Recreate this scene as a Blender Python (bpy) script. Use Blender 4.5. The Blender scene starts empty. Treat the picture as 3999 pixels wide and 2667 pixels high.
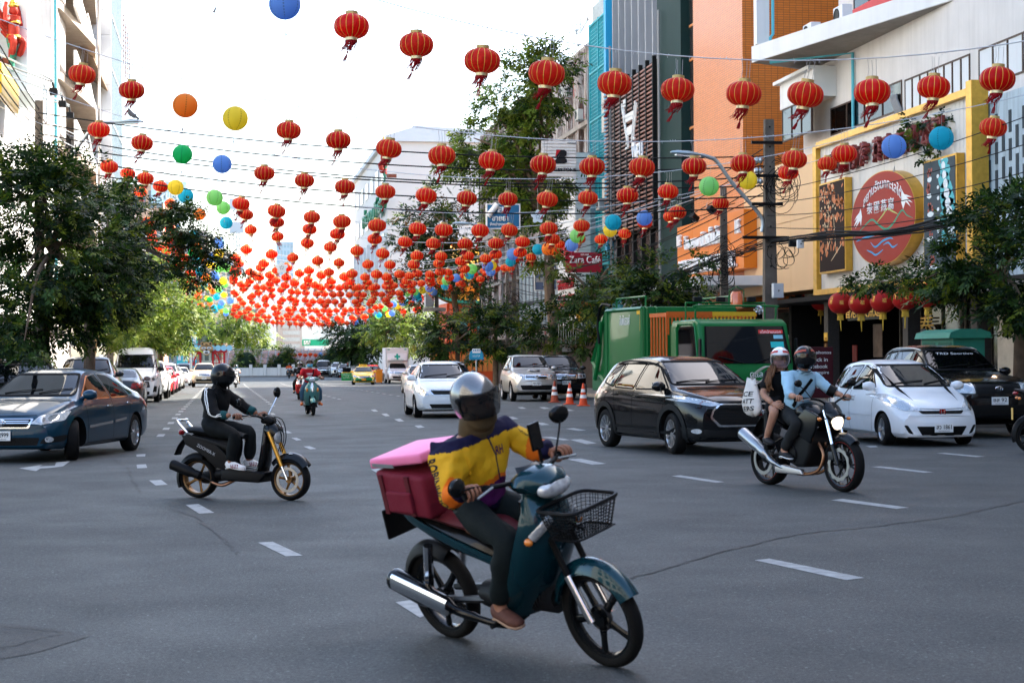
import bpy,bmesh,math,random
import numpy as np
from mathutils import Vector,Matrix,Quaternion
from mathutils.bvhtree import BVHTree
from mathutils.geometry import delaunay_2d_cdt
SC=bpy.context.scene
COL=SC.collection
R=math.radians
rnd=random.Random(7)
# ------------------------------------------------------------------ camera
FPX,CX,CY,CAMH=6800.0,1999.5,1333.5,1.62
YAW,PITCH,ROLL=math.atan(1130/FPX),math.atan(60/FPX),R(.35)
_F0=Vector((math.sin(YAW),math.cos(YAW),0))
_R0=Vector((math.cos(YAW),-math.sin(YAW),0))
CF=(_F0*math.cos(PITCH)+Vector((0,0,1))*math.sin(PITCH)).normalized()
_U0=_R0.cross(CF)
CU=_U0*math.cos(ROLL)+_R0*math.sin(ROLL)
CR=_R0*math.cos(ROLL)-_U0*math.sin(ROLL)
CAM=Vector((0,0,CAMH))
cd=bpy.data.cameras.new('camera')
cam=bpy.data.objects.new('camera',cd)
COL.objects.link(cam)
m3=Matrix((CR,CU,-CF)).transposed()
cam.matrix_world=Matrix.Translation(CAM)@m3.to_4x4()
cd.sensor_width=36
cd.lens=FPX/3999*36
cd.clip_start,cd.clip_end=.1,3000
cd.dof.use_dof=True
cd.dof.focus_distance=30
cd.dof.aperture_fstop=5.6
SC.camera=cam
# ------------------------------------------------------------------ sky and sun
SUN_EL,SUN_AZ=R(42),R(27)
TOSUN=Vector((math.cos(SUN_EL)*math.cos(SUN_AZ),math.cos(SUN_EL)*math.sin(SUN_AZ),math.sin(SUN_EL)))
W=bpy.data.worlds.new('World')
SC.world=W
W.use_nodes=True
_n=W.node_tree.nodes
_bg=_n['Background']
_sky=_n.new('ShaderNodeTexSky')
_sky.sky_type='NISHITA'
_sky.sun_disc=False
_sky.sun_elevation=SUN_EL
_sky.sun_rotation=math.pi/2-SUN_AZ
_sky.air_density,_sky.dust_density,_sky.ozone_density=1.0,2.2,.0
W.node_tree.links.new(_sky.outputs[0],_bg.inputs[0])
_bg.inputs[1].default_value=.15
sl=bpy.data.lights.new('sun','SUN')
sl.energy,sl.angle,sl.color=5.0,R(.55),(1,.93,.82)
so=bpy.data.objects.new('sun',sl)
COL.objects.link(so)
so.rotation_euler=TOSUN.to_track_quat('Z','Y').to_euler()
vs=SC.view_settings
SC.display_settings.display_device='sRGB'
vs.view_transform,vs.look,vs.exposure,vs.gamma,vs.use_curve_mapping='Standard','None',2.2,1,False
SC.cycles.use_denoising=True
SC.cycles.max_bounces=6
SC.cycles.transparent_max_bounces=8
SC.cycles.sample_clamp_indirect=6
SC.render.film_transparent=False
# ------------------------------------------------------------------ survey helpers (photo pixel -> point on a real plane)
def ray(sx,sy):
 return(CF+CR*((sx-CX)/FPX)-CU*((sy-CY)/FPX)).normalized()
def gz(y):
 """ground height: level at the crossing, then the street falls away gently"""
 return-.0058*(min(max(y,50),140)-50)
def onz(sx,sy,z=0.):
 d=ray(sx,sy);t=(z-CAMH)/d.z
 if d.y*t>50 or t<0:
  t=(z+.29-CAMH)/(d.z+.0058*d.y)
  if d.y*t>140 or t<0:t=(z-.522-CAMH)/d.z
 return CAM+d*t
def onx(sx,sy,x):
 d=ray(sx,sy);return CAM+d*(x/d.x)
def ony(sx,sy,y):
 d=ray(sx,sy);return CAM+d*(y/d.y)
def atd(sx,sy,Z):
 d=ray(sx,sy);return CAM+d*(Z/d.dot(_F0))
# ------------------------------------------------------------------ materials
MATS={}
def _nodes(name):
 m=bpy.data.materials.new(name);m.use_nodes=True
 nt=m.node_tree;b=nt.nodes['Principled BSDF']
 return m,nt,b
def mat(name,col=(.5,.5,.5),rough=.5,metal=0.,var=0.,scale=4.,bump=0.,bscale=40.,coat=0.,spec=None,streak=0.,dirt=None,trans=0.,emit=0.,rvar=0.,stretch=(1,1,1),alpha=1.,sss=0.):
 if name in MATS:return MATS[name]
 if spec is None:spec=.5 if rough<.35 else .2
 m,nt,b=_nodes(name)
 L=nt.links.new
 b.inputs['Base Color'].default_value=(*col,1)
 b.inputs['Roughness'].default_value=rough
 b.inputs['Metallic'].default_value=metal
 b.inputs['Specular IOR Level'].default_value=spec
 b.inputs['Coat Weight'].default_value=coat
 b.inputs['Coat Roughness'].default_value=.04
 b.inputs['Alpha'].default_value=alpha
 if sss:
  b.inputs['Subsurface Weight'].default_value=sss
  b.inputs['Subsurface Radius'].default_value=(.012,.005,.003)
 if emit:
  b.inputs['Emission Color'].default_value=(*col,1)
  b.inputs['Emission Strength'].default_value=emit
 if var or bump or streak or rvar:
  tc=nt.nodes.new('ShaderNodeTexCoord')
  mp=nt.nodes.new('ShaderNodeMapping');mp.inputs['Scale'].default_value=stretch
  L(tc.outputs['Object'],mp.inputs[0])
 last=None
 if var:
  n=nt.nodes.new('ShaderNodeTexNoise');n.inputs['Scale'].default_value=scale;n.inputs['Detail'].default_value=6
  n.inputs['Roughness'].default_value=.6
  L(mp.outputs[0],n.inputs['Vector'])
  r=nt.nodes.new('ShaderNodeMapRange')
  r.inputs[1].default_value,r.inputs[2].default_value=.28,.72
  r.inputs[3].default_value,r.inputs[4].default_value=1-var,1+var*.5
  L(n.outputs['Fac'],r.inputs[0])
  mx=nt.nodes.new('ShaderNodeMix');mx.data_type='RGBA';mx.blend_type='MULTIPLY'
  mx.inputs[0].default_value=1
  mx.inputs[6].default_value=(*col,1)
  L(r.outputs[0],mx.inputs[7]);last=mx.outputs[2]
  if rvar:
   q=nt.nodes.new('ShaderNodeMapRange')
   q.inputs[3].default_value,q.inputs[4].default_value=max(.02,rough-rvar),min(1,rough+rvar)
   L(n.outputs['Fac'],q.inputs[0]);L(q.outputs[0],b.inputs['Roughness'])
 if streak:
  mp2=nt.nodes.new('ShaderNodeMapping');mp2.inputs['Scale'].default_value=(2.2,2.2,.12)
  L(tc.outputs['Object'],mp2.inputs[0])
  n=nt.nodes.new('ShaderNodeTexNoise');n.inputs['Scale'].default_value=1.6;n.inputs['Detail'].default_value=8
  n.inputs['Roughness'].default_value=.7
  L(mp2.outputs[0],n.inputs['Vector'])
  r=nt.nodes.new('ShaderNodeMapRange');r.clamp=True
  r.inputs[1].default_value,r.inputs[2].default_value=.46,.74
  r.inputs[4].default_value=streak
  L(n.outputs['Fac'],r.inputs[0])
  mx=nt.nodes.new('ShaderNodeMix');mx.data_type='RGBA'
  if last:L(last,mx.inputs[6])
  else:mx.inputs[6].default_value=(*col,1)
  mx.inputs[7].default_value=(*(dirt or tuple(c*.3 for c in col)),1)
  L(r.outputs[0],mx.inputs[0]);last=mx.outputs[2]
 if last:L(last,b.inputs['Base Color'])
 if bump:
  n=nt.nodes.new('ShaderNodeTexNoise');n.inputs['Scale'].default_value=bscale;n.inputs['Detail'].default_value=5
  L(mp.outputs[0],n.inputs['Vector'])
  bp=nt.nodes.new('ShaderNodeBump');bp.inputs['Strength'].default_value=bump;bp.inputs['Distance'].default_value=.02
  L(n.outputs['Fac'],bp.inputs['Height']);L(bp.outputs[0],b.inputs['Normal'])
 if trans:
  t=nt.nodes.new('ShaderNodeBsdfTranslucent');t.inputs[0].default_value=(*col,1)
  if last:L(last,t.inputs[0])
  ms=nt.nodes.new('ShaderNodeMixShader');ms.inputs[0].default_value=trans
  L(b.outputs[0],ms.inputs[1]);L(t.outputs[0],ms.inputs[2])
  L(ms.outputs[0],nt.nodes['Material Output'].inputs[0])
 MATS[name]=m
 return m
def paint(name,col,metal=.0,rough=.32,coat=1.):
 return mat('paint '+name,col,rough,metal,var=.06,scale=3,coat=coat*.6,spec=.12)
# ------------------------------------------------------------------ mesh builder
class MB:
 def __init__(s):s.v,s.f,s.m=[],[],[]
 def add(s,vs,fs,mi=0):
  o=len(s.v);s.v+=[tuple(p)for p in vs]
  for f in fs:s.f.append(tuple(i+o for i in f));s.m.append(mi)
  return s
 def quad(s,a,b,c,d,mi=0):return s.add([a,b,c,d],[(0,1,2,3)],mi)
 def box(s,lo,hi,mi=0,ch=0.):
  (x0,y0,z0),(x1,y1,z1)=lo,hi
  if not ch:
   return s.add([(x0,y0,z0),(x1,y0,z0),(x1,y1,z0),(x0,y1,z0),(x0,y0,z1),(x1,y0,z1),(x1,y1,z1),(x0,y1,z1)],[(3,2,1,0),(4,5,6,7),(0,1,5,4),(1,2,6,5),(2,3,7,6),(3,0,4,7)],mi)
  bm=bmesh.new();r=bmesh.ops.create_cube(bm,size=1)
  for v in bm.verts:
   v.co=Vector(((x0+x1)/2+v.co.x*(x1-x0),(y0+y1)/2+v.co.y*(y1-y0),(z0+z1)/2+v.co.z*(z1-z0)))
  bmesh.ops.bevel(bm,geom=bm.edges[:],offset=ch,segments=2,affect='EDGES',profile=.6)
  return s.bm(bm,mi)
 def bm(s,bm,mi=0):
  bm.verts.index_update()
  s.add([v.co[:]for v in bm.verts],[[v.index for v in f.verts]for f in bm.faces],mi);bm.free();return s
 def obox(s,c,ax,ay,az,hx,hy,hz,mi=0):
  c,ax,ay,az=Vector(c),Vector(ax),Vector(ay),Vector(az)
  P=[c+ax*(hx*i)+ay*(hy*j)+az*(hz*k)for k in(-1,1)for i,j in((-1,-1),(1,-1),(1,1),(-1,1))]
  return s.add(P,[(3,2,1,0),(4,5,6,7),(0,1,5,4),(1,2,6,5),(2,3,7,6),(3,0,4,7)],mi)
 def tube(s,pts,r,n=8,mi=0,cap=True,flat=1.,up=None):
  pts=[Vector(p)for p in pts];rr=r if hasattr(r,'__len__')else[r]*len(pts)
  ref=Vector(up)if up else None;rings=[]
  for i,p in enumerate(pts):
   t=(pts[min(i+1,len(pts)-1)]-pts[max(i-1,0)])
   t=t.normalized()if t.length>1e-9 else Vector((0,0,1))
   if ref is None:ref=Vector((0,0,1))if abs(t.z)<.9 else Vector((1,0,0))
   a=ref.cross(t)
   if a.length<1e-6:a=Vector((1,0,0)).cross(t)
   a.normalize();b=t.cross(a)
   if up is None:ref=b
   ra=rr[i];ra=ra if hasattr(ra,'__len__')else(ra,ra*flat)
   rings.append([p+a*(math.cos(2*math.pi*k/n)*ra[0])+b*(math.sin(2*math.pi*k/n)*ra[1])for k in range(n)])
  return s.rings(rings,True,cap,mi)
 def rings(s,rings,closed=True,cap=True,mi=0):
  n=len(rings[0]);V=[p for r_ in rings for p in r_];F=[]
  for i in range(len(rings)-1):
   for k in range(n if closed else n-1):
    k2=(k+1)%n
    F.append((i*n+k,i*n+k2,(i+1)*n+k2,(i+1)*n+k))
  if cap and closed:
   F.append(tuple(range(n-1,-1,-1)));F.append(tuple((len(rings)-1)*n+k for k in range(n)))
  return s.add(V,F,mi)
 def lathe(s,prof,n=24,mi=0,c=(0,0,0),ax='z',cap=False):
  rings=[]
  for r_,h in prof:
   ring=[]
   for k in range(n):
    a=2*math.pi*k/n;u,w=r_*math.cos(a),r_*math.sin(a)
    p={'z':(u,w,h),'y':(u,h,-w),'x':(h,u,w)}[ax]
    ring.append((c[0]+p[0],c[1]+p[1],c[2]+p[2]))
   rings.append(ring)
  return s.rings(rings,True,cap,mi)
 def prism(s,poly,fn,mi=0,caps=True):
  """poly: 2D outline; fn(u,v,t) -> 3D, t = 0 back, 1 front"""
  n=len(poly);V=[fn(u,v,0)for u,v in poly]+[fn(u,v,1)for u,v in poly]
  F=[(k,(k+1)%n,n+(k+1)%n,n+k)for k in range(n)]
  if caps:F+=[tuple(range(n-1,-1,-1)),tuple(range(n,2*n))]
  return s.add(V,F,mi)
 def grid(s,fn,nu,nv,mi=0):
  V=[fn(i/nu,j/nv)for j in range(nv+1)for i in range(nu+1)]
  F=[(j*(nu+1)+i,j*(nu+1)+i+1,(j+1)*(nu+1)+i+1,(j+1)*(nu+1)+i)for j in range(nv)for i in range(nu)]
  return s.add(V,F,mi)
 def ell(s,c,r,mi=0,nu=16,nv=10,fn=None):
  rings=[]
  for j in range(nv+1):
   t=math.pi*(j/nv-.5);cz,sz=max(1e-3,math.cos(t)),math.sin(t)
   rings.append([(c[0]+r[0]*cz*math.cos(2*math.pi*k/nu),c[1]+r[1]*cz*math.sin(2*math.pi*k/nu),c[2]+r[2]*sz)for k in range(nu)])
  if fn:rings=[[fn(p)for p in q]for q in rings]
  return s.rings(rings,True,True,mi)
 def mesh(s,name,mats,smooth=False,angle=None):
  me=bpy.data.meshes.new(name);me.from_pydata(s.v,[],s.f)
  for m in(mats if isinstance(mats,(list,tuple))else[mats]):me.materials.append(m)
  if len(me.materials)>1:me.polygons.foreach_set('material_index',s.m)
  fixup(me,smooth,angle)
  return me
 def build(s,name,mats,parent=None,smooth=False,angle=None,mw=None):
  return link(name,s.mesh(name,mats,smooth,angle),parent,mw)
def fixup(me,smooth,angle=None):
 me.validate()
 bm=bmesh.new();bm.from_mesh(me);bmesh.ops.recalc_face_normals(bm,faces=bm.faces[:])
 if smooth:
  a=R(angle if angle else 40)
  for f in bm.faces:f.smooth=True
  for e in bm.edges:
   e.smooth=(len(e.link_faces)==2 and e.calc_face_angle(3.2)<a)
 bm.to_mesh(me);bm.free()
def link(name,data,parent=None,mw=None):
 o=bpy.data.objects.new(name,data);COL.objects.link(o)
 if parent is not None:o.parent=parent
 if mw is not None:o.matrix_local=mw
 return o
def tag(o,label,cat,group=None):
 o['label']=label;o['category']=cat
 if group:o['group']=group
 return o
def struct(o):o['kind']='structure';return o
def thing(name,label,cat,loc=(0,0,0),rz=0.,group=None,scale=1.):
 o=bpy.data.objects.new(name,None);COL.objects.link(o)
 o.empty_display_size=.2
 o.location=loc;o.rotation_euler=(0,0,rz);o.scale=(scale,)*3
 return tag(o,label,cat,group)
def copy_tree(o,parent=None):
 c=o.copy();COL.objects.link(c);c.parent=parent
 for ch in list(o.children):copy_tree(ch,c)
 return c
TMP=bpy.data.scenes.new('workbench')
def baked(*objs):
 for o in objs:TMP.collection.objects.link(o)
 vl=TMP.view_layers[0];vl.update();dg=vl.depsgraph;dg.update()
 me=bpy.data.meshes.new_from_object(objs[0].evaluated_get(dg))
 for o in objs:bpy.data.objects.remove(o)
 return me
def text_mesh(txt,size=1.,ext=.0,align='CENTER',bold=0.,spacing=1.):
 cu=bpy.data.curves.new('lettering','FONT');cu.body=txt;cu.size=size;cu.extrude=ext
 cu.align_x=align;cu.align_y='CENTER';cu.offset=bold;cu.resolution_u=3;cu.space_character=spacing
 me=baked(bpy.data.objects.new('lettering',cu));bpy.data.curves.remove(cu)
 return me
def text(name,txt,m,parent,origin,ux,uy,size=None,width=None,height=None,ext=.005,bold=0.,spacing=1.,warp=None):
 """flat lettering laid in the plane spanned by ux, uy; width/height stretch it to a measured box"""
 me=text_mesh(txt,1.,0,'CENTER',bold,spacing)
 n=len(me.vertices);co=np.empty(n*3);me.vertices.foreach_get('co',co);co=co.reshape(-1,3)
 if n==0:return None
 lo,hi=co.min(0),co.max(0);c=(lo+hi)/2;d=hi-lo
 sx=sy=size or 1.
 if height:sy=sx=height/max(d[1],1e-6)
 if width:
  sx=width/max(d[0],1e-6)
  if not height:sy=sx
 ux,uy=Vector(ux).normalized(),Vector(uy).normalized();nz=ux.cross(uy)
 out=[]
 for p in co:
  u,v=(p[0]-c[0])*sx,(p[1]-c[1])*sy
  if warp:u,v=warp(u,v)
  out.append(Vector(origin)+ux*u+uy*v)
 me.vertices.foreach_set('co',np.array([q[:]for q in out]).ravel())
 me.materials.clear();me.materials.append(m);me.update()
 if ext:
  bm=bmesh.new();bm.from_mesh(me)
  bmesh.ops.dissolve_limit(bm,angle_limit=.02,verts=bm.verts[:],edges=bm.edges[:])
  r=bmesh.ops.extrude_face_region(bm,geom=bm.faces[:])
  bmesh.ops.translate(bm,verts=[g for g in r['geom']if isinstance(g,bmesh.types.BMVert)],vec=nz*ext)
  bmesh.ops.recalc_face_normals(bm,faces=bm.faces[:])
  bm.to_mesh(me);bm.free()
 return link(name,me,parent)
def catmull(P,n):
 P=[Vector(p)for p in P];out=[]
 for i in range(len(P)-1):
  p0,p1,p2,p3=P[max(i-1,0)],P[i],P[i+1],P[min(i+2,len(P)-1)]
  for k in range(n):
   t=k/n
   out.append(.5*((2*p1)+(p2-p0)*t+(2*p0-5*p1+4*p2-p3)*t*t+(3*p1-p0-3*p2+p3)*t**3))
 return out+[P[-1]]
def sag(a,b,d,n=14):
 a,b=Vector(a),Vector(b)
 return[a.lerp(b,i/n)-Vector((0,0,4*d*(i/n)*(1-i/n)))for i in range(n+1)]
def interp(xs,ys,x):return float(np.interp(x,xs,ys))
Z3=Vector((0,0,1))
WHITE=mat('white paint',(.78,.78,.76),.5,var=.05)
BLACK=mat('black plastic',(.004,.004,.0045),.5,var=.15,scale=20,spec=.15)
RUBBER=mat('tyre rubber',(.005,.005,.005),.8,bump=.3,bscale=120)
CHROME=mat('chrome',(.75,.75,.76),.12,1.)
STEEL=mat('galvanised steel',(.42,.46,.48),.42,.8,var=.2,scale=8)
GLASS=mat('tinted glass',(.002,.0025,.003),.03,spec=.45)
CLEAR=mat('lamp glass',(.55,.57,.58),.08,.55,var=.3,scale=30,coat=1)
REDL=mat('red lamp',(.28,.005,.006),.2,coat=.5)
AMBER=mat('amber lamp',(.75,.22,.02),.2,coat=1)
CABLE=mat('black cable',(.004,.004,.004),.7)
GOLD=mat('gold paint',(.62,.36,.06),.35,.6,var=.2,scale=6)
CONC=mat('concrete',(.30,.27,.24),.85,var=.25,scale=3,bump=.4,bscale=30,streak=.4,dirt=(.08,.07,.06))
DARKP=mat('unpainted trim',(.008,.0085,.009),.6,var=.2,scale=12)
# ------------------------------------------------------------------ ground, road, pavements
def asphalt(name,base,r0):
 m,nt,b=_nodes(name);L=nt.links.new
 tc=nt.nodes.new('ShaderNodeTexCoord')
 def noise(sc,det=4,ro=.6,v=None):
  n=nt.nodes.new('ShaderNodeTexNoise');n.inputs['Scale'].default_value=sc;n.inputs['Detail'].default_value=det
  n.inputs['Roughness'].default_value=ro;L(v or tc.outputs['Object'],n.inputs['Vector']);return n.outputs['Fac']
 def mr(x,a,c,d,e):
  r=nt.nodes.new('ShaderNodeMapRange');r.clamp=True
  for i,v in enumerate((a,c,d,e)):r.inputs[i+1].default_value=v
  L(x,r.inputs[0]);return r.outputs[0]
 def mul(a,c):
  x=nt.nodes.new('ShaderNodeMath');x.operation='MULTIPLY';L(a,x.inputs[0]);L(c,x.inputs[1]);return x.outputs[0]
 mp=nt.nodes.new('ShaderNodeMapping');mp.inputs['Scale'].default_value=(1,.16,1);L(tc.outputs['Object'],mp.inputs[0])
 big=mr(noise(.35),.3,.7,.86,1.12)
 lane=mr(noise(.9,5,.6,mp.outputs[0]),.3,.7,.88,1.1)
 fine=mul(mr(noise(85,3,.6),.32,.68,.3,1.8),mr(noise(30,3,.65),.30,.70,.5,1.55))
 vo=nt.nodes.new('ShaderNodeTexVoronoi');vo.inputs['Scale'].default_value=70;L(tc.outputs['Object'],vo.inputs['Vector'])
 chip=mr(vo.outputs['Color'],.84,.99,1.,3.2)
 stain=mr(noise(1.1,7,.72),.60,.74,1.,.55)
 f=mul(mul(mul(mul(big,lane),fine),chip),stain)
 mx=nt.nodes.new('ShaderNodeMix');mx.data_type='RGBA';mx.blend_type='MULTIPLY';mx.inputs[0].default_value=1
 mx.inputs[6].default_value=(*base,1);L(f,mx.inputs[7]);L(mx.outputs[2],b.inputs['Base Color'])
 L(mr(noise(.8,6),.3,.7,r0-.08,r0+.1),b.inputs['Roughness'])
 b.inputs['Specular IOR Level'].default_value=.28
 bp=nt.nodes.new('ShaderNodeBump');bp.inputs['Strength'].default_value=.7;bp.inputs['Distance'].default_value=.012
 L(noise(42,4,.75),bp.inputs['Height']);L(bp.outputs[0],b.inputs['Normal'])
 return m
ASPH=asphalt('asphalt',(.044,.0475,.0465),.66)
PATCH=asphalt('fresh asphalt patch',(.018,.0185,.018),.6)
LINE=mat('worn road paint',(.33,.34,.335),.7,var=.4,scale=9,bump=.3,bscale=60)
PAVE=mat('pavement slab',(.24,.22,.20),.8,var=.25,scale=2,bump=.2)
EARTH=mat('city ground',(.16,.15,.14),.9,var=.2,scale=.2)
g=struct(MB().quad((-1500,-1500,-.62),(1500,-1500,-.62),(1500,1500,-.62),(-1500,1500,-.62)).build('ground',EARTH))
rv=[(x,y,gz(y))for y in(-70,0,50,80,110,140,215)for x in(-90,110)]
road=struct(MB().add(rv,[(2*i,2*i+1,2*i+3,2*i+2)for i in range(6)]).build('road',ASPH))
def mark(name,px,m=LINE,z=.004,par=road):
 P=[onz(x,y,z)for x,y in px]
 return MB().add(P,[tuple(range(len(P)))]).build(name,m,par)
DASH=[((724,1970),(775,1967),(837,2001),(778,2005)),((1007,2117),(1065,2114),(1182,2168),(1116,2171)),((582,1875),(630,1873),(655,1892),(608,1895)),((533,1814),(570,1812),(575,1826),(536,1828)),((533,1774),(568,1772),(567,1782),(533,1783)),((1545,2350),(1600,2342),(1690,2390),(1640,2410)),((2947,2186),(3005,2180),(3376,2255),(3304,2264)),((3245,1952),(3291,1947),(3549,1981),(3502,1986)),((2622,1858),(2658,1855),(2830,1881),(2794,1884)),((3403,1822),(3440,1820),(3646,1843),(3607,1845)),((3657,1769),(3692,1768),(3847,1782),(3811,1784)),((3379,1741),(3420,1740),(3428,1745),(3400,1747)),((2216,1793),(2269,1790),(2367,1810),(2313,1814)),((2111,1707),(2151,1705),(2230,1717),(2200,1719)),((2225,1716),(2270,1714),(2330,1730),(2290,1734)),((1990,1750),(2026,1747),(2077,1762),(2038,1764)),((2087,1650),(2119,1650),(2147,1658),(2115,1660)),((2208,1673),(2240,1671),(2289,1680),(2257,1682)),((1978,1629),(2002,1627),(2026,1635),(2002,1637)),((1618,1662),(1642,1660),(1659,1668),(1634,1671)),((1539,1637),(1562,1634),(1579,1644),(1558,1646)),((1489,1616),(1509,1614),(1523,1624),(1505,1625)),((1448,1600),(1465,1598),(1477,1606),(1460,1607)),((1447,1832),(1480,1828),(1515,1846),(1480,1849)),((2020,1590),(2040,1589),(2056,1595),(2035,1596)),((2105,1590),(2125,1589),(2150,1595),(2125,1597)),((2190,1598),(2215,1597),(2245,1603),(2215,1605))]
k=.4464
DASH+=[tuple((600+x*k,1350+y*k)for x,y in q)for q in(((1310,880),(1365,877),(1425,900),(1370,905)),((1205,806),(1250,804),(1297,823),(1250,828)),((1132,748),(1175,745),(1212,762),(1168,765)),((1080,694),(1115,691),(1143,707),(1105,710)),((1045,637),(1078,635),(1100,650),(1065,654)),((1017,590),(1045,588),(1068,602),(1035,604)))]
for q in DASH:mark('lane_dash',q)
def dash_line(x,y0,y1,w=.15):
 y=y0
 while y<y1:
  MB().quad((x-w/2,y,.005+gz(y)),(x+w/2,y,.005+gz(y)),(x+w/2,y+1.25,.005+gz(y+1.25)),(x-w/2,y+1.25,.005+gz(y+1.25))).build('lane_dash',LINE,road)
  y+=3.6
dash_line(-1.3,37,150);dash_line(1.75,62,150);dash_line(4.9,74,150);dash_line(8.1,70,150)
mark('turn_arrow',[(s[0]*.319,1350+s[1]*.319)for s in((232,1498),(520,1455),(480,1476),(670,1468),(690,1425),(860,1410),(770,1475),(640,1490),(495,1500),(440,1533))])
rc=random.Random(3)
def crack(px,w):
 P=catmull([onz(x,y,.005)for x,y in px],9);L_,R_=[],[]
 for i,p in enumerate(P):
  t=(P[min(i+1,len(P)-1)]-P[max(i-1,0)]).normalized();n=Vector((-t.y,t.x,0));j=n*rc.uniform(-.03,.03)
  ww=w*rc.uniform(.45,1.1)*(1 if 0<i<len(P)-1 else .1)
  L_.append(p+n*ww+j);R_.append(p-n*ww+j)
 MB().add(L_+R_,[(i,i+1,len(P)+i+1,len(P)+i)for i in range(len(P)-1)]).build('sealed_crack',PATCH,road)
crack([(2420,2262),(2550,2235),(2660,2200),(2800,2160),(2960,2120),(3150,2080),(3350,2062),(3560,2035),(3720,2015),(3860,1985),(4050,1945)],.016)
crack([(660,1990),(740,2010),(830,2070),(890,2120),(935,2165)],.008)
crack([(440,1790),(500,1830),(520,1880),(555,1925)],.014)
mark('asphalt_patch',[(-60,2426),(60,2436),(180,2452),(270,2466),(352,2482),(296,2500),(240,2516),(150,2545),(60,2562),(-60,2580)],PATCH,.003)
crack([(-30,2445),(110,2452),(230,2468)],.008);crack([(-20,2535),(120,2500),(238,2470)],.008)
for nm,(x0,x1,y0,y1)in(('pavement_left',(-9,-4.9,33,165)),('pavement_right',(15.9,22,36,165))):
 ys=[y0,50,80,110,140,y1];mb=MB()
 mb.rings([[(x0,y,gz(y)-.1),(x1,y,gz(y)-.1),(x1,y,gz(y)+.14),(x0,y,gz(y)+.14)]for y in ys])
 p=struct(mb.build(nm,PAVE));xk=x1 if x0<0 else x0;ks=MB().box((-.09,.01,-.11),(.09,.99,.15),ch=.012).mesh('kerbstone',CONC);y=y0
 while y<120:o=link('kerbstone',ks,p);o.location=(xk,y,gz(y));y+=1.0
isl=struct(MB().box((-30,203,-.6),(50,236,-.36),ch=.02).build('roundabout_island',PAVE))
# ------------------------------------------------------------------ buildings on the right side of the street (facades face -x)
UXR,UZ=(0,-1,0),(0,0,1)
def yz(sx,sy,X):p=onx(sx,sy,X);return p.y,p.z
def rectX(X,a,b):
 """photo corners a (upper left) and b (lower right) on the plane x = X -> y0, y1, z0, z1"""
 (ya,za),(yb,zb)=yz(*a,X),yz(*b,X);return min(ya,yb),max(ya,yb),min(za,zb),max(za,zb)
def boxX(name,X,r,d,m,par=None,ch=0.,front=0.):
 return MB().box((X-front,r[0],r[2]),(X+d,r[1],r[3]),ch=ch).build(name,m,par)
def boxY(name,Y,a,b,d,m,par=None,ch=0.):
 p,q=ony(*a,Y),ony(*b,Y)
 return MB().box((min(p.x,q.x),Y,min(p.z,q.z)),(max(p.x,q.x),Y+d,max(p.z,q.z)),ch=ch).build(name,m,par)
def midY(a,b,Y):p,q=ony(*a,Y),ony(*b,Y);return((p.x+q.x)/2,Y,(p.z+q.z)/2),abs(q.x-p.x),abs(p.z-q.z)
def winX(par,X,y0,y1,z0,z1,n=1,frame=None,glass=None,t=.05,face=-1,panes=None,rows=1):
 """one window set in a wall: frame standing proud, panes set back"""
 frame=frame or FRAME;s=face
 m=MB();e=.03
 def bx(a,b,c,d_):m.box((min(X+s*e,X-s*.04),a,c),(max(X+s*e,X-s*.04),b,d_))
 bx(y0,y1,z0,z0+t);bx(y0,y1,z1-t,z1);bx(y0,y0+t,z0+t,z1-t);bx(y1-t,y1,z0+t,z1-t)
 w=m.build('window',frame,par)
 for i in range(n):
  a,b=y0+(y1-y0)*i/n,y0+(y1-y0)*(i+1)/n
  for j in range(rows):
   c,d_=z0+(z1-z0)*j/rows,z0+(z1-z0)*(j+1)/rows
   MB().box((min(X+s*.008,X+s*.014),a+t*.9,c+t*.9),(max(X+s*.008,X+s*.014),b-t*.9,d_-t*.9)).build('pane',(panes or[glass or GLASS])[i%len(panes or[1])],w)
  if i:MB().box((min(X+s*.002,X+s*.04),a-t/2,z0+t),(max(X+s*.002,X+s*.04),a+t/2,z1-t)).build('mullion',frame,w)
 for j in range(1,rows):
  c=z0+(z1-z0)*j/rows;MB().box((min(X+s*.002,X+s*.036),y0+t,c-t/2),(max(X+s*.002,X+s*.036),y1-t,c+t/2)).build('transom',frame,w)
 return w
FRAME=mat('brown window frame',(.06,.035,.025),.5)
WWALL=mat('weathered white wall',(.62,.59,.56),.8,var=.10,scale=.7,bump=.12,bscale=25,streak=.22,dirt=(.22,.20,.18))
WCLEAN=mat('white wall',(.68,.68,.67),.75,var=.06,scale=1.2,streak=.12,dirt=(.3,.29,.28))
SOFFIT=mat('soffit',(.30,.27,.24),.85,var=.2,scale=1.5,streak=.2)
DARKIN=mat('dark interior',(.004,.0036,.0034),.9)  # near-black stands for unlit shop depth, shade put into the colour
BEIGE=mat('beige metal cladding',(.66,.42,.22),.45,var=.06,scale=.8)
RIBW=mat('ribbed white cladding',(.66,.63,.58),.55,var=.08,scale=1,streak=.15)
REDS=mat('red sign',(.34,.028,.016),.55,var=.05,scale=2)
WLET=mat('white lettering',(.82,.82,.80),.5);RLET=mat('dark red lettering',(.20,.035,.03),.5);GLET=mat('gold lettering',(.75,.47,.10),.35,.7)
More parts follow.
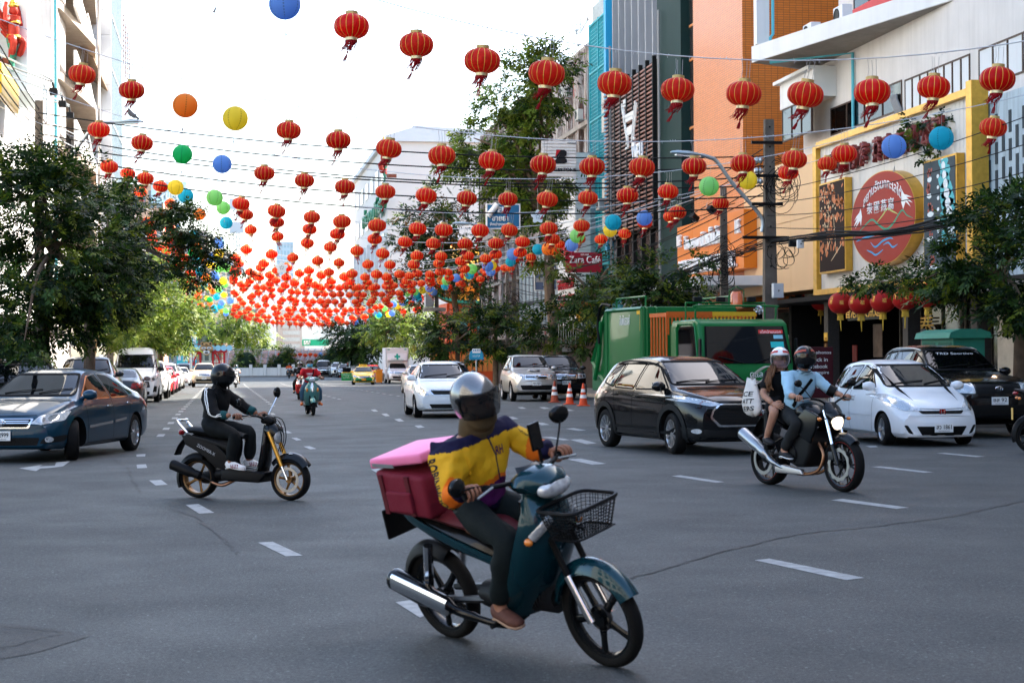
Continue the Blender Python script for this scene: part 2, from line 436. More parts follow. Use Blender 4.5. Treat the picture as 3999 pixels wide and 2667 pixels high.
# --- corner shop building with the round red sign
XW,XS=20.5,19.2
b=thing('corner_shop_building','weathered white corner building with oval red sign and projecting slab','building',(XW,50,0))
b.location=(0,0,0)
yA=yz(3140,800,XW)[0];yS0,yS1=yz(3200,900,XS)[0],yz(3792,900,XS)[0];yB=yz(2905,900,XS)[0]
MB().box((XW,30,3.7),(34,yA,11.7)).build('wall',WWALL,b)
MB().box((XW+.55,30,11.75),(34,57.4,20)).build('upper_wall',WWALL,b)
zs=onx(2952,240,18.0).z
sp=[(17.95,57.5),(XW+.6,59.2),(XW+.6,46.0),(XW-.05,46.6)]
sl_=MB().prism(sp,lambda u,v,t:(u,v,zs+t*.55)).build('slab',WCLEAN,b)
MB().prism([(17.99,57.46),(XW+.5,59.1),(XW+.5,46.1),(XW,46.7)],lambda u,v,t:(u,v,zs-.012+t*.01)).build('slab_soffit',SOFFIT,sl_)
MB().box((18.0,57.05,zs+.56),(18.45,57.4,20),ch=.01).build('pier',WCLEAN,b)
MB().tube([(18.55,56.98,20),(18.55,56.98,zs+.9),(18.4,56.8,zs+.75),(18.4,56.8,zs-.1),(20.42,54.4,zs-.15),(20.42,54.4,4)],.055,8).build('drain_pipe',mat('blue pipe',(.10,.42,.50),.5),b,True)
r=[47,55.6];sill=MB().box((XW+.35,46,zs+1.02),(XW+.56,56.2,zs+1.5),ch=.02).build('red_ledge',mat('red ledge',(.55,.06,.06),.55,var=.1),b)
winX(b,XW+.55,46.0,55.9,zs+1.52,16.5,7)
for px in(3178,3300):
 q=onx(px,60,19.8);a=MB().box((19.55,q.y-.42,zs+.56),(19.9,q.y+.42,zs+1.16),ch=.02).build('air_conditioner',WCLEAN,b)
 MB().lathe([(.24,0),(.24,.02),(.20,.025),(.05,.026),(.001,.026)],20,0,(0,0,0),'x').build('fan_grille',mat('fan dark',(.03,.03,.03),.6),a,False,None,Matrix.Translation((19.52,q.y+.08,zs+.86)))
zA,zB=onx(3248,425,XW).z,onx(3248,532,XW).z
winX(b,XW,yz(3525,500,XW)[0],yz(3246,500,XW)[0],zB,zA,4,panes=[GLASS])
shut=mat('white shutter',(.6,.62,.63),.6,streak=.15)
zA,zB=onx(3537,313,XW).z,onx(3537,450,XW).z
winX(b,XW,yz(3790,300,XW)[0],yz(3535,300,XW)[0],zB,zA,8,panes=[shut],t=.055)
winX(b,XW,36,yz(3825,300,XW)[0],zB,zA,10,panes=[shut],t=.055)
MB().box((XW-.8,yA-3.4,onx(3140,430,XW).z),(XW,yA+.2,onx(3140,330,XW).z),ch=.01).build('bay',WCLEAN,b)
MB().box((XW-1.0,yA-3.4,onx(3140,331,XW).z),(XW,yA+.4,onx(3140,318,XW).z)).build('bay_cap',WCLEAN,b)
winX(b,XW-.8,yA-3.2,yA-.1,onx(3140,560,XW).z,onx(3140,432,XW).z,3)
cb=MB()
for i in range(5):
 y=onx(3500+i*5,300,XW).y;cb.tube([(XW-.06,y+.25,9.6),(XW-.08,y+.2,9.45),(XW-.07,y-.1,9.1),(XW-.07,y,8.7),(XW-.07,y,7.2)],.045,6)
cb.build('conduit_bundle',mat('grey conduit',(.22,.22,.22),.6),b,True)['kind']='stuff'
z0,z1=onx(3200,1135,XS).z,onx(3247,551,XS).z
bz=onx(2905,1162,XS).z
for i in range(3):
 ya,yb_=yB+(yS0+.2-yB)*i/3,yB+(yS0+.2-yB)*(i+1)/3
 for j in range(2):MB().box((XS,min(ya,yb_)+.008,bz+j*2.42+.008),(XW-.02,max(ya,yb_)-.008,bz+(j+1)*2.42-.008-j*.35),ch=.006).build('cladding_panel',BEIGE,b)
n=46
pr=MB()
for i in range(n):
 y=yS1+(yS0-yS1)*i/n;w=(yS0-yS1)/n
 pr.box((XS+.05,y+.006,z0),(XS+.3,y+w-.006,z1-.1))
pr.build('ribbed_panel',RIBW,b)['kind']='stuff'
MB().box((XS+.065,yS1,z0),(XW,yS0,z1-.1)).build('panel_backing',RIBW,b)
for nm,lo,hi in(('frame_left',(XS-.12,yS0-.02,z0-.15),(XS+.35,yS0+.3,z1)),('frame_right',(XS-.12,yS1-.35,z0-.15),(XS+.35,yS1,z1+.25)),('frame_bottom',(XS-.12,yS1,z0-.16),(XS+.3,yS0-.03,z0+.02)),('frame_top',(XS-.12,yS1,z1-.12),(XS+.3,yS0-.03,z1+.08))):
 MB().box(lo,hi,ch=.01).build('sign_frame',GOLD,b)
yl,yr=yz(3325,870,XS-.3)[0],yz(3578,850,XS-.3)[0];zt,zb_=onx(3470,662,XS-.3).z,onx(3450,1036,XS-.3).z
cy,cz,ry,rz_=(yl+yr)/2,(zt+zb_)/2,(yl-yr)/2,(zt-zb_)/2
ov=[(ry*math.cos(a),rz_*math.sin(a))for a in np.linspace(0,2*math.pi,65)[:-1]]
sg=MB().prism(ov,lambda u,v,t:(XS+.05-.36*t,cy+u,cz+v)).build('oval_sign',GOLD,b,True,30)
MB().prism([(u*.985,v*.985)for u,v in ov],lambda u,v,t:(XS-.305-.012*t,cy+u,cz+v)).build('sign_face',REDS,sg)
Xf=XS-.32
def P_(u,v):return(Xf,cy-u*ry,cz+v*rz_)
def ribbon(pts,w,m,name='motif'):
 C=catmull([(a,c_,0)for a,c_ in pts],8);mb=MB();V=[]
 for i,p in enumerate(C):
  t=C[min(i+1,len(C)-1)]-C[max(i-1,0)];nrm=Vector((-t.y*rz_,t.x*ry,0)).normalized();k_=w*math.sin(math.pi*min(.97,max(.06,i/(len(C)-1))))**.6
  V+=[(Xf,cy-p.x*ry-nrm.x*k_,cz+p.y*rz_+nrm.y*k_),(Xf,cy-p.x*ry+nrm.x*k_,cz+p.y*rz_-nrm.y*k_)]
 mb.add(V,[(2*i,2*i+1,2*i+3,2*i+2)for i in range(len(C)-1)]).build(name,m,sg)
T=lambda x,y:((x-565)/472,-(y-790)/700)
GRN=mat('sign green',(.02,.28,.16),.5);LGRN=mat('sign light green',(.42,.50,.14),.5);SBL=mat('sign blue',(.02,.33,.60),.5)
ribbon([T(140,1005),T(300,860),T(420,782),T(520,880),T(630,965),T(730,900),T(850,740),T(920,820),T(1000,880)],.035,GRN)
ribbon([T(500,835),T(580,750),T(650,670),T(720,720),T(800,780)],.03,LGRN)
ribbon([T(180,1065),T(330,1030),T(500,1022)],.03,SBL);ribbon([T(400,1120),T(470,1200),T(580,1130),T(680,1105),T(730,1128)],.03,SBL)
ribbon([T(585,1190),T(660,1170),T(720,1245),T(790,1215)],.028,SBL);ribbon([T(340,1228),T(410,1270),T(480,1320),T(585,1258)],.028,SBL)
for bird in([(250,575),(262,640),(270,700),(252,848),(240,760),(160,868),(205,760),(135,838),(195,705),(145,748),(185,680),(230,630)],[(858,445),(885,510),(920,530),(990,578),(915,560),(1003,665),(925,610),(976,716),(905,625),(872,725),(845,620),(855,520)]):
 P2=[Vector(T(*q))for q in bird];V,E,Fc,*_=delaunay_2d_cdt(P2,[(i,(i+1)%len(P2))for i in range(len(P2))],[],1,1e-6)
 MB().add([P_(v.x,v.y)for v in V],[tuple(f)for f in Fc]).build('swallow_motif',WLET,sg)
u0,v0=T(545,590);text('lettering','泰國燕窩',WLET,sg,P_(u0,v0-.02),(0,-1,0),(0,0,1),width=ry*.84,height=rz_*.26,ext=.006,bold=.012,spacing=1.25)
text('lettering','สยามรังนกทะเลใต้',WLET,sg,P_(.02,.50),(0,-1,0),(0,0,1),width=ry*1.2,height=rz_*.26,ext=.006,bold=.012,warp=lambda u,v:(u,v+.34*rz_*(1-(u/(ry*.6))**2)-.12))
for ch_,px,py in zip('泰國南海燕窩有限公司',(3264,3303,3345,3385,3437,3481,3524,3574,3626,3673),(640,624,615,604,600,574,560,548,540,517)):
 p=onx(px,py,XS-.02);text('raised_character',ch_,RLET,b,(XS-.02,p.y,onx(3264,640,XS).z),UXR,UZ,width=.62,height=.74,ext=.14,bold=.03)
for nm,a,c_,mm in(('poster',(3202,727),(3298,1064),'a'),('poster',(3610,640),(3733,1060),'b')):
 yy0,yy1=yz(c_[0],900,XS-.2)[0],yz(a[0],900,XS-.2)[0];zz1=onx(a[0],a[1],XS-.2).z;zz0=onx(a[0],c_[1],XS-.2).z
 fr=MB().box((XS-.2,yy0-.06,zz0-.06),(XS+.04,yy1+.06,zz1+.06),ch=.01).build('poster_frame',GOLD,b)
 if mm=='a':pm=[mat('poster dark',(.02,.008,.005),.7,spec=.15),mat('poster orange',(.5,.13,.02),.4),mat('poster ivory',(.65,.48,.28),.4)]
 else:pm=[mat('poster grey',(.06,.08,.09),.7,spec=.15),mat('poster teal',(.05,.42,.46),.4),mat('poster white',(.7,.76,.76),.4),mat('poster red',(.35,.06,.04),.4)]
 MB().box((XS-.212,yy0,zz0),(XS-.2,yy1,zz1)).build('print',pm[0],fr)
 H_,W_=zz1-zz0,yy1-yy0;q=random.Random(5);parts={}
 def blob(mi,u,v,a_,b2,rot=0,n_=9):
  P=[]
  for i in range(n_):
   t=2*math.pi*i/n_;x,y=a_*math.cos(t)*q.uniform(.8,1.1),b2*math.sin(t)*q.uniform(.8,1.1)
   x,y=x*math.cos(rot)-y*math.sin(rot),x*math.sin(rot)+y*math.cos(rot)
   P.append((XS-.2125-.0006*len(parts)-.0004*mi,yy1-min(W_,max(0,u*W_+x)),zz0+min(H_,max(0,v*H_+y))))
  parts.setdefault(mi,MB()).add(P,[tuple(range(n_))])
 if mm=='a':
  for i in range(110):blob(1,q.uniform(.03,.97),q.uniform(.1,.97)**.8,q.uniform(.03,.16),q.uniform(.03,.12),q.uniform(0,3))
  for i in range(45):blob(2,q.gauss(.35,.2),q.gauss(.72,.15),q.uniform(.02,.07),q.uniform(.02,.06),q.uniform(0,3))
  for a_,c2 in(((.15,.15),(.75,.55)),((.7,.1),(.55,.75)),((.3,.05),(.42,.95)),((.45,.1),(.95,.3))):blob(2,(a_[0]+c2[0])/2,(a_[1]+c2[1])/2,.02,H_*.25,math.atan2((c2[1]-a_[1])*H_,(c2[0]-a_[0])*W_)-math.pi/2)
 else:
  for i in range(9):v=.97-i*.085;blob(1,.62+i*.03+q.uniform(-.04,.04),v,.34+i*.03,.2+i*.02);blob(2,.60+i*.035,v+.05,.13+i*.012,.10+i*.012)
  for i,(u,v)in enumerate(((.2,.9),(.18,.75),(.22,.58),(.2,.35),(.28,.08))):blob(2,u,v-.06,.16+i*.03,.08);[blob(3,u+q.uniform(-.07,.07),v+q.uniform(-.03,.05),.06,.05)for _ in range(10)]
  for i in range(8):blob(2,.47,.85-i*.1,.09,.06);blob(0,.47,.855-i*.1,.07,.045)
 for mi,mb in parts.items():mb.build('print_motif',pm[mi],fr)['kind']='stuff'
MB().box((XS-.1,30,z0-.32),(27,yB,z0-.17)).build('canopy',mat('canopy dark',(.012,.010,.009),.8),b)
MB().box((24.5,30,.14),(25,yA,z0)).build('back_wall',DARKIN,b)
MB().box((20,yA,.14),(25,yA+.3,z0)).build('side_wall',DARKIN,b)
COLM=mat('granite column',(.05,.045,.042),.5,var=.3,scale=14)
for px in(3248,3560,3830):
 p=onx(px,1300,20.2);cl=MB().box((20.0,p.y-.2,.14),(20.4,p.y+.2,z0-.3),ch=.015).build('column',COLM,b)
 if px==3248:
  for z,h_,mm,tx in((onx(px,1330,20).z,.55,'y','ร้านอาหาร'),(onx(px,1380,20).z,.85,'r','恭喜發財')):
   st=MB().box((19.985,p.y-.17,z-h_/2),(19.996,p.y+.17,z+h_/2)).build('notice',mat('notice '+mm,(.75,.42,.04)if mm=='y' else(.5,.03,.02),.5),cl)
   if mm=='y':text('lettering',tx,RLET,st,(19.98,p.y,z+.08),UXR,UZ,width=.28,height=.12,ext=.002);text('lettering','出售燕窩',RLET,st,(19.98,p.y,z-.13),UXR,UZ,width=.28,height=.1,ext=.002)
   else:text('lettering','\n'.join(tx),GLET,st,(19.98,p.y,z),UXR,UZ,width=.14,height=.7,ext=.002)
shopg=mat('shop glass',(.004,.004,.0045),.08,spec=.4)
for i in range(7):
 y=yS1+1+i*1.75;MB().box((22.6,y,.2),(22.65,y+1.62,z0-.35)).build('glass_door',shopg,b);MB().box((22.55,y+1.63,.15),(22.7,y+1.73,z0-.33)).build('door_post',mat('door post',(.12,.10,.08),.4),b)
p=onx(3720,1275,23.4);text('lettering','泰',GLET,b,(22.5,p.y,p.z),UXR,UZ,width=1.3,height=.75,ext=.02)
MB().box((19.9,onx(3425,1210,19.9).y-.2,z0-1.0),(20.0,onx(3318,1210,19.9).y+.2,z0-.34)).build('name_board',mat('board dark green',(.02,.025,.02),.5),b)
text('lettering','香港沙煲魚翅',GLET,b,(19.88,(onx(3425,1210,19.9).y+onx(3318,1210,19.9).y)/2,z0-.68),UXR,UZ,width=3.0,height=.5,ext=.02)
# --- hotel tower, tiled orange
m,nt,pb=_nodes('orange tile');L=nt.links.new
tc=nt.nodes.new('ShaderNodeTexCoord');sx=nt.nodes.new('ShaderNodeSeparateXYZ');L(tc.outputs['Object'],sx.inputs[0])
ad=nt.nodes.new('ShaderNodeMath');L(sx.outputs[0],ad.inputs[0]);L(sx.outputs[1],ad.inputs[1]);cbx=nt.nodes.new('ShaderNodeCombineXYZ');L(ad.outputs[0],cbx.inputs[0]);L(sx.outputs[2],cbx.inputs[1])
br=nt.nodes.new('ShaderNodeTexBrick');L(cbx.outputs[0],br.inputs['Vector'])
br.inputs['Color1'].default_value=(.68,.20,.028,1);br.inputs['Color2'].default_value=(.60,.17,.02,1);br.inputs['Mortar'].default_value=(.20,.06,.02,1)
br.inputs['Scale'].default_value=1;br.inputs['Mortar Size'].default_value=.007;br.inputs['Brick Width'].default_value=.25;br.inputs['Row Height'].default_value=.09;br.offset=0
L(br.outputs[0],pb.inputs['Base Color']);pb.inputs['Roughness'].default_value=.38
bpn=nt.nodes.new('ShaderNodeBump');bpn.inputs['Distance'].default_value=.01;bpn.invert=True;L(br.outputs['Fac'],bpn.inputs['Height']);L(bpn.outputs[0],pb.inputs['Normal'])
OTILE=m
XT=19.5
yT0,yT1=yz(2900,300,XT)[0],yz(2708,300,XT)[0]
h=thing('hotel_tower','tall orange tiled hotel tower with raised letter sign','building')
MB().box((XT,yT0,3.4),(29,yT1,36)).build('tiled_wall',OTILE,h)
zW=[16.5+i*3.4 for i in range(6)]
for z in zW[1:]:
 for i in range(2):winX(h,0,0,.1,0,.1,1)if False else None
yG=yz(2673,300,XT)[0]
MB().box((XT+.25,yT1,3.4),(29,yG,36)).build('stair_glazing',mat('brown glass',(.03,.025,.025),.12,spec=.7),h)
for i in range(22):MB().box((XT+.2,yT1+.02,4+i*1.45),(XT+.26,yG-.02,4.1+i*1.45)).build('glazing_bar',mat('orange metal',(.55,.22,.08),.4),h)
XH=18.7
ya,yb_=yz(2645,950,XH)[0],yz(2905,950,XH)[0];zt,zb_=onx(2645,890,XH).z,onx(2645,1092,XH).z
ho=mat('orange sign metal',(.64,.17,.015),.35,var=.06,scale=1.5)
for i in range(4):
 a,c_=yb_+(ya-yb_)*i/4,yb_+(ya-yb_)*(i+1)/4;MB().box((XH,a+.006,zb_),(XT+.3,c_-.006,zt),ch=.01).build('sign_panel',ho,h)
cy=(ya+yb_)/2;LW=ya-yb_
text('raised_letters','โรงแรม',WLET,h,(XH-.01,cy+.1+LW*.20,zt-.75),UXR,UZ,width=LW*.24,height=.55,ext=.16,bold=.012)
text('raised_letters','นิวเอ็มไพร์',WLET,h,(XH-.01,cy+.1-LW*.12,zt-.72),UXR,UZ,width=LW*.34,height=.7,ext=.16,bold=.012)
text('raised_letters','NEW EMPIRE HOTEL',WLET,h,(XH-.01,cy,zt-1.75),UXR,UZ,width=LW*.84,height=.62,ext=.16,bold=.015)
text('raised_letters','京 大',WLET,h,(XH-.01,cy,zt-2.75),UXR,UZ,width=LW*.30,height=.55,ext=.12)
for y in(ya-.55,yb_+.55):text('emblem','NE',WLET,h,(XH-.01,y,zt-.6),UXR,UZ,width=.55,height=.5,ext=.1)
zc=onx(2700,1120,16.8).z
MB().box((16.8,yb_-1,zc),(XT+.3,ya+1.2,zc+.35),ch=.02).build('entrance_canopy',WCLEAN,h)
MB().box((21.5,yA+.4,.14),(22,71,zc)).build('lobby_wall',DARKIN,h)
for i in range(6):MB().box((21.4,yA+1+i*1.7,.2),(21.45,yA+2.5+i*1.7,zc-.5)).build('lobby_window',shopg,h)
fl=MB()
# --- dark green block
yE=yz(2580,300,XT)[0]
g_=thing('dark_green_building','plain dark green building beside the orange hotel tower','building')
MB().box((XT-.15,yG+.02,3.2),(28,yE,34)).build('wall',mat('dark green render',(.007,.028,.026),.7,var=.15,scale=.7,streak=.25,dirt=(.005,.015,.015)),g_)
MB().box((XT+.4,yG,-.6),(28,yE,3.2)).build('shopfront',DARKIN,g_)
# --- building with grey fins and the brown slat screen
yD=yz(2382,300,XT)[0]
s_=thing('slatted_building','grey finned building with brown slat screen and white logo','building')
FIN=mat('grey fin render',(.33,.34,.36),.75,var=.1,scale=.6,streak=.2)
MB().box((XT+.6,yE+.02,3.2),(28,yD,30)).build('wall',mat('grey recess',(.16,.17,.19),.8),s_)
for i in range(8):
 y=yE+.1+(yD-yE-.2)*i/7.4;MB().box((XT+.02,y,9),(XT+.6,y+.16,26.5),ch=.005).build('fin',FIN,s_)
MB().box((XT-.05,yE+.02,26.5),(XT+.6,yD,27.6)).build('fascia',FIN,s_)
XB=XT-.35
BRN=mat('brown slat',(.24,.105,.075),.5,var=.1);BRND=mat('black steel',(.004,.004,.004),.6)
z0_,z1_=onx(2480,900,XB).z,onx(2480,275,XB).z
NP=8
for i in range(NP):
 a,c_=yE+(yD-yE)*i/NP,yE+(yD-yE)*(i+1)/NP;mb=MB();nn=int((z1_-z0_)/.2)
 for j in range(nn):mb.box((XB,a+.1,z0_+j*.2),(XB+.1,c_-.04,z0_+j*.2+.085))
 mb.build('slat_screen',BRN,s_)['kind']='stuff'
 MB().box((XB-.03,a-.02,z0_-.1),(XB+.15,a+.1,z1_+.1)).build('screen_post',BRND,s_)
MB().box((XB+.25,yE+.02,z0_-.1),(XB+.28,yD,z1_)).build('screen_backing',BRND,s_)
Q=lambda x,y:onx(2380+x*.1913,350+y*.1913,XB-.06)
def bar(pts,w,name='logo_bar'):
 mb=MB()
 for a,c_ in zip(pts[:-1],pts[1:]):
  a,c_=Q(*a),Q(*c_);d=(c_-a).normalized();nn=Vector((1,0,0)).cross(d)*w
  mb.add([a+nn,c_+nn,c_-nn,a-nn]+[q+Vector((.08,0,0))for q in(a+nn,c_+nn,c_-nn,a-nn)],[(0,1,2,3),(4,5,6,7),(0,1,5,4),(1,2,6,5),(2,3,7,6),(3,0,4,7)])
 mb.build(name,WLET,s_)
bar([(242,290),(242,370),(345,1050)],.05);bar([(320,240),(275,270)],.1);bar([(320,330),(272,360),(272,390),(365,1040),(365,1190),(318,1215)],.05)
bar([(345,1050),(330,1130)],.05);bar([(545,280),(470,1010),(500,1000)],.05);bar([(512,240),(440,1050),(430,1080)],.05);bar([(300,580),(475,480)],.10);bar([(305,650),(465,560)],.10)
bar([(350,830),(465,760)],.10);bar([(362,910),(458,850)],.10);bar([(450,1130),(505,1100)],.09)
p=Q(575,1290);text('raised_letters','WELL',WLET,s_,(XB-.02,p.y,p.z),UXR,UZ,width=abs(Q(445,1300).y-Q(690,1300).y),height=.85,ext=.06,bold=.02)
wt,wb=onx(2480,905,XT).z,onx(2480,1085,XT).z
GLR=mat('reflection tinted glass',(.10,.07,.065),.06,spec=.9)  # pinkish street reflection is put into the glass colour
for i in range(6):
 a,c_=yE+(yD-yE)*i/6,yE+(yD-yE)*(i+1)/6;MB().box((XT+.1,a+.08,wb),(XT+.14,c_-.08,wt)).build('glass_bay',GLR,s_);MB().box((XT-.1,a-.07,wb-.2),(XT+.3,a+.07,wt+.3)).build('bay_mullion',BRND,s_)
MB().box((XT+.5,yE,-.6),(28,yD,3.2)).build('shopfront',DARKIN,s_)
# --- teal mesh building
yC=yz(2305,300,XT)[0]
t_=thing('teal_mesh_building','narrow shophouse behind a bright teal metal mesh','building')
TEAL=mat('teal paint',(.02,.30,.36),.5,var=.1);TEALW=mat('teal wall',(.03,.22,.28),.7,var=.2,scale=1.2)
MB().box((XT+.5,yD+.02,3),(28,yC,21.5)).build('wall',TEALW,t_)
MB().box((XT-.2,yD+.02,7),(XT+.5,yD+.5,20.6)).build('blue_edge',mat('bright blue',(.02,.30,.55),.5),t_)
mb=MB();zt=onx(2305,105,XT).z;ny=34
for i in range(ny+1):y=yD+.5+(yC-yD-.5)*i/ny;mb.box((XT-.01,y-.018,6.5),(XT+.01,y+.018,zt))
for j in range(int((zt-6.5)/.2)):mb.box((XT-.014,yD+.5,6.5+j*.2),(XT+.014,yC,6.5+j*.2+.035))
mb.build('wire_mesh',TEAL,t_)['kind']='stuff'
for i in range(3):y=yD+.5+(yC-yD-.5)*i/2;MB().box((XT-.06,y-.06,6),(XT+.06,y+.06,zt+.1)).build('mesh_post',TEAL,t_)
for z in np.linspace(6.4,zt,6):MB().box((XT-.055,yD+.4,z-.05),(XT+.055,yC,z+.05)).build('mesh_rail',TEAL,t_)
for z in(13.2,8.2):MB().box((XT-.03,yD+.6,z),(XT-.018,yD+1.9,z+2.6)).build('patch_sheet',mat('rusty white sheet',(.52,.54,.50),.6,streak=.5,dirt=(.35,.13,.04)),t_)
mb=MB()
for i in range(40):y=yD+.2+(yC-yD-.2)*i/40;mb.tube([(XT+.1,y,zt+.1),(XT+.1,y,zt+1.0)],.015,4)
mb.build('roof_railing',STEEL,t_)['kind']='stuff'
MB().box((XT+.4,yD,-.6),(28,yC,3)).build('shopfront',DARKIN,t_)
d=thing('satellite_dish','black mesh satellite dish on the old roof','dish',onx(2252,120,XT+1.5))
mb=MB()
for k_ in range(12):
 a=2*math.pi*k_/12;mb.tube([(0,0,0)]+[(r_*math.cos(a),r_*math.sin(a),.42*r_*r_)for r_ in(.3,.6,.9)],.012,4)
for r_ in(.45,.9):mb.tube([(r_*math.cos(a),r_*math.sin(a),.42*r_*r_)for a in np.linspace(0,2*math.pi,25)],.012,4)
mb.lathe([(.9,.34),(.6,.151),(.3,.04),(.01,0)],24)
o=mb.build('dish',mat('dish mesh',(.05,.05,.05),.6,alpha=.55),d);o.rotation_euler=(R(40),R(-30),0)
MB().tube([(0,0,0),(.1,-.05,-1.3)],.04,6).build('mast',STEEL,d)
MB().tube([(.3,.1,.0),(.75,.2,.7)],.02,5).build('feed_arm',STEEL,d);MB().lathe([(.001,0),(.09,0),(.09,.22),(.001,.22)],12,0,(.75,.2,.68)).build('feed_horn',WCLEAN,d)
for px,hh in((2268,3.2),(2306,2.4)):
 q=onx(px,130,XT+2);a=thing('tv_aerial','thin TV aerial above the old roof' if hh>3 else 'shorter TV aerial beside the teal mesh roof','aerial',q)
 MB().tube([(0,0,-1),(0,0,hh)],.018,5).build('mast',STEEL,a)
 for j in range(3):MB().tube([(-.2,-1.1+.2*j,hh-.3-j*.5),(.2,1.2-.3*j,hh-.15-j*.5)],.012,4).build('boom',STEEL,a)
# --- weathered corrugated building
yF=yz(1872,900,XT)[0]
w_=thing('weathered_shophouse','rain-stained corrugated shophouse row with peeling red and white paint','building')
m,nt,pb=_nodes('peeling corrugated wall');L=nt.links.new;tc=nt.nodes.new('ShaderNodeTexCoord')
def nz_(sc,st):
 mp=nt.nodes.new('ShaderNodeMapping');mp.inputs['Scale'].default_value=st;L(tc.outputs['Object'],mp.inputs[0]);n_=nt.nodes.new('ShaderNodeTexNoise');n_.inputs['Scale'].default_value=sc;n_.inputs['Detail'].default_value=9;n_.inputs['Roughness'].default_value=.68;L(mp.outputs[0],n_.inputs[0]);return n_.outputs[0]
r1=nt.nodes.new('ShaderNodeValToRGB');e=r1.color_ramp.elements
for pos,c_ in((.30,(.012,.010,.009)),(.44,(.10,.06,.045)),(.50,(.42,.40,.38)),(.56,(.15,.09,.07)),(.62,(.5,.5,.49)),(.70,(.07,.05,.04))):
 el=e.new(pos);el.color=(*c_,1)
e.remove(e[0]);e.remove(e[-1]);L(nz_(1.5,(1,1.4,.16)),r1.inputs[0])
r2=nt.nodes.new('ShaderNodeMapRange');r2.inputs[1].default_value=.60;r2.inputs[2].default_value=.64;L(nz_(1.1,(1,1,.4)),r2.inputs[0])
mx=nt.nodes.new('ShaderNodeMix');mx.data_type='RGBA';L(r2.outputs[0],mx.inputs[0]);L(r1.outputs[0],mx.inputs[6]);mx.inputs[7].default_value=(.33,.03,.025,1);L(mx.outputs[2],pb.inputs['Base Color']);pb.inputs['Roughness'].default_value=.85
PEEL=m
zr=onx(2290,150,XT).z
MB().box((XT+.35,yC+.02,3),(28,yF,zr)).build('wall',PEEL,w_)
nb=40
for i in range(nb):
 y=yC+(yF-yC)*(i+.5)/nb;MB().box((XT+.05+.1*(i%3),y-.2,3.4),(XT+.36,y+.2,zr-.3-.5*(i%4==0))).build('corrugated_sheet',PEEL,w_)
for z in(6.8,10.4,14.2):MB().box((XT+.0,yC+.02,z),(XT+.4,yF,z+.25)).build('floor_beam',CONC,w_)
BLS=mat('blue grey shutter',(.26,.31,.34),.6,streak=.4,dirt=(.07,.06,.05))
for i in range(12):
 y=yz(2030,1100,XT)[0]-i*(yz(2030,1100,XT)[0]-yz(2225,1100,XT)[0])/12
 MB().box((XT-.05,y-.8,3.4),(XT+.06,y-.05,8.2),ch=.01).build('shutter',BLS,w_)
MB().box((XT+.3,yC,-.6),(28,yF,3)).build('shopfront',mat('dim shopfront',(.05,.035,.028),.8,var=.3,scale=2),w_)
for i in range(9):y=yC+2+i*4.3;MB().box((XT-1.6,y,2.75),(XT+.3,y+3.9,2.85)).build('awning',CONC,w_)
MB().box((XT+.02,yF-.02,3),(28,yF+.4,zr-1)).build('end_wall',mat('black end wall',(.02,.02,.02),.9,streak=.3),w_)
# ------------------------------------------------------------------ signs hung on the right-hand facades
def signY(name,label,a,c_,Y,m,d=.12,frame=None):
 t=thing(name,label,'sign');boxY('board',Y,a,c_,d,m,t,.01)
 if frame:
  p,q=ony(*a,Y),ony(*c_,Y);x0,x1,z0,z1=min(p.x,q.x),max(p.x,q.x),min(p.z,q.z),max(p.z,q.z)
  for lo,hi in(((x0-.05,Y-.03,z0-.05),(x1+.05,Y+d,z0)),((x0-.05,Y-.03,z1),(x1+.05,Y+d,z1+.05)),((x0-.05,Y-.03,z0),(x0,Y+d,z1)),((x1,Y-.03,z0),(x1+.05,Y+d,z1))):MB().box(lo,hi).build('frame',frame,t)
 return t
def lett(t,txt,a,c_,Y,m,ext=.03,**k_):
 c,w,h=midY(a,c_,Y);return text('lettering',txt,m,t,(c[0],Y-.008,c[2]),(1,0,0),UZ,width=w,height=h,ext=ext,**k_)
BLET=mat('black lettering',(.01,.01,.012),.5);RSIG=mat('bright red lettering',(.45,.015,.02),.5)
Y=79
t=thing('tyre_shop_sign','white slatted tyre sign with black and red B emblem','sign')
for i in range(11):boxY('slat',Y,(2117,552+i*12.6),(2250,552+(i+1)*12.6-1.6),.06,WCLEAN,t,.006)
boxY('backing',Y+.07,(2115,550),(2252,692),.1,WWALL,t)
lett(t,'BRIDGESTONE',(2121,656),(2250,671),Y-.01,BLET,bold=.02);lett(t,'สยามยางรถยนต์',(2215,556),(2248,562),Y-.01,BLET,.01)
E=lambda x,y:(2000+x*.574,y*.574)
def flat(t,pts,Y,m,name='emblem'):
 P2=[Vector((ony(*q,Y).x,ony(*q,Y).z))for q in pts];V,E_,Fc,*_=delaunay_2d_cdt(P2,[(i,(i+1)%len(P2))for i in range(len(P2))],[],1,1e-6)
 return MB().add([(v.x,Y,v.y)for v in V],[tuple(f)for f in Fc]).build(name,m,t)
flat(t,[E(*q)for q in((300,1020),(355,1020),(372,1035),(370,1060),(352,1072),(372,1085),(374,1105),(355,1115),(268,1115),(330,1050),(300,1078))],Y-.03,BLET)
flat(t,[E(*q)for q in((300,1022),(330,1022),(290,1075),(298,1050))],Y-.034,RSIG)
t=thing('advertising_panel','tall white clapboard panel with small red letters','sign');XP,YP=18.4,84.5
pa,pb_=onx(2178,1000,XP),onx(2246,1000,XP)
for i in range(34):
 z=3.2+i*.27;MB().box((XP,pb_.y,z),(XP+.08,pa.y,z+.25),ch=.004).build('board',WCLEAN,t);q=ony(2305,900,pb_.y);MB().box((XP+.02,pb_.y-.08,z),(q.x,pb_.y-.01,z+.25),ch=.004).build('board',WCLEAN,t)
MB().box((XP+.09,pb_.y,3.1),(XP+1.2,pa.y,12.4)).build('frame',STEEL,t)
